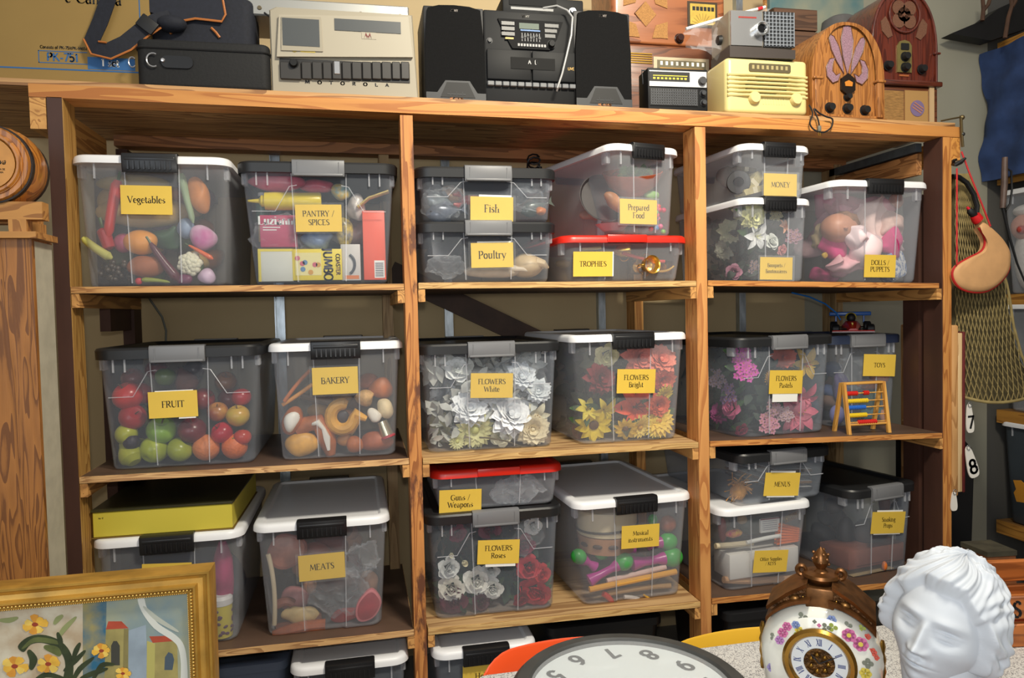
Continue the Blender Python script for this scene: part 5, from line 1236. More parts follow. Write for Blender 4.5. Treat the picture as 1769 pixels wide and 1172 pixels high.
# ---- guns and weapons
B = BINS['guns']
t, s = put(B, 'toy_pistol', 'black toy pistol lying in the red-lidded weapons bin', 'toy gun', 790, 842, .08)
t.rotation_euler = (R(70), 0, 0)
MB().rbox(-34*s, 30*s, -3*s, 3*s, 0, 11*s, 2*s, 2).build('barrel', M((40, 40, 44), .35, .3), t)
MB().move(22*s, 0, -8*s, 0, 18).rbox(-7*s, 7*s, -3.5*s, 3.5*s, -16*s, 10*s, 2*s, 2).build('grip', PL((60, 44, 36), .5), t)
MB().tube([(8*s+8*s*math.cos(a), 0, -2*s+7*s*math.sin(a)) for a in [PI+PI*i/8 for i in range(9)]], 1.2*s, 6).build('trigger_guard', PL((40, 40, 44), .35), t)
lump(B, 'holster', 'dark grey leather holster deep in the weapons bin', 'holster', 850, 852, 60, 16, M((58, 60, 66), .6, var=.3), dep=.14, amp=.15)
plastic_bag(B, 893, 846, 46, 22, 'white crumpled wrapper in the weapons bin', .012, 51, veil=.14, amp=.6)
# ---- musical instruments
B = BINS['mus']
MAG, GRN = PL((176, 44, 140), .3), M((60, 166, 70), .35, var=.1)
def maraca(hu, hv, u2, v2, r, label, dep, hl=1.0, headcol=None):
    a, b_ = binpt(B, hu, hv, dep), binpt(B, u2, v2, dep); s = scale_at(a); d = b_-a
    t = thing('maraca', label, 'maraca', a); t.rotation_euler = d.to_track_quat('Z', 'Y').to_euler(); L = d.length; q = r*s
    MB().ball((0, 0, 0), (q, q, q*1.12), 18, 12).build('head', headcol or GRN, t)
    MB().lathe([(0, q*.8), (q*.66, q*.85), (q*.6, q*1.2), (q*.42, q*1.7), (q*.46, L*.7), (q*.7, L*.95), (q*.74, L), (q*.5, L+q*.08), (0, L+q*.08)], 18).build('handle', MAG, t)
maraca(1078, 971, 1018, 1004, 15, 'green-headed maraca slanting down to the side wall of the music bin', .03)
maraca(1161, 963, 1092, 974, 17, 'green-headed maraca lying level by the corner of the music bin', .04)
maraca(1040, 956, 1096, 948, 12, 'green-headed maraca behind the music name card', .08)
maraca(1000, 962, 1028, 980, 13, 'green-headed maraca with its magenta end facing out', .075)
maraca(1154, 936, 1120, 940, 15, 'green-headed maraca above the level one', .05)
t, s = put(B, 'bongo_drum', 'beige hand drum with a wooden band high in the music bin', 'drum', 1048, 912, .13)
MB().lathe([(0, -4*s), (52*s, -4*s), (52*s, 34*s), (50*s, 36*s), (0, 36*s)], 30).build('skin', M((206, 190, 156), .6), t)
MB().tube([(53*s*math.cos(a), 53*s*math.sin(a), 7*s+4*s*math.cos(a)) for a in [2*PI*i/30 for i in range(30)]], 2*s, 6, True).build('lacing', PL((60, 54, 50)), t)
MB().lathe([(0, -34*s), (48*s, -34*s), (52*s, -6*s), (0, -5*s)], 30).build('shell', M((180, 132, 96), .5), t)
for i in range(7): MB().move(rz=180+i*30-10).ball((51*s, 0, -19*s), (2*s, 9*s, 4*s), 10, 6).build('jingle_slot', PL((70, 52, 44)), t)
lump(B, 'wooden_ball', 'reddish brown wooden ball in the upper corner of the music bin', 'ball', 1158, 905, 15, 15, M((150, 78, 50), .4, var=.2), amp=0, dep=.06)
lump(B, 'toy_bell', 'small green bell beside the music latch', 'bell', 1128, 898, 9, 10, GRN, amp=.05, dep=.09)
stick(B, 'toy_flute', 'yellow flute lying across the music bin', 'flute', [(1018, 1019), (1168, 988)], 5.2, PL((232, 166, 40), .35), .014)
stick(B, 'wooden_recorder', 'tan wooden recorder under the yellow flute', 'recorder', [(1050, 1026), (1110, 1014), (1158, 1012)], 4.5, M((176, 140, 92), .4), .03)
stick(B, 'drumstick', 'pale pink drumstick above the yellow flute', 'drumstick', [(1048, 1004), (1100, 992), (1150, 980)], 4.5, PL((222, 190, 180), .4), .03)
stick(B, 'castanet_handle', 'bent red plastic clapper on the music bin floor', 'clapper', [(1042, 1026), (1054, 1032), (1058, 1044)], 5, PL((196, 44, 40), .35), .02)
stick(B, 'toy_whistle', 'white whistle on the music bin floor', 'whistle', [(1078, 1032), (1094, 1032), (1104, 1036)], 3.6, PL((216, 210, 206), .35), .02)
stick(B, 'yellow_ring', 'small curved yellow strip on the music bin floor', 'ring', [(1112, 1028), (1122, 1036), (1134, 1035)], 1.8, PL((220, 170, 50), .35), .015)
lump(B, 'tambourine_bag', 'grey-green felt bag on the music bin floor', 'bag', 1110, 1030, 56, 16, M((120, 110, 96), .8, var=.3), dep=.10, amp=.15)
# ---- menus, office, smoking
B = BINS['menu']
t, s = put(B, 'raffia_bundle', 'frayed bundle of orange raffia in the menus bin', 'raffia', 1276, 850, .06, half=(.04, .03))
mb = MB(); r_ = rnd(6)
for i in range(90):
    a = r_.uniform(0, 6.28); q = r_.uniform(6, 26)*s; p0 = Vector((r_.uniform(-10, 10)*s, r_.uniform(-9, 9)*s, r_.uniform(-14, 12)*s))
    d_ = Vector((math.cos(a), r_.uniform(-.4, .3), math.sin(a)))*q
    if d_.z < 0: d_.z *= .5
    mb.tube([p0, p0+d_*.5+Vector((0, 0, 4*s)), p0+d_], .9*s, 4)
mb.ball((0, 0, -2*s), (14*s, 12*s, 16*s), 12, 8); mb.build('strands', M((206, 146, 66), .7, var=.3, scale=50), t)
for i, (l, c) in enumerate((('brown leather menu lying highest in the menus bin', (96, 70, 50)), ('dark menu under the brown one', (56, 50, 46)), ('tan menu under the dark one', (140, 104, 66)), ('black menu lowest in the stack', (44, 42, 44)))):
    t = thing('restaurant_menu', l, 'menu', B.M @ Vector((.085, .05, .085-.022*i)), group=None); t.rotation_euler = (0, R(4), B.t.rotation_euler.z)
    MB().rbox(-.085, .085, 0, .3, 0, .010, .003, 2).build('cover', M(c, .5, var=.2), t)
    MB().box(-.082, .082, .002, .297, .0102, .0112).build('page', PAPER, t, smooth=False)
B = BINS['off']
t, s = put(B, 'pencil_bundle', 'bundle of orange pencils by the corner of the office bin', 'pencils', 1384, 921, .03, half=(.035, .025)); t.rotation_euler = (0, R(8), B.t.rotation_euler.z)
for i in range(14):
    k, j = i % 7, i//7
    mb = MB().move(0, j*6*s, (k-3)*4.4*s, ry=90+(k-3)*3); mb.lathe([(0, -24*s), (2.2*s, -23*s), (2.2*s, 18*s), (.4*s, 24*s), (0, 24*s)], 6); mb.build('pencil', PL((226, 116, 60), .4), t)
def ex(t, w, h):
    for k in range(5): patch(t, -w*.4, w*.36, (.3-.15*k)*h, (.33-.15*k)*h, PL((120, 120, 140)))
    patch(t, -w*.5, w*.5, .44*h, .5*h, PL((150, 40, 70)))
packet(B, 'index_cards', 'small white printed card pad in the office bin', 'card', (1314, 894, 1347, 922), .01, PAPER, .03, ex)
packet(B, 'paper_ream', 'white block of paper behind the office name card', 'paper', (1262, 944, 1380, 1003), .10, M((226, 222, 216), .6), .012)
packet(B, 'paper_pad', 'narrow white pad beside the paper block', 'paper', (1382, 941, 1406, 982), .08, M((216, 212, 208), .6), .014)
stick(B, 'envelope_stack', 'manila envelope edges along the office bin floor', 'envelope', [(1250, 1002), (1310, 1008), (1380, 996)], 6, M((206, 160, 116), .6, var=.2, scale=60, stretch=(.2, 1, 6)), .03)
stick(B, 'wooden_ruler', 'pale wooden ruler lying across the office bin', 'ruler', [(1236, 944), (1270, 942), (1300, 938)], 5, PL((200, 186, 156)), .03)
stick(B, 'white_marker', 'white marker pen slanting over the paper block', 'pen', [(1290, 938), (1320, 930), (1348, 926)], 3.5, PL((226, 226, 222), .3), .016)
lump(B, 'red_stapler', 'dark red stapler by the side wall of the office bin', 'stapler', 1248, 916, 8, 22, PL((130, 44, 40), .4), dep=.06, amp=.05)
lump(B, 'sticker_pack', 'colourful packet of stickers in the office bin', 'packet', 1268, 922, 17, 7, M((206, 160, 50), .4, col2=(180, 50, 90), scale=60), dep=.03, amp=.05)
lump(B, 'green_folder', 'dark green pencil case behind the white card pad', 'pencil case', 1300, 908, 26, 16, M((52, 66, 60), .5), dep=.09, amp=.05)
lump(B, 'tape_roll', 'tan roll of tape high in the office bin', 'tape', 1282, 898, 10, 8, M((150, 120, 80), .5), dep=.06, amp=.02)
t, s = put(B, 'wire_spring', 'thin brass coil above the orange pencils', 'spring', 1366, 894, .03); t.rotation_euler = (0, R(72), 0)
MB().tube([(5*s*math.cos(i*.7), 5*s*math.sin(i*.7), (i-40)*.4*s) for i in range(80)], .5*s, 4).build('coil', GOLDM, t)
for o in ():
    pass
B = BINS['smo']
def ex(t, w, h):
    patch(t, -w*.36, w*.3, -.4*h, -.34*h, PL((100, 56, 46)))
packet(B, 'cigar_box', 'brick brown cigar box in the smoking props bin', 'cigar box', (1478, 935, 1572, 984), .14, M((142, 84, 66), .5, var=.15), .02, ex)
packet(B, 'wooden_tray', 'pale wooden tray under the cigar box', 'tray', (1474, 984, 1545, 998), .16, M((196, 170, 122), .5), .012)
lump(B, 'orange_lighter', 'orange lighter beside the wooden tray', 'lighter', 1528, 984, 5, 8, PL((220, 120, 50), .3), dep=.012, amp=0)
t, s = put(B, 'smoking_pipe', 'brown curved pipe above the smoking props name card', 'pipe', 1528, 872, .05, half=(.03, .02))
MB().lathe([(0, -12*s), (8*s, -10*s), (10*s, 4*s), (9*s, 10*s), (6*s, 10*s), (6*s, 0), (0, -2*s)], 16).build('bowl', M((104, 62, 42), .35), t)
MB().tube([(6*s, 0, -8*s), (18*s, 0, -4*s), (32*s, 0, 6*s)], [4*s, 3*s, 2*s], 8).build('stem', PL((40, 32, 30), .3), t)
lump(B, 'tobacco_pouch', 'dark brown pouch behind the smoking props name card', 'pouch', 1528, 915, 36, 26, M((70, 54, 48), .7, var=.2), dep=.10, amp=.1)
lump(B, 'cigarette_case', 'dark case by the side wall of the smoking props bin', 'case', 1462, 930, 18, 40, M((54, 48, 48), .5), dep=.14, amp=.05)

# dimmer things lying deeper in the bins
def fill(key, n, name, label, cat, cols, r0, r1, zt, seed, dmin=.11, rough=.6, amp=.15):
    B = BINS[key]; r = rnd(seed); ms = []
    for i in range(n):
        R_ = r.uniform(r0, r1); mb = MB().ball((0, 0, 0), (R_*r.uniform(.9, 1.5), R_, R_*r.uniform(.7, 1)), 14, 9); noisy(mb, amp*R_, 3/R_, seed*31+i)
        z = R_+.01+(zt-R_)*((i+.5)/n); hw = B.wb/2-.02-R_*1.5
        o = mb.build(name, M(cols[i % len(cols)], rough, var=.25, scale=18), None, ang=60)
        o.location = B.M @ Vector((r.uniform(-hw, hw), r.uniform(dmin, min(.3, B.d-.1)), z)); o.rotation_euler = (0, r.uniform(-.6, .6), r.uniform(0, 3)); tag(o, label, cat, label)
fill('veg', 14, 'toy_vegetable', 'dim toy vegetable deep in the vegetable bin', 'vegetable', [(70, 92, 46), (170, 140, 84), (150, 90, 50), (96, 66, 90), (196, 150, 70)], .03, .05, .30, 1)
fill('bak', 12, 'bread_roll', 'dim bread roll deep in the bakery bin', 'bread', [(150, 96, 54), (196, 150, 90), (126, 78, 46)], .03, .048, .24, 2)
fill('meat', 12, 'toy_meat', 'dim toy meat deep in the meats bin', 'meat', [(136, 70, 60), (176, 124, 96), (110, 66, 52), (190, 140, 110)], .03, .05, .26, 3)
fill('doll', 12, 'doll_dress', 'crumpled pink doll dress deep in the dolls bin', 'doll clothes', [(206, 140, 156), (226, 186, 190), (190, 110, 136)], .04, .06, .30, 4, rough=.9, amp=.35)
fill('prep', 8, 'toy_food', 'dim toy food deep in the prepared food bin', 'food', [(176, 120, 76), (140, 74, 60), (190, 160, 120)], .025, .04, .20, 5)
fill('pantry', 8, 'snack_bag', 'dim packet deep in the pantry bin', 'packet', [(190, 80, 96), (200, 180, 120), (90, 110, 120), (150, 60, 70)], .035, .05, .30, 6)
fill('toy', 8, 'plush_toy', 'dim plush toy deep in the toys bin', 'plush toy', [(70, 84, 120), (110, 84, 70), (60, 96, 84)], .03, .045, .22, 7, rough=.9)
fill('fish', 6, 'toy_fish', 'dim toy fish deep in the fish bin', 'fish', [(110, 116, 124), (130, 90, 80)], .025, .035, .11, 8)
fill('mus', 6, 'maraca', 'dim maraca head deep in the music bin', 'maraca', [(60, 150, 70), (160, 60, 130), (170, 130, 90)], .03, .04, .20, 9, dmin=.18, amp=0)
fill('off', 6, 'stationery_box', 'dim stationery box deep in the office bin', 'box', [(120, 110, 90), (90, 96, 100)], .03, .04, .22, 10, dmin=.16)
fill('smo', 5, 'tobacco_pouch', 'dim tobacco pouch deep in the smoking props bin', 'pouch', [(74, 58, 50), (60, 56, 56)], .03, .045, .20, 11, dmin=.2)
fill('tro', 5, 'trophy_cup', 'dim gold trophy deep in the trophies bin', 'trophy', [(150, 120, 60), (176, 146, 80)], .02, .03, .09, 12, rough=.3, amp=.05)
# ---------------------------------------------------------------- things on top of the shelving
def tz(x): return 2.073-0.0096*(x+.42)+.0008
class Fr: pass
def frame(u0, u1, Y, vb=None, base=None):
    """local frame of a thing whose front stands at depth Y between two pixel columns: metres per pixel there"""
    f = Fr(); um = (u0+u1)/2; v = vb or 150
    a, b_ = at(u0, v, Y=Y), at(u1, v, Y=Y); f.x = (a.x+b_.x)/2; f.w = b_.x-a.x; f.s = f.w/(u1-u0); f.y = Y
    f.z = base if base is not None else tz(f.x); f.um = um
    f.Z = lambda v, u=um: at(u, v, Y=Y).z-f.z
    f.X = lambda u, v=v: at(u, v, Y=Y).x-f.x
    return f
WALN, OAKC, MAHO = wood('x', (150, 84, 44), (86, 42, 20), .4, ring=18, coat=.3), wood('z', (178, 118, 60), (120, 70, 30), .4, ring=26, coat=.3), wood('z', (104, 44, 30), (62, 22, 16), .3, ring=20, coat=.5)
BK, BK2, CHAR = M((16, 16, 18), .55), M((18, 19, 21), .6, spec=.3), M((46, 48, 52), .5)
def knob(t, x, z, r, m=BK, d=.018, y=0, name='knob'):
    mb = MB().move(x, y, z, 90); mb.lathe([(0, 0), (r, 0), (r*.95, d*.7), (r*.8, d), (0, d)], 16)
    mb.lathe([(r*1.25, 0), (r*1.25, d*.12), (0, d*.12)], 16); return mb.build(name, m, t)
def pane(t, x0, x1, z0, z1, m, name, y=0, th=.004, r=0):
    mb = MB()
    if r: mb.slab(rrect(x0, x1, z0, z1, r, 4), y-th, y)
    else: mb.box(x0, x1, y-th, y, z0, z1)
    return mb.build(name, m, t, smooth=bool(r))
# cardboard carton
f = frame(-70, 262, .085, 110)
t = thing('cardboard_box', 'big cardboard box with blue printing, farthest along the top by the barrel', 'cardboard box', (f.x, f.y, f.z)); s = f.s
CARTON = M((146, 118, 64), .8, var=.07, scale=4); BLUE = PL((44, 96, 150), .7)
MB().rbox(-f.w/2, f.w/2, 0, .42, 0, .42, .004, 1).build('carton', CARTON, t)
X = lambda u: (u-f.um)*s
Zc = lambda u, v: f.Z(v, u)
pane(t, X(-70), X(262), Zc(100, 121), Zc(100, 118.5), BLUE, 'blue_stripe', th=.0006); pane(t, X(243), X(245), .0, .42, BLUE, 'blue_stripe', th=.0006)
pane(t, X(148), X(232), Zc(190, 121), Zc(190, 100), BLUE, 'blue_panel', th=.0006)
mb = MB()
for a, b_, c, d in ((63, 148, 110, 108.6), (63, 148, 89.8, 88.4)): mb.box(X(a), X(b_), -.0006, 0, Zc(105, c), Zc(105, d))
mb.box(X(63), X(64.4), -.0006, 0, Zc(105, 110), Zc(105, 88.4)); mb.build('blue_frame', BLUE, t, smooth=False)
def words(t, x, z, txt, h, m, y=-.001, **k):
    mb = MB(); text_mesh(mb, txt, h, x, z, y, **k); return mb.build('lettering', m, t, smooth=False)
SANS = dict(serif=0, weight=.17, thin=.15)
words(t, X(105), Zc(105, 106), 'PK-751', 15*s, BLUE, **SANS)
words(t, X(188), Zc(188, 115), '1 set', 14*s, PAPER, **SANS)
words(t, X(107), Zc(107, 85), 'Consists of PK-751(PK-M65)', 5.4*s, BK, **SANS)
words(t, X(163), Zc(165, 7), 'e Camera', 20*s, BK, serif=.08)
# flat black carrying case
f = frame(235, 466, .030, 110); s = f.s
NYL = M((13, 13, 14), .75, var=.3, scale=120, bump=.1); NAVYF = M((22, 25, 36), .8, var=.2, scale=90, bump=.1); PIPE = M((176, 104, 44), .5)
t = thing('carrying_case', 'flat black nylon case with a metal ring, lying in front of the cardboard box', 'case', (f.x, f.y, f.z))
MB().rbox(-f.w/2, f.w/2, 0, .05, 0, f.Z(70), .024, 4, .012).build('case', NYL, t)
MB().tube([(x, y, f.Z(86)) for x, y in rrect(-f.w/2-.001, f.w/2+.001, -.001, .051, .024, 5)], .0035, 6, True).build('zip_seam', M((14, 14, 15), .5), t)
MB().move((312-f.um)*s-.0, -.001, f.Z(110), 90).loft([[(x, y, z) for x, y in rrect(-34*s, 20*s, -11*s, 11*s, 10*s, 5)] for z in (0, .004)]).build('leather_tab', M((16, 16, 18), .35), t)
MB().move((281-f.um)*s, -.006, f.Z(108), 90).lathe([(0, 0), (4*s, 0), (3*s, .003), (0, .004)], 12).build('snap', M((220, 220, 222), .2, .9), t)
MB().tube([((265-f.um)*s+11*s*math.cos(a), -.008, f.Z(109)+12*s*math.sin(a)) for a in [R(60)+R(240)*i/12 for i in range(13)]], 1.4*s, 6).build('ring', M((210, 210, 212), .2, .9), t)
MB().tube([((228-f.um)*s+6*s*math.cos(a), .004, f.Z(112)+9*s*math.sin(a)) for a in [R(40)+R(280)*i/12 for i in range(13)]], 1.2*s, 6).build('side_ring', M((180, 180, 184), .25, .9), t)
caseTop = f.z+f.Z(70)
# camera bag with orange piping
f = frame(252, 440, .10, 60); s = f.s
t = thing('camera_bag', 'navy camera bag with orange piping and a looped strap, behind the flat black case', 'bag', (f.x, f.y, f.z))
MB().rbox(-f.w/2, f.w/2, 0, .15, 0, .30, .035, 4, .02).build('body', NAVYF, t)
fl = [(f.X(u), f.Z(v, u)) for u, v in ((252, -60), (252, -8), (258, 22), (312, 40), (340, 35), (385, 40), (392, 28), (388, 0), (384, -60))]
MB().slab(fl, -.012, .002).build('flap', M((27, 30, 42), .8, var=.15, scale=80), t)
MB().tube([(x, -.012, z) for x, z in fl[3:8]], .0035, 6).build('flap_piping', PIPE, t)
for q in ((283, 46), (366, 48)): MB().tube([(f.X(q[0]), -.004, f.Z(q[1])), (f.X(q[0]+8), -.006, f.Z(q[1]+8)), (f.X(q[0]+14), -.004, f.Z(q[1]+16))], .004, 6).build('piping_tab', PIPE, t)
st = [(f.X(u), y, f.Z(v, u)) for u, v, y in ((204, -30, -.035), (196, 5, -.035), (180, 45, -.035), (165, 78, -.038), (172, 92, -.045), (196, 98, -.05), (224, 84, -.045), (250, 62, -.04), (276, 44, -.035), (300, 34, -.02))]
mb = MB(); rings = []
for i, p in enumerate(st):
    a, b_ = Vector(st[max(0, i-1)]), Vector(st[min(len(st)-1, i+1)]); d_ = (b_-a).normalized(); n_ = Vector((-d_.z, 0, d_.x)); w_ = 13*s if i < 5 else 14*s
    P = Vector(p); rings.append([tuple(P+n_*w_+Vector((0, 0, 0))), tuple(P+n_*w_+Vector((0, .004, 0))), tuple(P-n_*w_+Vector((0, .008, 0))), tuple(P-n_*w_+Vector((0, .004, 0)))])
mb.loft(rings); mb.build('strap', NAVYF, t, ang=60)
MB().tube([tuple(Vector(r[3])-Vector((0, .002, 0))) for r in rings[3:9]], .003, 6).build('strap_piping', PIPE, t)
MB().tube([tuple(Vector(r[0])-Vector((0, .002, 0))) for r in rings[3:6]], .003, 6).build('strap_piping', PIPE, t)
MB().move(f.X(262), -.044, f.Z(52, 262), 0, 38).rbox(-16*s, 16*s, -.004, .006, -12*s, 12*s, .003, 2).build('buckle', BK, t)
lumpm = MB().ball((0, 0, 0), (26*s, 18*s, 15*s), 18, 12); lumpm.move()
o = lumpm.build('strap_pad', NAVYF, t); o.location = (f.X(300), -.02, f.Z(46, 300))
# recorder
f = frame(467, 721, .045, 90); s = f.s; BEI = M((156, 148, 130), .5); BEI2 = M((166, 158, 140), .45); REC = M((70, 74, 76), .4)
t = thing('cassette_recorder', 'wide beige desktop recorder with a row of black keys', 'tape recorder', (f.x, f.y, f.z)); H = f.Z(18); w2 = f.w/2
X = lambda u: (u-f.um)*s
Zr = lambda u, v: f.Z(v, u)
MB().loft([[(-w2+i*1.2, y, i*.3), (w2-i, y, i*.3), (w2-i-.012, y, H-i), (w2-i-.03, y, H-i*.5), (-w2+.02+i, y, H-i*.5), (-w2+i, y, H-.01-i)] for y, i in ((0, .004), (.006, 0), (.30, 0))]).build('body', BEI, t, ang=25)
mb = MB(); mb.loft([[(X(478), -y, Zr(478, 100)), (X(712), -y, Zr(712, 101)), (X(706), -y, Zr(706, 32)), (X(484), -y, Zr(484, 28))] for y in (0, .012)]); mb.build('cover', BEI2, t, smooth=False)
MB().slab([(X(486), Zr(486, 90)), (X(556), Zr(556, 92)), (X(554), Zr(554, 33)), (X(488), Zr(488, 32))], -.016, -.011).build('window_bezel', BEI, t, smooth=False)
pane(t, X(489), X(551), Zr(520, 83), Zr(520, 36), REC, 'window', -.015, .002)
pane(t, X(577), X(692), Zr(634, 58), Zr(634, 38), REC, 'tape_window', -.012, .002)
pane(t, X(623), X(648), Zr(634, 70), Zr(634, 58.5), BEI2, 'emblem_plate', -.012, .0012)
mb = MB(); mx, mz, q = X(634), Zr(634, 69), 10*s
for sg in (-1, 1): mb.slab([(mx, mz+q*.45), (mx+sg*q*.06, mz+q*.35), (mx+sg*q*.35, mz+q*1.0), (mx+sg*q*.62, mz), (mx+sg*q*.36, mz+q*.55), (mx+sg*q*.12, mz)], -.0145, -.0135)
mb.build('emblem', PL((110, 30, 26)), t, smooth=False)
pane(t, X(518), X(543), Zr(530, 93), Zr(530, 84.5), PL((210, 186, 80)), 'yellow_label', -.012, .001)
MB().move(X(508), -.012, Zr(508, 88), 90).lathe([(0, 0), (5*s, 0), (5*s, .001), (0, .001)], 14).build('round_label', PL((150, 130, 60)), t)
MB().slab([(X(506), Zr(508, 90)), (X(511), Zr(508, 90)), (X(508.5), Zr(508, 85))], -.0142, -.0132).build('triangle_mark', BK, t, smooth=False)
pane(t, X(482), X(706), Zr(594, 139), Zr(594, 106), BK, 'key_bed', .0, .003)
kx = [482, 518, 536, 554, 570, 587, 604, 622, 639, 656, 674, 690, 706]
for i in range(12): MB().rbox(X(kx[i])+.0012, X(kx[i+1])-.0012, -.011, -.002, Zr(kx[i], 138), Zr(kx[i], 108), .002, 1).build('key', M((48, 46, 44), .4), t)
knob(t, X(506), Zr(506, 112), 7*s, BK2, .014, -.010)
MB().rbox(X(574), X(584), -.0135, -.010, Zr(579, 130), Zr(579, 108), .001, 1).build('chrome_key_trim', SILVER, t)
words(t, X(596), Zr(596, 147), 'MOTOROLA', 5.5*s, BK, y=-.001, track=1.5, sx=1.6, serif=0, weight=.22, thin=.2)
recTop = f.z+H
f = frame(424, 706, .12, 5, recTop+.0006); s = f.s
t = thing('metal_chassis', 'silver metal chassis with screws lying on the beige recorder', 'metal chassis', (f.x, f.y, f.z))
MB().rbox(-f.w/2, f.w/2, 0, .2, 0, .055, .004, 1).build('casing', M((172, 172, 168), .35, .7), t)
for u in (430, 447, 620, 690): MB().move((u-f.um)*s, 0, .022, 90).lathe([(0, 0), (4*s, 0), (3.4*s, .003), (0, .003)], 12).build('screw', M((110, 100, 80), .4, .7), t)
pane(t, (608-f.um)*s, (632-f.um)*s, .008, .020, PL((220, 196, 40)), 'yellow_sticker', 0, .0008)
MB().tube([((u-f.um)*s, -.008, z) for u, z in ((455, .005), (475, -.02), (468, .004), (478, .02))], .003, 6).build('cable', BK, t)
# stereo
GRL = M((14, 14, 15), .9, var=.3, scale=300, spec=.2)
def speaker(u0, u1, v0, vb, label, Y, sony):
    f = frame(u0, u1, Y, 90); s = f.s; H = f.Z(v0); w2 = f.w/2
    t = thing('loudspeaker', label, 'loudspeaker', (f.x, f.y, f.z))
    MB().rbox(-w2, w2, .006, .22, 0, H, .006, 2).build('cabinet', M((36, 36, 38), .5), t)
    prof = [(-w2*.98, .004), (w2*.98, .004), (w2*.97, H*.6), (w2*.86, H*.96)]+[(x, H*.965+.010*math.cos(x/w2*1.4)) for x in (w2*.5, 0, -w2*.5)]+[(-w2*.86, H*.96), (-w2*.97, H*.6)]
    MB().slab(prof, -.006, .008).build('grille', GRL, t)
    MB().slab([(-w2*.98, .003), (w2*.98, .003), (w2*.98, H*.09), (w2*.7, H*.09), (w2*.45, H*.215), (-w2*.35, H*.215), (-w2*.62, H*.09), (-w2*.98, H*.09)], -.010, -.004).build('port_surround', M((40, 42, 46), .5), t, smooth=False)
    MB().slab([(-w2*.52, H*.04), (w2*.62, H*.04), (w2*.40, H*.195), (-w2*.31, H*.195)], -.0115, -.008).build('port', M((10, 10, 11), .6), t, smooth=False)
    mb = MB()
    for i in range(3): mb.box(-w2*.2+i*w2*.2, -w2*.19+i*w2*.2, -.0125, -.0113, H*.05, H*.10)
    mb.box(-w2*.3, w2*.3, -.0125, -.0113, H*.068, H*.075); mb.build('port_bars', CHAR, t, smooth=False)
    words(t, 0, H*.93, 'SONY', 4*s, M((120, 110, 104), .5), y=-.0068, serif=.06, weight=.2, thin=.14)
    words(t, 0, H*.018, 'MEGA BASS', 3.4*s, PL((176, 110, 50)), y=-.0112, serif=0, weight=.2, thin=.2)
speaker(733, 838, 10, 157, 'black loudspeaker between the beige recorder and the stereo', .05, 1)
speaker(992, 1090, 19, 166, 'black loudspeaker between the stereo and the small portable radio', .04, 1)
f = frame(836, 996, .05, 90); s = f.s; H = f.Z(20); w2 = f.w/2; X = lambda u: (u-f.um)*s
Zs = lambda v: f.Z(v)
t = thing('stereo', 'black double-cassette stereo with a small display, between two loudspeakers', 'stereo', (f.x, f.y, f.z))
MB().rbox(-w2, w2, 0, .24, 0, H, .008, 2).build('body', BK2, t)
MB().slab([(X(860), Zs(36)), (X(972), Zs(36)), (X(962), Zs(64)), (X(948), Zs(86)), (X(884), Zs(86)), (X(872), Zs(64))], -.006, .001).build('control_panel', M((14, 14, 16), .75, spec=.25), t, smooth=False)
pane(t, X(896), X(930), Zs(52), Zs(42), M((86, 98, 88), .6), 'display', -.006, .0015); pane(t, X(898), X(932), Zs(55.5), Zs(53.2), PL((60, 110, 170)), 'blue_stripe', -.006, .0015)
for i in range(7): pane(t, X(900+i*5), X(901.4+i*5), Zs(73), Zs(59), M((70, 72, 76), .4), 'slider_slot', -.006, .001); pane(t, X(898.8+i*5), X(902.6+i*5), Zs(69-(i % 3)*2), Zs(65-(i % 3)*2), CHAR, 'slider', -.006, .003)
for i in range(10): pane(t, X(893+i*5), X(896.4+i*5), Zs(82), Zs(77.5), M((150, 150, 150), .5), 'button', -.006, .002)
for i in range(3): pane(t, X(866), X(888), Zs(47+i*9), Zs(41+i*9), M((46, 47, 50), .4), 'button', -.006, .002); pane(t, X(940), X(964-3*i), Zs(47+i*9), Zs(41+i*9), M((46, 47, 50), .4), 'button', -.006, .002)
pane(t, X(872), X(886), Zs(71), Zs(68), PL((200, 160, 60)), 'yellow_stripe', -.006, .0015)
knob(t, X(951), Zs(76), 6*s, BK2, .012, -.006); knob(t, X(846), Zs(74), 4*s, CHAR, .006, 0, 'socket')
for a, b_ in ((840, 915), (917, 992)): MB().rbox(X(a), X(b_), -.010, .001, Zs(141), Zs(89), .004, 2).build('cassette_door', M((18, 19, 21), .6, spec=.3), t)
pane(t, X(880), X(956), Zs(122), Zs(102), M((10, 10, 11), .7, spec=.25), 'tape_window', -.0105, .001)
words(t, X(912), Zs(113), 'A', 6.5*s, M((170, 170, 170), .5), y=-.012, **SANS); words(t, X(923), Zs(113), 'B', 6.5*s, M((170, 170, 170), .5), y=-.012, **SANS)
words(t, X(984), Zs(120), 'LIVE', 4.5*s, PL((190, 150, 60)), y=-.0108, **SANS); words(t, X(908), Zs(31), 'SONY', 4*s, M((120, 116, 110), .5), y=-.001, serif=.06, weight=.2, thin=.14)
for i in range(12): MB().rbox(X(840+i*12.8), X(851.5+i*12.8), -.012, .001, Zs(152), Zs(144), .002, 1).build('key', M((96, 98, 102), .35), t)
stT = f.z+H
f = frame(868, 1008, .08, 5, stT+.0006); s = f.s
t = thing('disc_player', 'black disc player with a silver strip standing on the stereo', 'disc player', (f.x, f.y, f.z))
MB().rbox(-f.w/2, f.w/2, 0, .2, 0, .06, .006, 2).build('body', BK2, t)
pane(t, -f.w*.40, f.w*.12, .016, .024, M((150, 150, 150), .6), 'silver_strip', 0, .001); pane(t, -f.w*.42, f.w*.16, .03, .055, M((12, 12, 14), .7, spec=.25), 'drawer_front', 0, .002)
knob(t, f.w*.36, .02, .010, SILVER, .012)
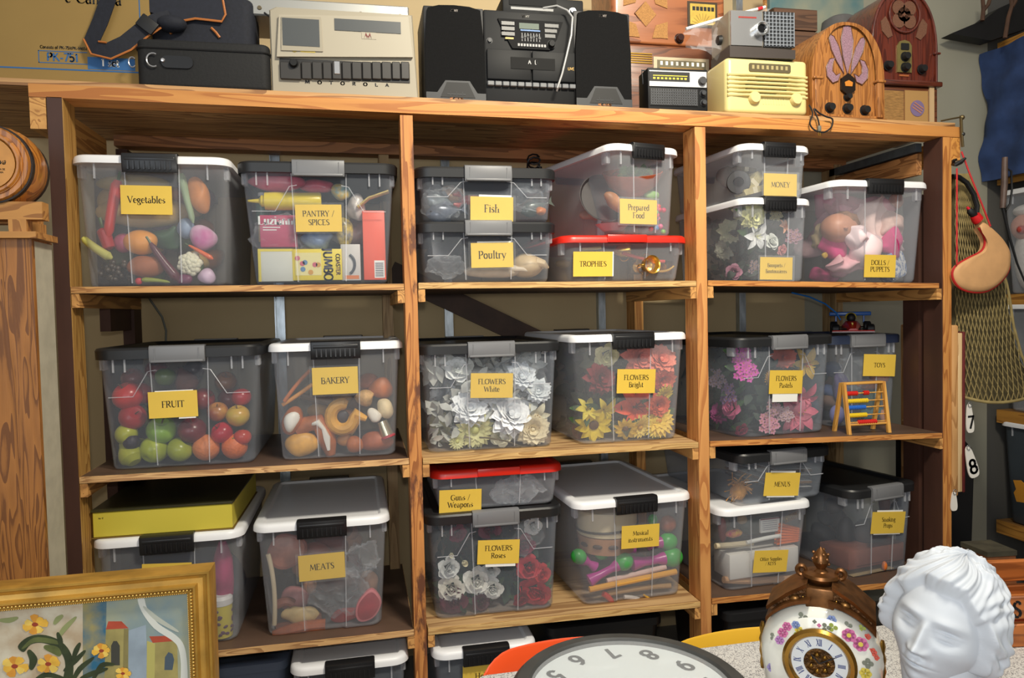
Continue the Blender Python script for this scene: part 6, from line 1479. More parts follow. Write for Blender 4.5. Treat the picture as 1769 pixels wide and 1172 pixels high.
pts = [at(u, v, Y=y) for u, v, y in ((938, 14, .06), (962, 10, .045), (980, 18, .03), (989, 30, .02), (987, 60, .015), (979, 95, .012), (971, 128, .012), (963, 152, .012), (962, 157, .02))]
tag(MB().tube(pts, .0034, 8).build('speaker_cable', M((150, 150, 150), .4)), 'thin grey cable hanging down over the front of the stereo', 'cable')
# the wooden radios at the back
f = frame(1085, 1230, .28, 130); s = f.s; H = f.Z(78); w2 = f.w/2+.03
t = thing('table_radio', 'low wooden radio with gold grille bars, under the tall walnut radio', 'radio', (f.x+.02, f.y, f.z)); X = lambda u: (u-f.um)*s-.02
MB().rbox(-w2, w2, 0, .26, 0, H, .012, 3).build('cabinet', wood('x', (120, 70, 42), (70, 36, 20), .4, coat=.3), t)
for i in range(5): pane(t, X(1080), X(1126), H-(17+i*3.6)*s, H-(15.4+i*3.6)*s, GOLDM, 'grille_bar', 0, .003)
pane(t, X(1128), X(1224), H-(48)*s, H-(20)*s, M((196, 180, 150), .4), 'dial_frame', 0, .004); pane(t, X(1134), X(1218), H-42*s, H-25*s, M((120, 112, 90), .15), 'dial_glass', -.004, .002)
for i in range(9): pane(t, X(1139+i*9), X(1143+i*9), H-33*s, H-27*s, PAPER, 'dial_mark', -.006, .0006)
pane(t, X(1138), X(1214), H-38.5*s, H-37*s, PL((190, 140, 60)), 'dial_line', -.006, .0006)
radT = f.z+H
f = frame(1058, 1254, .28, 40, radT+.0006); s = f.s; H = .33; w2 = f.w/2; X = lambda u: (u-f.um)*s
Zw = lambda v: f.Z(v)
t = thing('table_radio', 'tall walnut radio with a carved diamond grille and a gold dial', 'radio', (f.x, f.y, f.z))
MB().rbox(-w2, w2, 0, .25, 0, H, .02, 4, .008).build('cabinet', wood('x', (166, 100, 58), (108, 56, 30), .4, coat=.4, ring=8), t)
CLOTH = M((168, 120, 66), .8, var=.25, scale=260)
cx, cz = X(1114), Zw(27)
def dia(cx, cz, r, k=1.0): return [(cx-r*k, cz), (cx, cz-r), (cx+r*k, cz), (cx, cz+r)]
MB().slab(dia(cx, cz, 20*s, .9), -.003, .001).build('grille_cloth', CLOTH, t, smooth=False)
for a in (45, 135, 225, 315):
    q = 34*s; MB().slab([(cx+q*math.cos(R(a))+r_*math.cos(R(b_)), cz+q*math.sin(R(a))+r_*math.sin(R(b_))) for r_, b_ in ((19*s, a-90), (13*s, a-35), (19*s, a+0), (13*s, a+35), (19*s, a+90), (10*s, a+180))], -.003, .001).build('grille_cloth', CLOTH, t)
MB().tube([(x, -.003, z) for x, z in dia(cx, cz, 21*s, .9)], .002, 6, True).build('grille_moulding', wood('x', (110, 62, 34), (60, 30, 16), .4), t)
pane(t, X(1186), X(1238), Zw(44), Zw(0), M((60, 46, 30), .4), 'dial_frame', 0, .004); pane(t, X(1190), X(1234), Zw(40), Zw(4), M((196, 164, 70), .4, var=.15, scale=30), 'dial', -.004, .001)
for i in range(6): pane(t, X(1194+i*6.6), X(1199+i*6.6), Zw(16), Zw(9), BK, 'dial_mark', -.005, .0006)
for i in range(9):
    a = R(20+i*17.5); MB().move(X(1212), -.0052, Zw(42), 0, 0).slab([(x*math.cos(a)-z*math.sin(a), x*math.sin(a)+z*math.cos(a)) for x, z in ((8*s, -.3*s), (20*s, -.3*s), (20*s, .3*s), (8*s, .3*s))], 0, .0008).build('dial_ray', PL((110, 80, 30)), t, smooth=False)
knob(t, X(1171), Zw(66), 6.5*s, PL((50, 22, 16), .25), .02)
# small black portable radio
f = frame(1120, 1222, .03, 150); s = f.s; H = f.Z(118); w2 = f.w/2; X = lambda u: (u-f.um)*s
Zp = lambda v: (177+.05*(0)-v)*s
t = thing('portable_radio', 'small black portable radio with a chrome dial panel, in front of the wooden radios', 'radio', (f.x, f.y, f.z), -2)
MB().rbox(-w2, w2, 0, .09, 0, H, .005, 2).build('body', BK2, t)
pane(t, X(1122), X(1219), H-30*s, H-5*s, M((214, 214, 214), .3, .3), 'dial_panel', 0, .004); pane(t, X(1122), X(1190), H-22*s, H-7*s, BK, 'dial_window', -.004, .001)
for i in range(9): pane(t, X(1128+i*6.6), X(1132+i*6.6), H-19*s, H-16*s, PL((206, 190, 60)), 'dial_mark', -.005, .0006)
pane(t, X(1128), X(1186), H-14*s, H-12.6*s, PL((206, 190, 60)), 'dial_line', -.005, .0006)
pane(t, X(1123), X(1204), H-60*s, H-33*s, M((30, 30, 32), .6), 'speaker_grille', 0, .003)
mb = MB()
for i in range(20): mb.box(X(1124.5+i*4), X(1126+i*4), -.0042, -.003, H-59*s, H-34*s)
for j in range(6): mb.box(X(1124), X(1203), -.0042, -.003, H-(59-j*4)*s, H-(57.7-j*4)*s)
mb.build('grille_mesh', M((74, 76, 80), .4), t, smooth=False)
knob(t, X(1211), H-20*s, 7*s, M((70, 70, 72), .3), .014, -.002); knob(t, X(1213), H-39*s, 4.5*s, CHAR, .012); knob(t, X(1214), H-54*s, 4.5*s, CHAR, .012)
mb = MB().tube([(-w2, .045, H*.7), (-w2-.004, .045, H+.004), (0, .045, H+.006), (w2+.004, .045, H+.004), (w2, .045, H*.7)], .003, 6); mb.build('handle', CHAR, t)
# cream bakelite radio
f = frame(1256, 1398, .03, 150); s = f.s; H = f.Z(101); w2 = f.w/2; X = lambda u: (u-f.um)*s; CRM = M((226, 210, 144), .3, coat=.2)
t = thing('table_radio', 'cream moulded plastic radio with horizontal louvres and two round knobs', 'radio', (f.x, f.y, f.z), 0)
MB().rbox(-w2, w2, .004, .16, .006, H, .02, 4, .014).build('cabinet', CRM, t)
MB().rbox(-w2+.01, w2-.01, .03, .15, 0, .008, .008, 2).build('foot', PL((150, 136, 90)), t)
for i in range(6):
    z = H*.34+i*H*.072; mb = MB().tube([(-w2*.97, .006, z), (-w2*.5, -.004, z), (w2*.5, -.004, z), (w2*.97, .006, z)], H*.022, 6); mb.build('louvre', CRM, t)
for i, (a, b_) in enumerate(((.3, .2), (.55, .45), (.55, .45), (.5, .5), (.3, .5))): pane(t, -w2*a, w2*b_, H*.375+i*H*.072-.002, H*.375+i*H*.072+.0025, PL((70, 60, 40)), 'slot', .006, .003)
pane(t, X(1294), X(1366), H-21*s, H-8*s, M((96, 86, 62), .3), 'dial', .005, .004, r=.006)
for i in range(8): pane(t, X(1299+i*8.2), X(1303+i*8.2), H-17*s, H-11*s, M((170, 156, 110), .4), 'dial_mark', .001, .0008)
for u in (1302, 1374): knob(t, X(u), f.Z(170), 10*s, CRM, .018, .006)
for i in range(9): pane(t, X(1318+i*4.6), X(1319.6+i*4.6), f.Z(180), f.Z(162), CRM, 'flute', .006, .003)
crT = f.z+H
# power cord of the cream radio
p0 = [at(u, v, Y=y) for u, v, y in ((1398, 182, .01), (1404, 196, -.012), (1399, 212, -.014), (1406, 224, -.014), (1422, 229, -.014), (1436, 220, -.014), (1438, 206, -.014), (1428, 202, -.014), (1416, 196, -.014), (1406, 188, -.012), (1413, 206, -.016), (1416, 222, -.016))]
P = []
for i in range(len(p0)-1):
    for k in range(4):
        a = p0[max(0, i-1)]; b_ = p0[i]; c = p0[i+1]; d = p0[min(len(p0)-1, i+2)]; q = k/4
        P.append(.5*((2*b_)+(c-a)*q+(2*a-5*b_+4*c-d)*q*q+(3*b_-a-3*c+d)*q**3))
t = thing('power_cord', 'black power cord looped over the edge of the shelving top below the cream radio', 'cord', P[0])
MB().tube([p-P[0] for p in P], .0028, 6).build('cable', BK, t)
e = P[-1]-P[0]
MB().move(e.x, e.y, e.z).rbox(-.006, .006, -.004, .005, -.016, .004, .003, 2).build('plug', M((110, 110, 100), .5), t)
for dx in (-.003, .003): MB().box(e.x+dx-.001, e.x+dx+.001, e.y, e.y+.001, e.z-.030, e.z-.016).build('prong', GOLDM, t, smooth=False)
# projector
f = frame(1262, 1372, .03, 60, crT+.0006); s = f.s; H = 74*s; w2 = f.w/2; X = lambda u: (u-f.um)*s
t = thing('projector', 'silver and black projector with a round lens, standing on the cream radio', 'projector', (f.x, f.y, f.z), -3); TAUPE = M((150, 140, 122), .4, .3)
mb = MB(); mb.loft([[(-w2, y, 0), (w2, y, 0), (w2, y, 14*s), (-w2, y, 18*s)] for y in (0, .15)]); mb.build('base', M((62, 54, 50), .45), t, smooth=False)
MB().rbox(-w2, w2*.98, .002, .15, 16*s, H, .01, 3).build('casing', TAUPE, t)
pane(t, -w2*.97, X(1316), 18*s, H-3*s, M((176, 176, 176), .25, .8), 'front_plate', .003, .006)
pane(t, X(1318), w2*.97, 17*s, H-2*s, M((30, 32, 36), .4), 'vent', .003, .005)
mb = MB()
for i in range(9): mb.box(X(1320+i*6), X(1321.6+i*6), -.006, -.0015, 18*s, H-3*s)
for j in range(9): mb.box(X(1319), w2*.96, -.005, -.0015, (20+j*5.6)*s, (21.4+j*5.6)*s)
mb.build('vent_bars', M((170, 176, 184), .3, .7), t, smooth=False)
MB().move(X(1311), -.003, 42*s, 90).lathe([(6.5*s, 0), (11*s, 0), (11*s, .022), (9*s, .024), (7*s, .02), (6.5*s, 0)], 22).build('lens_ring', M((226, 228, 230), .15, .9), t)
MB().move(X(1311), -.003, 42*s, 90).lathe([(0, 0), (7*s, 0), (7*s, .014), (0, .016)], 18).build('lens', M((8, 8, 10), .05), t)
pane(t, X(1276), X(1306), H-14*s, H-11.5*s, PL((150, 50, 44)), 'red_script', -.003, .0008)
MB().move(-w2, .07, H*.5, 0, -90).lathe([(0, 0), (8*s, 0), (7*s, .012), (0, .014)], 16).build('knob', BK, t)
# plastic bag with a sealing rod lying over the projector
p0, p1 = at(1185, 50, Y=.13), at(1322, 12, Y=.13)
t = thing('plastic_bag', 'clear plastic bag with a white rod along its edge, lying against the projector', 'plastic bag', p0); d_ = p1-p0
MB().tube([Vector(), d_*.5+Vector((0, 0, .003)), d_*.9], .0055, 8).build('sealing_rod', PL((226, 226, 228), .35), t)
MB().tube([d_*.9, d_*.96], .006, 8).build('red_clip', PL((206, 40, 50), .4), t)
MB().tube([d_*.96, d_], .0055, 8).build('sealing_rod', PL((226, 226, 228), .35), t)
rings = []; r_ = rnd(9)
for i in range(15):
    k = i/14; top = d_*k; dep = (.10+.05*math.sin(k*3))*(1-abs(k-.45)*.9)
    rings.append([tuple(top+Vector((r_.uniform(-.006, .006)+.0*j, .02*math.sin(j*1.3+i)+r_.uniform(-.006, .006)-.01, -dep*j/6))) for j in range(7)])
mb = MB(); mb.loft(rings, False, False, False); mb.build('film', clear((240, 242, 246), veil=.10, rough=.1, name='cellophane_film'), t, ang=30)
# cathedral radios
def gothic(w2, H, zs=.42, n=12):
    """outline of a pointed arch: straight sides to zs*H then curving in to the top"""
    pts = [(w2, 0), (w2, H*zs)]
    for i in range(1, n): k = i/n; pts.append((w2*math.cos(PI/2*k)**.86, H*zs+H*(1-zs)*math.sin(PI/2*k)**.92))
    pts.append((0, H)); return pts+[(-x, z) for x, z in pts[-2::-1]]
def petalpoly(cx, cz, L, w, a):
    pts = [(0, 0), (w*.4, L*.35), (w*.55, L*.68), (w*.35, L*.95), (0, L*1.02), (-w*.35, L*.95), (-w*.55, L*.68), (-w*.4, L*.35)]; ca, sa = math.cos(R(a)), math.sin(R(a))
    return [(cx+x*ca+z*sa, cz-x*sa+z*ca) for x, z in pts]
PURP = M((150, 116, 130), .8, var=.35, scale=300)
f = frame(1398, 1526, .06, 150); s = f.s; H = f.Z(40); w2 = f.w/2
t = thing('cathedral_radio', 'light oak arched radio with petal-shaped grille openings', 'radio', (f.x, f.y, f.z), 2)
MB().slab(gothic(w2, H), 0, .20).build('cabinet', OAKC, t, ang=30)
MB().rbox(-w2-.012, w2+.012, -.012, .21, 0, .014, .004, 2).build('plinth', wood('x', (150, 96, 46), (96, 56, 24), .4, coat=.3), t)
go = gothic(w2, H); gi = gothic(w2*.74, H*.90)
mb = MB(); mb.loft([[(x, -.010, z) for x, z in go], [(x*.8, -.010, .02+(z-.0)*.92) for x, z in gothic(w2*.95, H*.99)]], False, False, True); mb.build('arch_band', OAKC, t)
mb = MB(); mb.loft([[(x, 0, z) for x, z in go], [(x, -.010, z) for x, z in go]], False, False); mb.build('arch_edge', OAKC, t)
for sg in (-1, 1):
    MB().rbox(sg*w2*.86-.014, sg*w2*.86+.014, -.018, 0, .014, H*.40, .003, 2).build('pilaster', wood('z', (170, 112, 58), (112, 66, 30), .4, ring=40, coat=.3), t)
    MB().rbox(sg*w2*.86-.020, sg*w2*.86+.020, -.022, 0, H*.40, H*.425, .003, 2).build('capital', OAKC, t)
gz = H*.40
for a, L, w in ((0, 78, 20), (-22, 64, 13), (22, 64, 13)):
    cx = 0+ (a/22)*6*s
    MB().slab(petalpoly(cx, H*.48, L*s*.95, w*s, a), -.004, .0).build('grille_cloth', PURP, t)
    MB().tube([(x, -.004, z) for x, z in petalpoly(cx, H*.48, L*s*.95, w*s, a)], .0016, 6, True).build('grille_edge', wood('z', (110, 66, 30), (70, 38, 16), .4), t)
for sg in (-1, 1):
    pp = [(sg*x*s, H*.38+z*s) for x, z in ((12, 16), (16, 4), (26, 0), (36, 10), (37, 24), (31, 36), (22, 38), (26, 28), (26, 18), (20, 12))]
    MB().slab(pp, -.004, 0).build('grille_cloth', PURP, t)
    MB().tube([(x, -.004, z) for x, z in pp], .0016, 6, True).build('grille_edge', wood('z', (110, 66, 30), (70, 38, 16), .4), t)
hx = [(14*s*math.cos(R(a)), H*.37+17*s*math.sin(R(a))) for a in range(30, 390, 60)]
MB().slab(hx, -.010, 0).build('dial_bezel', M((44, 34, 28), .35, .4), t, smooth=False)
MB().slab([(-6*s, H*.37-3*s), (6*s, H*.37-3*s), (7*s, H*.37+3*s), (0, H*.37+6*s), (-7*s, H*.37+3*s)], -.012, -.009).build('dial', PL((206, 130, 50), .3), t, smooth=False)
for x, z, r in ((0, H*.245, 5), (-31*s, H*.13, 6.5), (0, H*.13, 6.5), (31*s, H*.12, 6.5)): knob(t, x, z, r*s, BK, .02)
f = frame(1524, 1620, .20, 180); s = f.s; H = f.Z(150); w2 = f.w/2
t = thing('table_radio', 'boxy wooden radio with a woven front, under the dark arched radio', 'radio', (f.x, f.y, f.z)); X = lambda u: (u-f.um)*s
MB().rbox(-w2, w2, 0, .22, 0, H, .006, 2).build('cabinet', wood('x', (112, 64, 40), (66, 34, 20), .4, coat=.3), t)
pane(t, -w2*.94, X(1560), .01, H*.9, M((150, 112, 62), .8, var=.3, scale=240, stretch=(.2, 1, 1)), 'grille_cloth', 0, .003); pane(t, X(1562), X(1602), .01, H*.92, M((168, 130, 78), .6), 'front_panel', 0, .003); pane(t, X(1604), X(1612), .0, H, M((190, 160, 120), .6), 'pale_post', 0, .006)
MB().move(X(1583), -.003, H*.55, 90).lathe([(0, 0), (12*s, 0), (12*s, .002), (0, .002)], 24).build('round_emblem', PL((120, 104, 140)), t)
mb = MB().move(X(1583), -.006, H*.55, 0, 30)
for k in (-4, 0, 4): mb.box(-9*s, 9*s, -.0005, .0005, k*s, (k+1.6)*s)
mb.build('emblem_script', PL((176, 120, 100)), t, smooth=False)
knob(t, X(1592), .014, 6*s, GOLDM, .016, -.003); knob(t, X(1570), .010, 4*s, GOLDM, .012, -.003)
bT = f.z+H
f = frame(1506, 1620, .20, 100, bT+.0006); s = f.s; H = f.Z(-18); w2 = f.w/2
t = thing('cathedral_radio', 'dark mahogany arched radio with a brass plate and black knobs', 'radio', (f.x-.006, f.y, f.z)); X = lambda u: (u-f.um)*s+.006
MB().slab(gothic(w2, H, .36), 0, .20).build('cabinet', MAHO, t, ang=30)
MB().rbox(-w2-.016, w2+.016, -.016, .21, 0, .020, .005, 2).build('plinth', wood('x', (96, 44, 30), (56, 22, 16), .3, coat=.4), t)
MB().tube([(x*.97, -.004, z*.98+.002) for x, z in gothic(w2, H, .36)], .005, 8).build('arch_bead', MAHO, t)
for sg in (-1, 1): MB().rbox(sg*w2*.95-.010, sg*w2*.95+.016*sg*.5+.010, -.012, .0, H*.34, H*.365, .003, 2).build('capital', MAHO, t)
MB().tube([(26*s*math.cos(a), -.005, H*.74+27*s*math.sin(a)) for a in [2*PI*i/24 for i in range(24)]], .004, 8, True).build('rosette_ring', MAHO, t)
DCL = M((112, 74, 54), .8, var=.3, scale=260)
for a in (45, 135, 225, 315, 0): MB().move(13*s*math.cos(R(a)) if a else 0, -.001, H*.74+(13*s*math.sin(R(a)) if a else 0), 90).lathe([(0, 0), (11*s, 0), (11*s, .003), (0, .003)], 16).build('grille_cloth', DCL, t)
for sg in (-1, 1): MB().slab([(sg*x*s, H*.5+z*s) for x, z in ((20, 2), (28, -2), (38, 8), (40, 22), (32, 30), (26, 20))], -.004, 0).build('grille_cloth', DCL, t)
MB().slab([(-12*s, H*.14), (12*s, H*.14), (12*s, H*.42), (8*s, H*.46), (0, H*.475), (-8*s, H*.46), (-12*s, H*.42)], -.006, 0).build('brass_plate', M((150, 136, 84), .35, .6), t, smooth=False)
pane(t, -7*s, 7*s, H*.37, H*.44, BK, 'dial', -.006, .002, r=.004)
for x, z in ((0, H*.30), (0, H*.19), (-29*s, H*.20), (29*s, H*.18)): knob(t, x, z, 6*s, BK, .02, -.005)
pane(t, -8*s, 8*s, H*.095+.002, H*.12, PL((160, 90, 50)), 'maker_plate', 0, .003)
# things leaning at the back between the radios
f = frame(1330, 1492, .52, 40); s = f.s
t = thing('canvas', 'teal painted canvas standing behind the light oak radio', 'canvas', (f.x, f.y, f.z)); 
MB().box(-f.w/2, f.w/2, 0, .02, 0, f.Z(-30)).build('painted_cloth', M((86, 120, 124), .8, var=.5, scale=3.5, col2=(168, 160, 130)), t, smooth=False)
MB().box(-f.w/2-.01, f.w/2+.01, .02, .035, 0, f.Z(-34)).build('stretcher', WX(9), t, smooth=False)
f = frame(1338, 1412, .36, 60); s = f.s
t = thing('wooden_crate', 'weathered dark wooden crate behind the projector', 'crate', (f.x, f.y, f.z)); H = f.Z(14)
for i in range(6): MB().box(-f.w/2, f.w/2, 0, .012, i*H/6+.003, (i+1)*H/6-.003).build('slat', wood('x', (104, 74, 54), (58, 38, 28), seed=i), t, smooth=False)
for x in (-f.w/2, f.w/2-.03): MB().box(x, x+.03, .012, .16, 0, H).build('corner_post', wood('z', (92, 62, 44), (50, 32, 22)), t, smooth=False)
MB().box(-f.w/2, f.w/2, .15, .16, 0, H).build('rear_panel', wood('x', (92, 62, 44), (50, 32, 22)), t, smooth=False)
crateT = f.z+H
f = frame(1436, 1514, .40, 40); HB = f.Z(62)
t = thing('hat_block', 'pale grey block supporting the grey felt hat', 'block', (f.x, f.y+.04, f.z)); MB().rbox(-.06, .06, 0, .10, 0, HB, .006, 2).build('block', M((120, 122, 116), .7, var=.3, scale=12), t)
t = thing('felt_hat', 'grey felt hat between the two arched radios', 'hat', (f.x, f.y+.09, f.z+HB+.002)); FELT = M((92, 90, 90), .9, var=.1, scale=40)
MB().lathe([(0, .002), (.11, 0), (.13, .008), (.13, .011), (.085, .008), (.08, .02), (.07, .09), (.045, .105), (0, .095)], 30).build('crown', FELT, t)
MB().lathe([(.0815, .012), (.083, .012), (.079, .036), (.077, .036)], 30).build('hat_band', PL((50, 48, 50)), t)
# clamp on the end of the beam
p = at(1652, 214, Y=-.01); G2 = M((110, 96, 66), .4, .8)
t = thing('spring_clamp', 'rusty metal bracket hooked over the end of the front beam', 'bracket', p)
q = lambda u, v: at(u, v, Y=-.012)-p
MB().tube([q(1660, 200), q(1661, 225), q(1663, 254)], .005, 8).build('upright', G2, t)
MB().tube([q(1626, 209), q(1645, 205), q(1662, 202)], .003, 8).build('arm', G2, t)
MB().move(*q(1662, 203)).ball((0, 0, 0), .009, 10, 8).build('pivot', G2, t); MB().move(*q(1663, 232)).ball((0, 0, 0), .008, 10, 8).build('knuckle', M((60, 62, 60), .4, .6), t)
# ---------------------------------------------------------------- left of the shelving: oak cabinet, barrel on its cradle
OAK = wood('z', (168, 110, 50), (92, 50, 18), .5, ring=26)
t = thing('oak_cabinet', 'tall oak-faced cabinet with grey sides under the barrel', 'cabinet', (-.276, -.22, 0))
MB().box(-.308, .307, .016, .125, 0, 1.600).build('carcass', M((186, 180, 160), .7, var=.1), t, smooth=False)
MB().box(-.308, .308, 0, .016, .05, 1.600).build('door', OAK, t, smooth=False)
MB().box(-.308, .308, .0, .125, 1.600, 1.604).build('top', OAK, t, smooth=False)
t = thing('barrel_cradle', 'light wooden cradle under the small barrel', 'cradle', (-.10, -.24, 1.6045)); CR = ((190, 136, 72), (130, 80, 36))
MB().box(-.25, .150, 0, .135, 0, .016).build('base_board', WX(2, CR), t, smooth=False)
for y in (.005, .09): MB().box(.088, .128, y, y+.035, .016, .046).build('cradle_leg', WZ(2, CR), t, smooth=False); MB().box(-.16, -.12, y, y+.035, .016, .046).build('cradle_leg', WZ(2, CR), t, smooth=False); MB().box(-.24, .165 if y < .05 else .12, y, y+.04, .046, .090).build('cradle_beam', WX(3, CR), t, smooth=False)
t = thing('barrel', 'small wooden barrel with dark hoops lying on the light cradle', 'barrel', (-.046, -.250, 1.6045+.090+.090)); BW = wood('y', (190, 122, 48), (120, 66, 20), .35, coat=.3)
t.rotation_euler = (R(90), 0, 0); t.scale = (.80, .80, .80); HL = .15
prof = [(0, .006), (.098, .006), (.098, 0), (.112, 0)]+[(.112+.016*math.sin(PI*i/12), -HL*i/12) for i in range(1, 12)]+[(.112, -HL), (.098, -HL), (0, -HL+.006)]
MB().lathe(prof, 36).build('staves', BW, t)
for k in (.14, .92):
    r0 = .1125+.016*math.sin(PI*k); MB().lathe([(r0-.001, -HL*k-.009), (r0+.002, -HL*k-.009), (r0+.002, -HL*k+.009), (r0-.001, -HL*k+.009)], 36).build('hoop', M((44, 34, 28), .5, .3), t)
MB().lathe([(0, .0062), (.080, .0062), (.080, .0085), (0, .0085)], 36).build('barrel_head', M((196, 136, 60), .4, var=.1), t)
MB().lathe([(.081, .006), (.086, .012), (.092, .012), (.097, .006)], 36).build('head_ring', BW, t)
for txt, z, h, k in (('nova', -.004, .016, dict(weight=.16, thin=.1, slant=.3, serif=0)), ('RESERVA DE', -.022, .005, SANS), ('LA CASA', -.031, .005, SANS)):
    mb = MB(); text_mesh(mb, txt, h, .035, 0, 0, **k); o = mb.build('lettering', BK, t, smooth=False); o.rotation_euler = (R(-90), 0, 0); o.location = (0, z, .0092)
MB().move(-.02, .03, .009).rbox(-.012, .012, -.012, .012, 0, .002, .004, 2).build('printed_star', BK, t)
MB().move(.0, .128, -HL*.22, -90).lathe([(0, 0), (.012, 0), (.014, .012), (.010, .022), (0, .024)], 14).build('bung', CR and WZ(3, CR), t)
# ---------------------------------------------------------------- right of the shelving: the second shelving along the end wall
S2m = thing('wooden_shelving', 'second wooden shelving standing along the end wall beyond the net', 'shelving', (3.80, 0, 0))
for y in (-.2, -.55):
    MB().box(.0, .05, y-.04 if y > 0 else y, y if y > 0 else y+.04, 0, 2.62).build('post', WZ(3, ((176, 128, 60), (110, 70, 26))), S2m, smooth=False)
    MB().box(.65, .70, y-.04 if y > 0 else y, y if y > 0 else y+.04, 0, 2.62).build('rear_post', WZ(4, ((176, 128, 60), (110, 70, 26))), S2m, smooth=False)
for z in (.348, .878, 1.425, 2.00, 2.60):
    MB().box(-.01, .0, -.55, .66, z-.062, z).build('shelf_edge', WY(2, ((186, 132, 56), (120, 74, 26))), S2m, smooth=False)
    MB().box(.0, .70, -.55, .66, z-.02, z).build('shelf', WY(3, ((150, 110, 60), (96, 62, 30))), S2m, smooth=False)
b = make_bin('red', 'clear white-lidded bin of red and white plush figures beyond the net', 'A', 3.812, .405, 1.427, .50, .42, .58, .48, yaw=-90, rear_latch=False)
def side_lump(name, label, cat, x, y, z, r, mat, amp=.08, seed=1):
    mb = MB().ball((0, 0, 0), r, 20, 12); m = min(r); noisy(mb, amp*m, 3/m, seed); o = mb.build(name, mat, None, ang=60); o.location = (x, y, z); return tag(o, label, cat)
t = thing('plush_figure', 'red and white bearded plush figure in the bin beyond the net', 'plush toy', (3.89, .575, 1.435))
MB().ball((0, 0, .16), (.06, .07, .16), 16, 10).build('beard', M((226, 220, 216), .9, var=.1, scale=60), t); MB().ball((-.035, 0, .30), (.05, .06, .06), 16, 10).build('face', PL((214, 150, 130), .6), t)
MB().ball((-.07, -.02, .285), .022, 10, 8).build('nose', PL((176, 70, 60)), t); MB().ball((-.01, 0, .375), (.06, .068, .032), 14, 8).build('hat_brim', PL((226, 220, 216), .9), t)
side_lump('plush_ball', 'dark red plush ball beside the bearded figure', 'plush toy', 3.90, .46, 1.70, (.06, .05, .07), M((156, 32, 40), .9, var=.2))
side_lump('plush_wreath', 'green and red plush wreath below the red ball', 'plush toy', 3.89, .46, 1.57, (.045, .05, .06), M((50, 84, 54), .9, col2=(150, 40, 44), scale=30))
side_lump('plush_stocking', 'red plush stocking on the floor of the bin beyond the net', 'plush toy', 3.90, .50, 1.475, (.05, .11, .04), M((170, 34, 46), .9))
b = make_bin('rb', 'clear white-lidded bin holding something orange, behind the lower net', 'A', 3.815, .405, .880, .50, .42, .58, .50, yaw=-90, rear_latch=False)
side_lump('cloth_bundle', 'dark blue cloth filling the bin behind the lower net', 'cloth', 4.0, .36, 1.05, (.12, .18, .15), M((46, 56, 76), .9))
side_lump('orange_pennant', 'orange cloth pennant in the bin behind the lower net', 'pennant', 3.868, .50, 1.28, (.012, .06, .03), PL((206, 90, 60), .7))
b = make_bin('rc', 'dark bin with a torn orange sticker on the low shelf by the end wall', 'A', 3.815, .405, .350, .50, .42, .58, .48, yaw=-90, rear_latch=False, body=M((58, 66, 74), .4, var=.2, scale=5))
mb = MB().slab([(-.04, .05), (.0, .058), (.02, .045), (.055, .05), (.058, -.04), (.03, -.052), (.01, -.045), (-.03, -.05), (-.042, -.01), (-.028, .01)], -.001, .001)
o = mb.build('torn_sticker', PL((222, 152, 50), .6), b.t); o.location = (-.135, -.008, .155); o.rotation_euler = (R(5), 0, 0)
# navy quilted cover hanging over the end of that shelving
t = thing('moving_blanket', 'navy quilted blanket hanging over the end shelving', 'blanket', (3.74, .125, 1.96))
mb = MB(); n1, n2 = 30, 18; rings = []
for i in range(n1+1):
    z = .595*i/n1; y = [0.56*j/n2 for j in range(n2+1)]
    rings.append([(.012*math.sin(j*.9+i*.25)+.006*math.sin(i*.8)-.004, q+.010*math.sin(i*.3)*(j == n2), z) for j, q in enumerate(y)]+[(.018+.012*math.sin(j*.9+i*.25)+.006*math.sin(i*.8)-.004, q, z) for j, q in reversed(list(enumerate(y)))])
mb.loft(rings); mb.build('quilted_cloth', M((40, 62, 106), .8, var=.25, scale=14, bump=.3), t, ang=70)
# black pointed board and forked sticks on top of it
p = at(1643, 58, Y=.60)
def wpoly(pts, Y, p): return [((at(u, v, Y=Y)-p).x, (at(u, v, Y=Y)-p).z) for u, v in pts]
t = thing('black_panel', 'black pointed panel jutting out above the navy blanket', 'panel', p)
MB().slab(wpoly([(1643, 58), (1700, 34), (1726, 14), (1800, -20), (1800, 40), (1712, 70)], .60, p), 0, .06).build('panel', M((14, 13, 14), .6), t, smooth=False)
def branch(label, paths, Y):
    p = at(*paths[0][0], Y=Y); t = thing('forked_stick', label, 'stick', p)
    for i, pts in enumerate(paths): MB().tube([at(u, v, Y=Y)-p for u, v in pts], [.009-.002*(k/len(pts)) for k in range(len(pts))], 8).build('limb', M((84, 56, 38), .7, var=.3), t)
branch('brown forked stick above the tip of the black panel', [[(1697, 36), (1699, 16), (1697, -10)], [(1699, 18), (1707, 8), (1712, -8)]], .58)
branch('brown forked stick in front of the end shelving beam', [[(1736, 66), (1742, 30), (1748, 10), (1746, -10)], [(1748, 12), (1754, 2), (1757, -10)]], .50)
# dark figure of the black case standing on the floor
t = thing('instrument_case', 'tall black case standing on the floor behind the numbered tags', 'case', (3.13, .24, 0))
mb = MB(); mb.loft([[(x, y, z) for x, z in [(-.14, 0), (.10, 0), (.125, .70), (.115, .80), (.08, .835), (-.14, .86)]] for y in (0, .12)]); mb.build('shell', M((16, 16, 18), .45), t, ang=20)
MB().rbox(.118, .128, .04, .08, .5, .56, .003, 1).build('clasp', M((60, 60, 62), .4, .6), t)
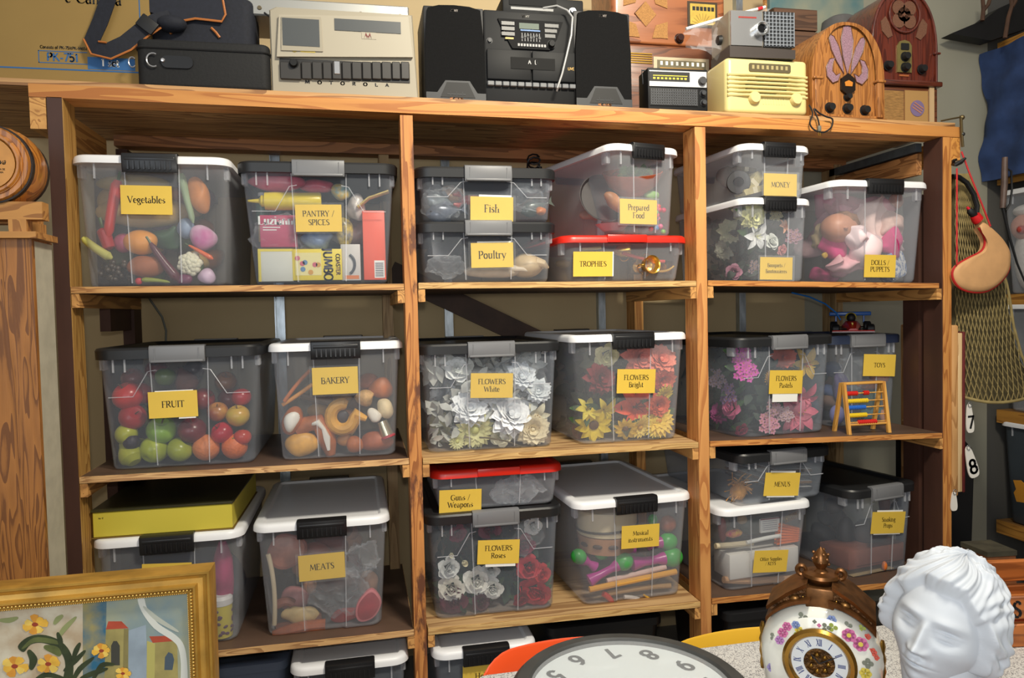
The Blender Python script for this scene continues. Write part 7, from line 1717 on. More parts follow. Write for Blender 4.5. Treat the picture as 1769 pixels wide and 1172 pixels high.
# fishing net on its hoop
NETC, NETB = M((150, 132, 84), .8, var=.2, scale=30), M((84, 74, 46), .9, var=.3, scale=14)
LB = [(300, 1672), (350, 1692), (420, 1716), (500, 1742), (560, 1750), (620, 1766), (680, 1795)]
def nright(v):
    for (a, x), (b_, y) in zip(LB, LB[1:]):
        if v <= b_: return x+(y-x)*(v-a)/(b_-a)
    return LB[-1][1]
def npt(a, k, off=0.0):
    v = 300+382*k+(14*math.sin(a*PI)*k); u = 1650+(nright(v)-1650)*a
    return at(u, v, Y=.075-.055*math.sin(a*PI)*(.3+.7*k)-off)
t = thing('fishing_net', 'khaki knotted fishing net hanging on a black hoop from the end of the shelving', 'net', npt(0, 0)); o_ = npt(0, 0)
mb = MB(); mb.loft([[tuple(npt(j/12, i/20)-o_+Vector((0, .012, 0))) for j in range(13)]+[tuple(npt(j/12, i/20)-o_+Vector((0, .022, 0))) for j in range(12, -1, -1)] for i in range(21)]); mb.build('lining', NETB, t, ang=70)
mb = MB(); na, nk = 15, 26
for d_ in (1, -1):
    for i in range(-nk, na+nk):
        pts = []
        for k in range(nk+1):
            a = (i+d_*k*.5)/na
            if 0 <= a <= 1: pts.append(npt(a, k/nk, .001)-o_)
        if len(pts) > 1: mb.tube(pts, .0016, 4)
mb.build('mesh', NETC, t)
mb = MB().tube([npt(a/16, 1.0)-o_ for a in range(17)], .006, 8); mb.tube([npt(1.0, k/16)-o_ for k in range(17)], .005, 8); mb.build('hem', NETC, t)
MB().tube([at(u, v, Y=.03)-o_ for u, v in ((1645, 305), (1656, 306), (1670, 316), (1682, 336), (1688, 356), (1686, 376))], .009, 8).build('hoop', BK, t)
# wineskin with its red cord
p = at(1690, 450, Y=-.02); P_ = lambda u, v, y=-.02: at(u, v, Y=y)-p
t = thing('wineskin', 'tan curved leather wineskin with red edging hanging on a red cord over the net', 'wineskin', p)
ol = [(1698, 384), (1713, 394), (1731, 412), (1743, 432), (1745, 450), (1741, 471), (1725, 491), (1705, 503), (1682, 505), (1661, 499), (1649, 486), (1646, 471), (1654, 458), (1674, 446), (1695, 435), (1702, 422), (1700, 407), (1690, 390)]
def smooth_poly(pts, n=4):
    out = []; N = len(pts)
    for i in range(N):
        a, b_, c, d = (Vector(pts[(i+k) % N]+(0,)) for k in (-1, 0, 1, 2))
        for k in range(n): q = k/n; w_ = .5*((2*b_)+(c-a)*q+(2*a-5*b_+4*c-d)*q*q+(3*b_-a-3*c+d)*q**3); out.append((w_.x, w_.y))
    return out
ol = smooth_poly(ol); cen = (sum(q[0] for q in ol)/len(ol), sum(q[1] for q in ol)/len(ol))
mb = MB(); mb.loft([[tuple(P_(cen[0]+(u-cen[0])*k, cen[1]+(v-cen[1])*k)+Vector((0, dy, 0))) for u, v in ol] for k, dy in ((.82, -.012), (.95, -.008), (1.0, 0), (1.0, .012), (.9, .022))]); mb.build('leather', M((206, 158, 108), .65, var=.08, scale=20), t, ang=50)
i0, i1 = 14, 68
MB().tube([P_(u, v)+Vector((0, .002, 0)) for u, v in ol[18:68]], .0045, 8).build('red_edging', PL((176, 34, 34), .4), t)
MB().tube([P_(1697, 384), P_(1685, 390)], .0001, 4)
def capsule(nm, a, b_, r0, r1, m): MB().tube([P_(*a), P_(*b_)], [r0, r1], 14).build(nm, m, t)
capsule('collar', (1698, 380), (1684, 391), .017, .017, PL((206, 30, 34), .35)) if False else MB().tube([P_(1690, 381), P_(1688, 379), P_(1684, 372)], [.019, .019, .017], 14).build('collar', PL((206, 30, 34), .35), t)
MB().tube([P_(1684, 373), P_(1681, 370), P_(1676, 365), P_(1674, 361)], [.011, .013, .012, .007], 12).build('nozzle', BK, t)
MB().tube([P_(1674, 362), P_(1671, 358)], [.006, .004], 10).build('tip', PL((206, 30, 50), .35), t)
MB().tube([P_(1653, 291, -.035), P_(1653, 370, -.035), P_(1653, 456, -.03)], .0028, 6).build('cord', PL((196, 40, 44), .6), t)
MB().tube([P_(1661, 262, -.03), P_(1675, 300, -.035), P_(1697, 355, -.035), P_(1711, 391, -.03)], .0030, 6).build('cord', PL((196, 40, 44), .6), t)
t = thing('coat_hook', 'black curved hook on the end of the shelving holding the red cord', 'hook', at(1650, 282, Y=-.004))
p = at(1650, 282, Y=-.004)
MB().tube([at(u, v, Y=y)-p for u, v, y in ((1646, 284, -.002), (1652, 284, -.03), (1660, 280, -.04), (1668, 273, -.045))], [.006, .008, .008, .004], 8).build('arm', BK, t)
MB().tube([at(u, v, Y=y)-p for u, v, y in ((1646, 284, -.002), (1648, 277, -.02), (1653, 275, -.03))], [.006, .005, .003], 8).build('upper_prong', BK, t)
# iron poker
p = at(1736, 272, Y=.12); Q = lambda u, v: at(u, v, Y=.12)-p
t = thing('riding_crop', 'long dark crop with a brown grip and strap loop in front of the end shelving', 'crop', p)
MB().tube([Q(1736, 272), Q(1735, 320), Q(1732, 360)], [.010, .012, .010], 10).build('grip', M((92, 74, 66), .5, var=.3), t)
MB().tube([Q(1732, 358), Q(1744, 410), Q(1757, 455), Q(1770, 486), Q(1790, 530)], [.006, .005, .004, .0035, .003], 8).build('shaft', BK, t)
MB().tube([Q(1737, 290), Q(1747, 296), Q(1748, 330), Q(1745, 352), Q(1738, 364), Q(1731, 358)], .004, 6).build('strap', BK, t)
# wooden plaque boards beside the end post and their numbered tags
t = thing('wooden_plaque', 'thick wooden plaque with a dark red face hanging edge-on beside the end post', 'plaque', (2.929, .0, .66))
z0 = lambda v, u=1650: at(u, v, Y=0).z-.66
MB().rbox(0, .028, 0, .26, z0(858), z0(562), .006, 2).build('board', WZ(4, ((206, 156, 100), (160, 110, 60))), t)
MB().rbox(.0285, .048, .004, .26, z0(852), z0(576), .003, 2).build('pale_board', WZ(5, ((216, 186, 140), (180, 140, 90))), t)
MB().rbox(.0485, .059, .002, .27, z0(853), z0(574), .003, 2).build('red_face', M((98, 32, 32), .5, var=.2), t)
def key_tag(label, u0, u1, v0, v1, txt, tilt, Y=.0, m=PAPER):
    p = at((u0+u1)/2, v0, Y=Y); s = 1/px_scale(p); w_, h_ = (u1-u0)*s/2, (v1-v0)*s
    t = thing('key_tag', label, 'key tag', p, rot=(0, R(tilt), 0), group='numbered key tags on the end post')
    ol = [(-w_*.45, 0), (w_*.45, 0), (w_*.95, -h_*.55), (w_, -h_*.86), (w_*.6, -h_), (-w_*.6, -h_), (-w_, -h_*.86), (-w_*.95, -h_*.55)]
    MB().slab(smooth_poly(ol, 3), 0, .004).build('tag', M((226, 222, 214), .4), t, ang=50)
    if txt: words(t, .002, -h_*.86, txt, h_*.45, BK, y=-.0008, **SANS)
    MB().tube([(.007*math.cos(a), -.003, .004+.009*math.sin(a)) for a in [2*PI*i/14 for i in range(14)]], .0012, 6, True).build('ring', SILVER, t)
key_tag('white key tag numbered 7 beside the wooden plaque', 1667, 1682, 701, 748, '7', -4, -.005)
key_tag('white key tag numbered 8 below the one numbered 7', 1662, 1683, 775, 828, '8', -16, -.012)
key_tag('white key tag hanging under the wooden plaque', 1642, 1655, 852, 883, '', 0, -.006)
# rusty tin and a dark bin beyond the bust
p = at(1706, 950, Y=-.25)
t = thing('rusty_tin', 'rusty orange block with a dark mossy top standing beyond the plaster bust', 'tin', (p.x, -.25, 0)); zt = p.z
mb = MB(); mb.loft([[(x*k, y*k, z) for x, y in ((-.05, -.05), (.05, -.06), (.06, .05), (-.045, .06))] for z, k in ((0, 1.12), (zt-.03, 1.0), (zt, .98))]); mb.build('body', M((150, 84, 38), .7, var=.5, scale=7, col2=(70, 50, 34)), t, smooth=False)
mb = MB(); mb.loft([[(x*1.03, y*1.03, z) for x, y in ((-.05, -.05), (.05, -.06), (.06, .05), (-.045, .06))] for z in (zt-.004, zt+.012)]); mb.build('lid', M((66, 62, 48), .8, var=.3), t, smooth=False)
low_tub('dark grey tub on the floor beyond the plaster bust', 3.62, -.45, .34, .5, .45, M((52, 60, 68), .45))
# ---------------------------------------------------------------- foreground: table, clocks, bust, painting, chairs
TZ = .72
t = thing('folding_table', 'white speckled laminate table in front of the shelving', 'table', (1.72, -1.40, 0))
def speckle():
    m, nt, b = _new('speckled_laminate'); tc = nt.nodes.new('ShaderNodeTexCoord')
    n = nt.nodes.new('ShaderNodeTexNoise'); n.inputs['Scale'].default_value = 420; n.inputs['Detail'].default_value = 1
    nt.links.new(tc.outputs['Object'], n.inputs['Vector']); cr = nt.nodes.new('ShaderNodeValToRGB')
    cr.color_ramp.elements[0].position = .36; cr.color_ramp.elements[0].color = lin((120, 120, 124)); cr.color_ramp.elements[1].position = .5; cr.color_ramp.elements[1].color = lin((206, 205, 202))
    nt.links.new(n.outputs['Fac'], cr.inputs[0]); nt.links.new(cr.outputs[0], b.inputs['Base Color']); b.inputs['Roughness'].default_value = .4
    return m
MB().rbox(-.70, .78, -.45, .46, TZ-.025, TZ, .02, 3, .003).build('tabletop', speckle(), t)
for x in (-.62, .70):
    for y in (-.40, .40): MB().tube([(x, y, 0), (x, y, TZ-.025)], .014, 10).build('leg', M((90, 92, 94), .35, .7), t)
# office wall clock lying on the table
c = at(1090, 1185, Z=TZ+.04)
t = thing('wall_clock', 'big round office clock with a dark grey rim lying face up on the white table', 'clock', (c.x, c.y, TZ+.0005), -20.5); t.scale = (1.09, 1.09, 1.0)
MB().lathe([(0, 0), (.16, 0), (.182, .008), (.188, .020), (.186, .034), (.178, .042), (.160, .043), (.156, .038), (.154, .030), (0, .030)], 64).build('rim', M((62, 63, 62), .55, var=.2, scale=18), t)
MB().lathe([(0, .0302), (.154, .0302), (.154, .0315), (0, .0315)], 64).build('dial', M((206, 212, 212), .35), t)
far = PI/2
for n in range(1, 13):
    a = far-R((n-7.5)*30); r_ = .124
    mb = MB(); text_mesh(mb, str(n), .032, 0, -.016, 0, serif=0, weight=.2, thin=.2, sx=1.1)
    o = mb.build('numeral', BK, t, smooth=False); o.rotation_euler = Euler((R(-90), 0, 0)); o.location = (r_*math.cos(a), r_*math.sin(a), .0322)
    o.rotation_euler = (Matrix.Rotation(R(-135), 3, 'Z') @ Matrix.Rotation(R(-90), 3, 'X')).to_euler()
for nm, L, w_, a in (('hour_hand', .07, .006, far-R((2.3-7.5)*30)), ('minute_hand', .11, .004, far-R((1.2-7.5)*30))):
    mb = MB().move(0, 0, .034, 0, 0, math.degrees(a)); mb.box(-.015, L, -w_/2, w_/2, 0, .0012); mb.build(nm, BK, t, smooth=False)
MB().lathe([(0, .033), (.007, .033), (.006, .038), (0, .039)], 14).build('hub', BK, t)
MB().lathe([(0, .0405), (.08, .0404), (.156, .0385), (.156, .0375), (.08, .0394), (0, .0395)], 48).build('glass', clear((240, 244, 248), veil=.015, rough=.05, name='clock_glass', gloss=.04), t)
# moulded chairs behind the table
def shell_chair(label, cx, y, ztop, w, m, rz=0):
    t = thing('moulded_chair', label, 'chair', (cx, y, 0), rz)
    rc = .075; cols = []
    for j in range(25):
        x = w/2*math.sin(PI/2*(j/12-1)); q = max(0, abs(x)-(w/2-rc)); zt_ = ztop-rc+math.sqrt(max(0, rc*rc-q*q)); yy = .05*(1-(2*x/w)**2)
        cols.append([(x, yy, .40), (x, yy-.004, (.40+zt_)/2), (x, yy, zt_-.004), (x, yy+.003, zt_), (x, yy+.006, zt_-.004), (x, yy+.004, (.40+zt_)/2), (x, yy+.008, .40)])
    mb = MB(); mb.loft(cols); mb.build('backrest', m, t, ang=50)
    mb = MB(); mb.rbox(-w/2, w/2, .03, .44, .40, .425, .06, 5, .01); mb.build('seat', m, t)
    for x in (-w*.38, w*.38):
        for yy in (.08, .38): MB().tube([(x, yy, .40), (x*1.08, yy+(.03 if yy > .2 else -.03), 0)], .010, 8).build('leg', M((150, 152, 156), .3, .8), t)
    return t
a_, b_ = at(829, 1165, Y=-.90), at(930, 1126, Y=-.90)
shell_chair('orange moulded plastic chair behind the white table beside the wall clock', a_.x+.175, -.905, b_.z-.002, .36, M((232, 82, 34), .35))
a_, b_ = at(1222, 1111, Y=-.90), at(1335, 1097, Y=-.90)
shell_chair('yellow moulded plastic chair behind the white table beside the porcelain clock', (a_.x+b_.x)/2+.02, -.90, b_.z-.004, .40, M((222, 172, 44), .4))
# round tray under the porcelain clock and the bust
p = at(1545, 1222, Z=TZ)
TRC = Vector((1.60, -1.335, TZ+.0005))
t = thing('round_tray', 'round orange-rimmed tray with a navy middle under the porcelain clock and bust', 'tray', TRC)
MB().lathe([(0, 0), (.19, 0), (.206, .010), (.21, .016), (.204, .016), (.19, .007), (0, .007)], 56).build('rim', M((214, 128, 50), .4, var=.1), t)
MB().lathe([(0, .0071), (.188, .0071), (.188, .0078), (0, .0078)], 56).build('middle', M((38, 44, 66), .4), t)
TRZ = TZ+.0085
# porcelain mantel clock
PORC = M((226, 226, 216), .12, coat=.6); BRZ = M((120, 80, 44), .35, .75, var=.4, scale=40); BRASS = M((150, 112, 48), .25, .9, var=.2, scale=20)
c = at(1416, 1141, D=1.16); yawc = -38
t = thing('mantel_clock', 'flower-painted porcelain mantel clock with bronze crest on the round tray', 'clock', (c.x+.0, c.y, TRZ), yawc)
KC = .82; t.scale = (KC, KC, KC); cz = (c.z-TRZ)/KC; w2 = .112
def body_ol(k, zoff=0):
    top = cz+.105; sh = cz+.0
    pts = [(-.085*k, .0), (.085*k, 0), (.092*k, .02), (.106*k, sh*.55)]+[(w2*k*math.cos(R(a)), sh+(top-sh)*math.sin(R(a))*k) for a in range(0, 181, 10)]+[(-.106*k, sh*.55), (-.092*k, .02)]
    return pts
mb = MB(); mb.loft([[(x, y, z) for x, z in body_ol(k)] for y, k in ((-.008, .80), (.004, .93), (.022, 1.0), (.07, 1.0), (.10, .93))]); mb.build('case', PORC, t, ang=50)
FY = -.0095
def disc(nm, r0, r1, y0, y1, m, z=cz, x=0, n=48): return MB().move(x, y0, z, 90).lathe([(r0, 0), (r1, 0), (r1, y0-y1), (r0, y0-y1), (r0, 0)], n).build(nm, m, t)
MB().move(0, FY, cz, 90).lathe([(.050, 0), (.066, 0), (.067, .006), (.062, .012), (.055, .012), (.051, .005), (.050, 0)], 56).build('bezel', BRASS, t)
disc('chapter_ring', .0, .0512, FY, FY-.003, M((222, 228, 230), .25)); disc('dial_centre', 0, .028, FY-.003, FY-.0045, M((96, 66, 30), .35, .7, var=.6, scale=120, bump=.6))
for i in range(7): MB().ball((.016*math.cos(i*.9), FY-.005, cz+.016*math.sin(i*.9)), .0045, 8, 6).build('dial_relief', BRASS, t)
ROM = ['I', 'II', 'III', 'IV', 'V', 'VI', 'VII', 'VIII', 'IX', 'X', 'XI', 'XII']
for i, tx in enumerate(ROM):
    a = R(90-30*(i+1)); mb = MB(); text_mesh(mb, tx, .0125, 0, -.00625, 0, serif=.14, weight=.2, thin=.1, sx=.62)
    o = mb.build('numeral', PL((60, 74, 130)), t, smooth=False); o.location = (.0395*math.cos(a), FY-.0034, cz+.0395*math.sin(a)); o.rotation_euler = (0, -(a-PI/2), 0)
for nm, L, a in (('hour_hand', .024, 42), ('minute_hand', .036, -60)):
    mb = MB().move(0, FY-.0065, cz, 0, -a); mb.slab([(-.0008, 0), (.0008, 0), (.0014, L*.7), (0, L), (-.0014, L*.7)], -.0004, .0004); mb.build(nm, BK, t, smooth=False)
# bronze crest: two sloping mouldings, a frieze between, an urn with a flame finial
zt = cz+.088
MB().rbox(-.026, .026, .010, .085, zt-.004, zt+.048, .004, 2).build('crest_block', BRZ, t)
for sg in (-1, 1):
    mb = MB(); mb.loft([[(sg*x, y, z) for y, z in ((.004, z0_), (.105, z0_), (.105, z0_+.008), (.0, z0_+.009))] for x, z0_ in ((.022, zt+.050), (.06, zt+.026), (.098, zt-.006))]); mb.build('crest_moulding', BRZ, t, ang=25)
    mb = MB(); arcp = [(sg*.119*math.sin(R(a)), cz+(.105*1.06)*math.cos(R(a))) for a in range(8, 58, 6)]
    mb.loft([[(x, y, z) for y, z in ((-.006, z_), (.09, z_), (.09, z_+.007), (-.008, z_+.008))] for x, z_ in arcp]); mb.build('arch_moulding', BRZ, t, ang=25)
    MB().slab([(sg*.02, zt+.022), (sg*.02, zt+.05), (sg*.07, zt+.019), (sg*.092, zt-.002), (sg*.088, zt-.016), (sg*.06, zt+.008)], .012, .08).build('frieze', M((104, 70, 38), .4, .6, var=.6, scale=90, bump=.8), t)
    for k in range(8): MB().ball((sg*(.03+.0075*k), .010, zt+.028-.0054*k), .0022, 6, 5).build('bead', BRASS, t)
    MB().ball((sg*.045, .010, zt+.022), (.010, .006, .008), 10, 8).build('rosette', M((150, 106, 58), .35, .8), t)
    MB().tube([(sg*(.036+.008*math.cos(q)), .055, zt+.066+.009*math.sin(q)) for q in [R(-90)+R(300)*i/12 for i in range(13)]], [.005]*9+[.004, .0035, .003, .002], 8).build('urn_scroll', BRZ, t)
    MB().tube([(sg*.109, .03, cz-.05+.012*i) for i in range(9)], [.004, .006, .004, .007, .005, .007, .004, .006, .003], 8).build('side_ornament', BRASS, t)
MB().move(0, .055, zt+.026).lathe([(0, 0), (.014, 0), (.010, .010), (.014, .016), (.030, .024), (.036, .034), (.034, .040), (.014, .042), (.008, .048), (.012, .054), (.016, .062), (.014, .074), (.006, .086), (0, .092)], 24).build('urn', BRZ, t)
for i in range(12): MB().ball((.0145*math.cos(i*2.4), .055+.0145*math.sin(i*2.4), zt+.026+.058+.0022*i), .0035, 6, 5).build('finial_leaf', BRZ, t)
# painted flowers on the porcelain
def painted(nm, x, z, r, n, m, cm=None, squash=1.0):
    mb = MB(); kk = max(0, (math.hypot(x/w2, (z-cz)/.105)-.78)/.22); yy = FY+.0002+min(1, kk)*.016
    for i in range(n):
        a = 2*PI*i/n; mb.move(x+r*.55*math.cos(a), yy, z+r*.55*math.sin(a)*squash, 90); mb.lathe([(0, -.0002), (r*.46, -.0002), (r*.46, .0006), (0, .0006)], 10)
    mb.move(); o = mb.build(nm, m, t, smooth=False)
    if cm: MB().move(x, yy-.0006, z, 90).lathe([(0, 0), (r*.32, 0), (r*.32, .0006), (0, .0006)], 10).build('painted_centre', cm, t, smooth=False)
PKF, BLF, YLF, RDF, LFG, GRF = PL((206, 110, 160), .3), PL((130, 150, 200), .3), PL((214, 196, 80), .3), PL((214, 90, 74), .3), PL((150, 164, 70), .3), PL((120, 126, 112), .3)
for nm, x, z, r, n, m, cm in (('painted_flower', .052, cz+.062, .013, 7, PKF, YLF), ('painted_flower', .072, cz+.048, .014, 7, PKF, YLF), ('painted_flower', .022, cz+.085, .009, 6, BLF, None), ('painted_leaf', .024, cz+.072, .009, 3, LFG, None), ('painted_leaf', .012, cz+.070, .009, 3, GRF, None), ('painted_leaf', .074, cz+.074, .007, 3, LFG, None), ('painted_leaf', .050, cz+.078, .008, 3, GRF, None),
    ('painted_flower', .092, cz+.034, .008, 5, RDF, None), ('painted_flower', .098, cz+.024, .006, 5, RDF, None), ('painted_flower', .084, cz+.060, .006, 5, RDF, None), ('painted_flower', .080, cz-.006, .011, 6, YLF, None), ('painted_leaf', .084, cz+.014, .010, 4, GRF, None), ('painted_flower', .098, cz-.034, .013, 8, BLF, M((200, 180, 150), .3)), ('painted_leaf', .088, cz-.046, .007, 3, GRF, None),
    ('painted_flower', -.058, cz+.060, .009, 6, PKF, None), ('painted_flower', -.066, cz+.046, .010, 6, PKF, None), ('painted_flower', -.072, cz+.030, .009, 6, M((186, 130, 190), .3), None), ('painted_flower', -.042, cz+.066, .008, 6, BLF, None), ('painted_flower', -.036, cz+.056, .008, 6, YLF, None), ('painted_leaf', -.040, cz+.044, .008, 3, LFG, None), ('painted_leaf', -.030, cz+.082, .010, 3, GRF, None), ('painted_leaf', -.084, cz+.034, .008, 3, GRF, None), ('painted_flower', -.008, cz+.078, .004, 4, GRF, None), ('painted_flower', .0, cz+.072, .004, 4, PKF, None), ('painted_flower', -.088, cz-.03, .009, 6, M((150, 140, 190), .3), None)):
    painted(nm, x, z, r, n, m, cm)
# plaster bust
def head_mesh():
    nu, nv = 320, 240
    mb = MB()
    th = np.linspace(-PI, PI, nu, endpoint=False); ph = np.linspace(-PI/2+.02, PI/2-.005, nv)
    T, P = np.meshgrid(th, ph)
    dx, dy, dz = np.sin(T)*np.cos(P), -np.cos(T)*np.cos(P), np.sin(P)
    x, y, z = .073*dx, .092*dy, .112*dz
    g = lambda a, b, s1, s2: np.exp(-(a/s1)**2-(b/s2)**2)
    sm = lambda a, lo, hi: (lambda k: k*k*(3-2*k))(np.clip((a-lo)/(hi-lo), 0, 1))
    low = sm(-z, .015, .105)
    x = x*(1-.30*low); front = sm(-dy, .05, .45)
    y = np.where(dy < 0, y*(1-.02*low), y*(1-.16*low))
    # flatter face plane
    y = y+front*.010*g(x, z+.01, .06, .08)*0
    d = np.zeros_like(x)            # forward displacement of the face
    zz = z
    for s in (-1, 1):
        d += .0075*g(x-s*.030, zz-.020, .022, .009)          # brow
        d += -.0155*g(x-s*.030, zz-.001, .017, .0125)        # socket
        d += .0105*g(x-s*.0305, zz+.0005, .0125, .0075)        # eyeball and lids
        d += -.0032*g(x-s*.031, zz-.0085, .013, .0022)       # lid crease
        d += -.0032*g(x-s*.031, zz+.0075, .012, .0022)
        d += .0020*g(x-s*.031, zz-.0045, .013, .0018); d += -.0020*g(x-s*.031, zz-.0018, .011, .0012)
        d += .0060*g(x-s*.046, zz+.026, .020, .016)          # cheekbone
        d += -.0045*g(x-s*.040, zz+.058, .016, .016)         # hollow of the cheek
        d += .0085*g(x-s*.0125, zz+.0385, .0058, .0065)      # nostril wing
        d += -.0030*g(x-s*.021, zz+.050, .005, .012)         # fold beside the mouth
    kz = np.clip((.016-zz)/.054, 0, 1)
    ridge = sm(.022-zz, 0, .02)*(1-sm(-zz, .037, .047))
    d += ridge*(.005+.019*kz**1.1)*np.exp(-(x/(.0065+.0045*kz))**2)
    d += .0055*g(x, zz+.0355, .009, .007)
    d += -.0030*g(x, zz+.048, .010, .005)
    d += .0065*g(x, zz+.0575, .020, .0050)*(1-.35*g(x, 0*zz, .004, 1))
    d += .0070*g(x, zz+.0685, .016, .0052)
    d += -.0055*g(x, zz+.0630, .021, .0022)
    d += -.0022*g(x, zz+.0785, .018, .0060)
    d += .0105*g(x, zz+.0920, .019, .0120)
    d += .006*g(x, zz+.060, .030, .018)
    y = y-front*d
    # hair: a raised, wavy mass behind the hairline
    az = np.abs(T)
    hl = .066-.030*sm(az, .45, .95)-.085*sm(az, .95, 1.5)-.02*sm(az, 1.5, 2.2)     # height of the hairline round the head
    hm = sm(z-hl, -.004, .010)
    side = T+.0
    flow = 9*P+2.2*np.sin(2.0*T+1.0)+1.2*np.sin(5*T+3*P)
    w = (np.sin(13*T+4*np.sin(3.2*P+.8)+2.0*np.sin(2*T))*.5+.5)**1.4
    curl = np.sin(11*T+6*np.sin(5*P))*np.sin(10*P+3*np.sin(4*T))
    sidek = sm(az, .7, 1.2)
    amp = .0130+.0045*w*(1-sidek)+.0046*curl*sidek+.0009*np.sin(40*T+9*np.sin(4*P))*(.5+.5*(1-sidek))
    quiff = .010*g(T-.1, z-.086, .5, .026)
    hh = hm*(amp+quiff+.010*sidek)
    n_ = np.sqrt((dx/.073)**2+(dy/.092)**2+(dz/.112)**2)
    nx, ny, nz = dx/.073/n_, dy/.092/n_, dz/.112/n_
    # ears, half covered by the hair
    for s in (-1, 1):
        e = g(T-s*1.62, z+.012, .16, .026); hole = g(T-s*1.55, z+.012, .075, .013)
        hh = hh+.012*e-.009*hole
    x, y, z = x+nx*hh, y+ny*hh, z+nz*hh
    vs = np.stack([x, y, z], -1)
    mb.loft([[tuple(map(float, vs[i, j])) for j in range(nu)] for i in range(nv)])
    return mb
PLAST = M((196, 202, 210), .55, var=.02, scale=30)
hb = at(1628, 1080, D=1.045)
t = thing('plaster_bust', 'white plaster bust of a young man with swept-back wavy hair on the round tray', 'bust', (hb.x, hb.y, TRZ), 0)
mb = head_mesh(); HR = Matrix.Rotation(R(-62), 4, 'Z') @ Matrix.Rotation(R(13), 4, 'Y') @ Matrix.Rotation(R(-13), 4, 'X')
hz = hb.z-TRZ
S_ = .82
mb.v = [tuple(HR @ (Vector(p)*S_)+Vector((0, 0, hz))) for p in mb.v]
# neck running down to a cut chest
def ell(cx, cy, z, a, b, n=32): return [(cx+a*math.cos(2*PI*i/n), cy+b*math.sin(2*PI*i/n), z) for i in range(n)]
nd = HR.to_3x3() @ Vector((0, .02, -.06)); 
mb.loft([ell(nd.x*.5, nd.y*.5, hz-.045, .050, .050), ell(nd.x*.4, nd.y*.4, hz-.09, .047, .047), ell(0, 0, hz-.12, .052, .050), ell(0, 0, max(.03, hz-.15), .064, .056)])
mb.build('head', PLAST, t, ang=80)
MB().lathe([(0, 0), (.055, 0), (.058, .006), (.050, .014), (.044, .022), (.050, .030), (.062, .036), (0, .04)], 32).build('socle', PLAST, t)
# wooden crate of copper rods at the far right of the table
p = at(1752, 1128, Z=TZ); 
t = thing('wooden_crate', 'orange-brown wooden crate holding copper rods at the back corner of the white table', 'crate', (p.x+.135, p.y+.10, TZ+.0005), -8)
CRW = wood('x', (180, 104, 46), (110, 56, 20), .5)
for z in (0, .055): MB().rbox(-.13, .13, -.10, -.085, z, z+.045, .002, 1).build('slat', CRW, t); MB().rbox(-.13, .13, .085, .10, z, z+.045, .002, 1).build('slat', CRW, t)
for x in (-.13, .118): MB().rbox(x, x+.012, -.085, .085, 0, .10, .002, 1).build('end_board', CRW, t)
MB().box(-.12, .12, -.085, .085, 0, .008).build('base', CRW, t, smooth=False)
words(t, -.10, .06, 'S', .03, BK, y=-.1006, **SANS)
for i in range(6):
    o = MB().tube([(-.11, 0, 0), (.11, 0, 0)], .008, 10).build('copper_rod', M((190, 98, 62), .25, .9), None); o.location = Vector(t.location)+Matrix.Rotation(R(-8), 3, 'Z') @ Vector((0, -.07+.026*i, .0175)); o.rotation_euler = (0, 0, R(-8))
    tag(o, 'copper rod lying in the orange-brown crate', 'rod', 'copper rods in the crate')
# painting in a gilt frame
PY = -.86
tr = at(366, 979, Y=PY); xr = tr.x; zt = tr.z; pw, phh = .80, zt-.002; fx0 = xr-pw
t = thing('framed_painting', 'gilt-framed painting of yellow flowers and small towers standing in front of the shelving', 'painting', (xr, PY, 0))
GILT = M((196, 150, 66), .32, .45, var=.35, scale=30, stretch=(.4, 1, .4)); GILTD = M((134, 94, 34), .4, .6, var=.3, scale=20)
prof = [(0, .03), (0, -.004), (.003, -.012), (.007, -.012), (.010, -.006), (.016, -.003), (.024, -.006), (.028, -.012), (.031, -.012), (.034, -.008), (.037, -.003), (.043, -.002), (.0445, .006), (.0445, .03)]
rings = []
for d_, y in prof: rings.append([(-d_, y, phh-d_), (-pw+d_, y, phh-d_), (-pw+d_, y, .002+d_), (-d_, y, .002+d_)])
mb = MB(); mb.loft(rings+[rings[0]], False, False); mb.build('frame', GILT, t, ang=30)
mb = MB()
for d_, r_, st_ in ((.0355, .0024, .0060), (.0425, .0014, .0036)):
    n = int(.62/st_)
    for i in range(n): mb.ball((-d_, -.0085 if d_ < .04 else -.003, phh-d_-i*st_), r_, 6, 4)
    for i in range(int((pw-2*d_)/st_)): mb.ball((-d_-i*st_, -.0085 if d_ < .04 else -.003, phh-d_), r_, 6, 4)
mb.build('beading', M((206, 166, 84), .3, .7), t)
MB().tube([(-pw/2, .03, phh*.7), (-pw/2, .26, 0)], .012, 8).build('easel_strut', WZ(6), t)
CY = .004
def cpx(u, v): q = at(u, v, Y=PY+CY); return (q.x-xr, q.z)
MB().box(-pw+.044, -.044, CY, CY+.006, .046, phh-.044).build('canvas', M((196, 186, 164), .8, var=.2, scale=9), t, smooth=False)
LAY = [0]
def paint(pts, m, nm='paint_stroke', sm=False):
    LAY[0] += 1; y = CY-.00004*LAY[0]
    poly = [cpx(u, v) for u, v in pts]
    x0, x1, z1 = -pw+.0445, -.0447, phh-.0447
    poly = [(max(x0, min(x1, x)), min(z1, z)) for x, z in poly]
    if sm: poly = smooth_poly(poly, 4)
    MB().slab(poly, y, y+.0004).build(nm, m, t, smooth=False)
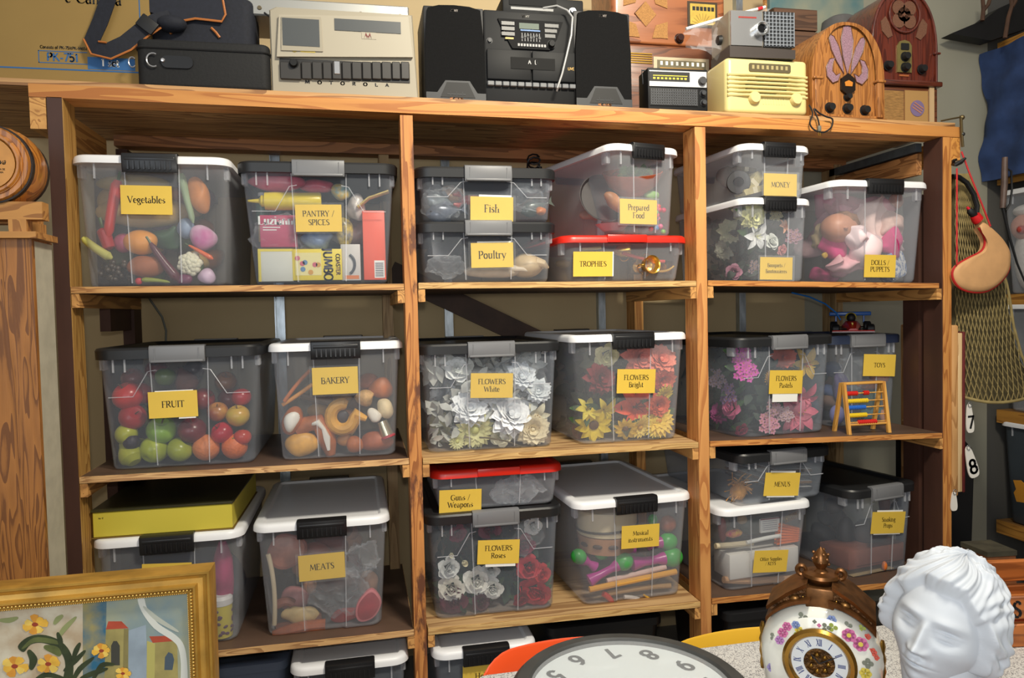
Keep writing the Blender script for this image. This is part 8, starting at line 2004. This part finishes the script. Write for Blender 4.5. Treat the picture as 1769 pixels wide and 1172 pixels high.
def stroke(pts, w, m, nm='paint_stroke', taper=True):
    L_, R_ = [], []
    n = len(pts)
    for i, (u, v) in enumerate(pts):
        a, b_ = pts[max(0, i-1)], pts[min(n-1, i+1)]; dx, dy = b_[0]-a[0], b_[1]-a[1]; q = math.hypot(dx, dy) or 1; k = w/2*(math.sin(PI*(i+.5)/n) if taper else 1)
        L_.append((u-dy/q*k, v+dx/q*k)); R_.append((u+dy/q*k, v-dx/q*k))
    paint(L_+R_[::-1], m, nm, True)
paint([(-60, 1044), (143, 1046), (143, 1260), (-60, 1260)], M((206, 198, 176), .8, var=.35, scale=22, col2=(176, 156, 128)), 'painted_wall')
paint([(183, 1040), (330, 1015), (330, 1260), (183, 1260)], M((168, 166, 128), .8, scale=10, col2=(122, 142, 148)), 'painted_sky')
paint([(222, 1090), (252, 1080), (258, 1260), (222, 1260)], M((146, 160, 172), .8, var=.2, scale=14), 'painted_river')
paint([(143, 1040), (184, 1036), (180, 1260), (143, 1260)], M((40, 98, 128), .8, scale=26, col2=(150, 140, 92)), 'painted_pillar')
BEIG, OCH, ROOF = M((158, 146, 88), .8, var=.2, scale=30), M((128, 118, 72), .8, var=.2, scale=30), M((176, 74, 50), .8, var=.2, scale=30)
paint([(183, 1087), (222, 1087), (220, 1260), (178, 1260)], BEIG, 'painted_tower'); paint([(214, 1087), (222, 1087), (220, 1260), (210, 1260)], OCH, 'painted_tower')
paint([(183, 1088), (187, 1074), (210, 1074), (222, 1086)], ROOF, 'painted_roof'); paint([(192, 1150), (192, 1116), (196, 1108), (202, 1108), (207, 1116), (207, 1150)], M((62, 62, 54), .8), 'painted_arch')
paint([(254, 1108), (268, 1112), (266, 1260), (252, 1260)], M((176, 168, 96), .8), 'painted_tower'); paint([(268, 1110), (306, 1108), (310, 1260), (266, 1260)], BEIG, 'painted_tower')
paint([(258, 1100), (290, 1099), (300, 1108), (264, 1111)], ROOF, 'painted_roof'); paint([(284, 1158), (285, 1136), (291, 1127), (298, 1130), (301, 1140), (298, 1158)], M((70, 84, 96), .8), 'painted_arch')
stroke([(243, 1032), (250, 1055), (270, 1082), (300, 1102), (313, 1118), (318, 1148), (318, 1190)], 11, M((206, 208, 200), .8), 'painted_curtain', False)
stroke([(250, 1050), (272, 1070), (305, 1090)], 8, M((176, 180, 168), .8), 'painted_curtain')
DGR, MGR, LGR = M((52, 62, 34), .8, var=.3, scale=40), M((92, 100, 54), .8, var=.3, scale=40), M((140, 146, 96), .8)
stroke([(36, 1122), (50, 1108), (72, 1104), (98, 1112), (114, 1128), (120, 1150), (116, 1180)], 14, DGR, 'painted_leaf', False)
stroke([(40, 1120), (60, 1106), (88, 1108), (104, 1112)], 9, MGR, 'painted_leaf'); stroke([(50, 1125), (58, 1140), (54, 1156)], 14, DGR, 'painted_leaf'); stroke([(78, 1118), (96, 1124), (104, 1132)], 14, MGR, 'painted_leaf')
for a in ([(112, 1158), (130, 1142), (146, 1126)], [(124, 1180), (138, 1156), (160, 1138)], [(102, 1100), (112, 1086), (130, 1068)], [(94, 1078), (100, 1070), (108, 1064)], [(106, 1122), (104, 1106), (100, 1094)], [(140, 1172), (160, 1164), (184, 1156)], [(0, 1072), (16, 1072), (30, 1068)], [(160, 1176), (176, 1150), (196, 1148)], [(60, 1176), (80, 1166), (110, 1172)], [(126, 1140), (132, 1124), (138, 1112)]):
    stroke(a, 9, DGR if a[0][1] > 1120 else LGR, 'painted_leaf')
def pflower(u, v, r, seed):
    r_ = rnd(seed); cols = [M((226, 176, 64), .8, var=.15, scale=40), M((232, 196, 92), .8, var=.15, scale=40), M((214, 148, 52), .8, var=.15, scale=40)]
    for i in range(7):
        a = 2*PI*i/7+r_.uniform(-.2, .2); L = r*r_.uniform(.85, 1.1); w_ = .5
        paint([(u, v)]+[(u+L*q*math.cos(a+o), v+L*q*.85*math.sin(a+o)) for o, q in ((-w_, .6), (-w_*.75, .92), (0, 1.0), (w_*.75, .92), (w_, .6))], cols[i % 3], 'painted_petal')
    paint([(u+r*.26*math.cos(R(a)), v+r*.17*math.sin(R(a))) for a in range(0, 360, 40)], M((150, 60, 36), .8), 'painted_flower_heart')
for q in ((61, 1079, 22, 1), (26, 1151, 23, 2), (84, 1147, 21, 3), (176, 1124, 17, 4), (213, 1163, 14, 5)): pflower(*q)
# yellow flat box on the bin behind the painting
B = BINS['hid']; zb = B.z0+B.h+.0006
a_, b_ = at(160, 900, Y=.06), at(402, 890, Y=.06)
YW = b_.x-a_.x; YH = at(280, 876, Y=.06).z-zb
t = thing('flat_box', 'flat yellow-sided box with a dark picture lid lying on the white-lidded bin', 'box', ((a_.x+b_.x)/2, .055, zb), -1.0); YELB = M((206, 190, 66), .5)
MB().rbox(-YW/2, YW/2, 0, .46, .003, YH-.004, .002, 1).build('tray', YELB, t)
MB().rbox(-YW/2-.004, YW/2+.004, -.004, .464, YH-.003, YH+.004, .002, 1).build('lid', M((40, 38, 28), .35, var=.5, scale=6, col2=(60, 58, 34)), t)
MB().rbox(-YW/2-.004, YW/2+.004, -.004, .464, 0, .003, .001, 1).build('base', M((120, 96, 44), .5), t)
words(t, -YW*.44, YH*.72, 'No. 12', .004, BK, y=-.0006, **SANS)
# toy racing car on the navy lid and the abacus before it
B = BINS['toy']; zc = B.z0+B.h+.0006
p = at(1474, 570, Y=.235); s = 1/px_scale(p)
t = thing('toy_racing_car', 'red and blue toy racing car with a driver standing on the navy lid', 'toy car', (p.x, .235, zc), -33); CRD, CBL = PL((196, 34, 28), .3), PL((30, 90, 170), .3)
MB().rbox(-.075, .075, -.004, .012, .008, .016, .003, 2).build('front_wing', CRD, t); MB().rbox(-.076, .076, -.006, -.002, .006, .012, .002, 1).build('wing_edge', PL((190, 170, 170), .4), t)
mb = MB(); mb.loft([[(x*w_, y, z_*h_+.010) for x, z_ in ((-1, 0), (1, 0), (1, .6), (.6, 1), (-.6, 1), (-1, .6))] for y, w_, h_ in ((.0, .016, .012), (.06, .028, .034), (.10, .034, .04), (.2, .03, .03))]); mb.build('body', CRD, t, ang=30)
for sg in (-1, 1):
    for y, r_ in ((.03, .019), (.17, .023)): MB().move(sg*.062-.013, y, r_+.001, 0, 90).lathe([(0, 0), (r_*.8, 0), (r_, .004), (r_, .024), (r_*.8, .028), (0, .028)], 20).build('wheel', BK, t)
    MB().tube([(sg*.052, .19, .04), (sg*.052, .19, .078)], .004, 6).build('spoiler_strut', CBL, t)
    MB().tube([(0, .03, .02), (sg*.06, .03, .02)], .003, 6).build('axle', BK, t); MB().tube([(0, .17, .024), (sg*.06, .17, .024)], .003, 6).build('axle', BK, t)
MB().rbox(-.078, .078, .170, .21, .070, .086, .003, 2).build('rear_spoiler', CBL, t)
MB().ball((0, .11, .062), (.017, .017, .019), 14, 10).build('helmet', BK, t); MB().ball((0, .125, .066), (.021, .012, .018), 12, 8).build('headrest', PL((206, 180, 50)), t)
words(t, 0, .022, '1', .022, PL((226, 206, 70)), y=.040, **SANS)
aer = [at(u, v, Y=y) for u, v, y in ((1452, 553, .34), (1444, 540, .34), (1425, 525, .33), (1398, 513, .32), (1368, 506, .31))]
MB().tube([Matrix.Rotation(R(33), 3, 'Z') @ (q-Vector(t.location)) for q in aer], .0032, 8).build('aerial', PL((30, 110, 190), .35), t)
p = at(1500, 745, Y=.03); s = 1/px_scale(p); zs = shelfz(2, p.x)+.0012
t = thing('abacus', 'small wooden abacus with red, yellow and blue beads standing before the toys bin', 'abacus', (p.x, .03, zs), 0)
WDA = wood('z', (222, 168, 84), (176, 116, 50), .45); X = lambda u: (u-1500)*s
H = at(1500, 660, Y=.06).z-zs
legs = []
for u0, u1 in ((1463, 1456), (1541, 1535)):
    MB().loft([[(x+q, y, z) for x, y in ((-.006, -.006), (.006, -.006), (.006, .006), (-.006, .006))] for z, q, in ((0, X(u0)),)]+[[(X(u0)+q, y+.030, H) for q, y in ((-.006, -.006), (.006, -.006), (.006, .006), (-.006, .006))]]).build('front_leg', WDA, t, smooth=False)
    MB().loft([[(X(u0)+q, y+.085, 0) for q, y in ((-.006, -.006), (.006, -.006), (.006, .006), (-.006, .006))], [(X(u0)+q, y+.042, H) for q, y in ((-.006, -.006), (.006, -.006), (.006, .006), (-.006, .006))]]).build('rear_leg', WDA, t, smooth=False)
MB().rbox(X(1463), X(1541), .024, .048, H-.008, H+.001, .002, 1).build('top_bar', wood('x', (222, 168, 84), (176, 116, 50), .45), t); MB().rbox(X(1463), X(1541), .004, .012, .030, .038, .002, 1).build('low_bar', wood('x', (222, 168, 84), (176, 116, 50), .45), t)
for (v, cuts, col) in ((679, ((1466, 1488, 6), (1500, 1510, 3)), (200, 40, 34)), (692, ((1466, 1507, 10),), (222, 190, 40)), (703, ((1466, 1501, 10),), (40, 100, 190)), (716, ((1466, 1502, 10),), (222, 190, 40)), (728, ((1483, 1520, 9),), (200, 40, 34))):
    z = at(1500, v, Y=.05).z-zs; y = .004+.026*z/H
    MB().tube([(X(1463), y, z), (X(1541), y, z)], .0022, 8).build('rod', WDA, t)
    for u0, u1, n in cuts:
        for i in range(n):
            x = X(u0+(u1-u0)*(i+.5)/n); w_ = (X(u1)-X(u0))/n*.48
            MB().move(x-w_, y, z, 0, 90).lathe([(.0022, 0), (.0055, 0), (.0085, w_*.6), (.0085, w_*1.4), (.0055, w_*2), (.0022, w_*2)], 12).build('bead', PL(col, .3), t)
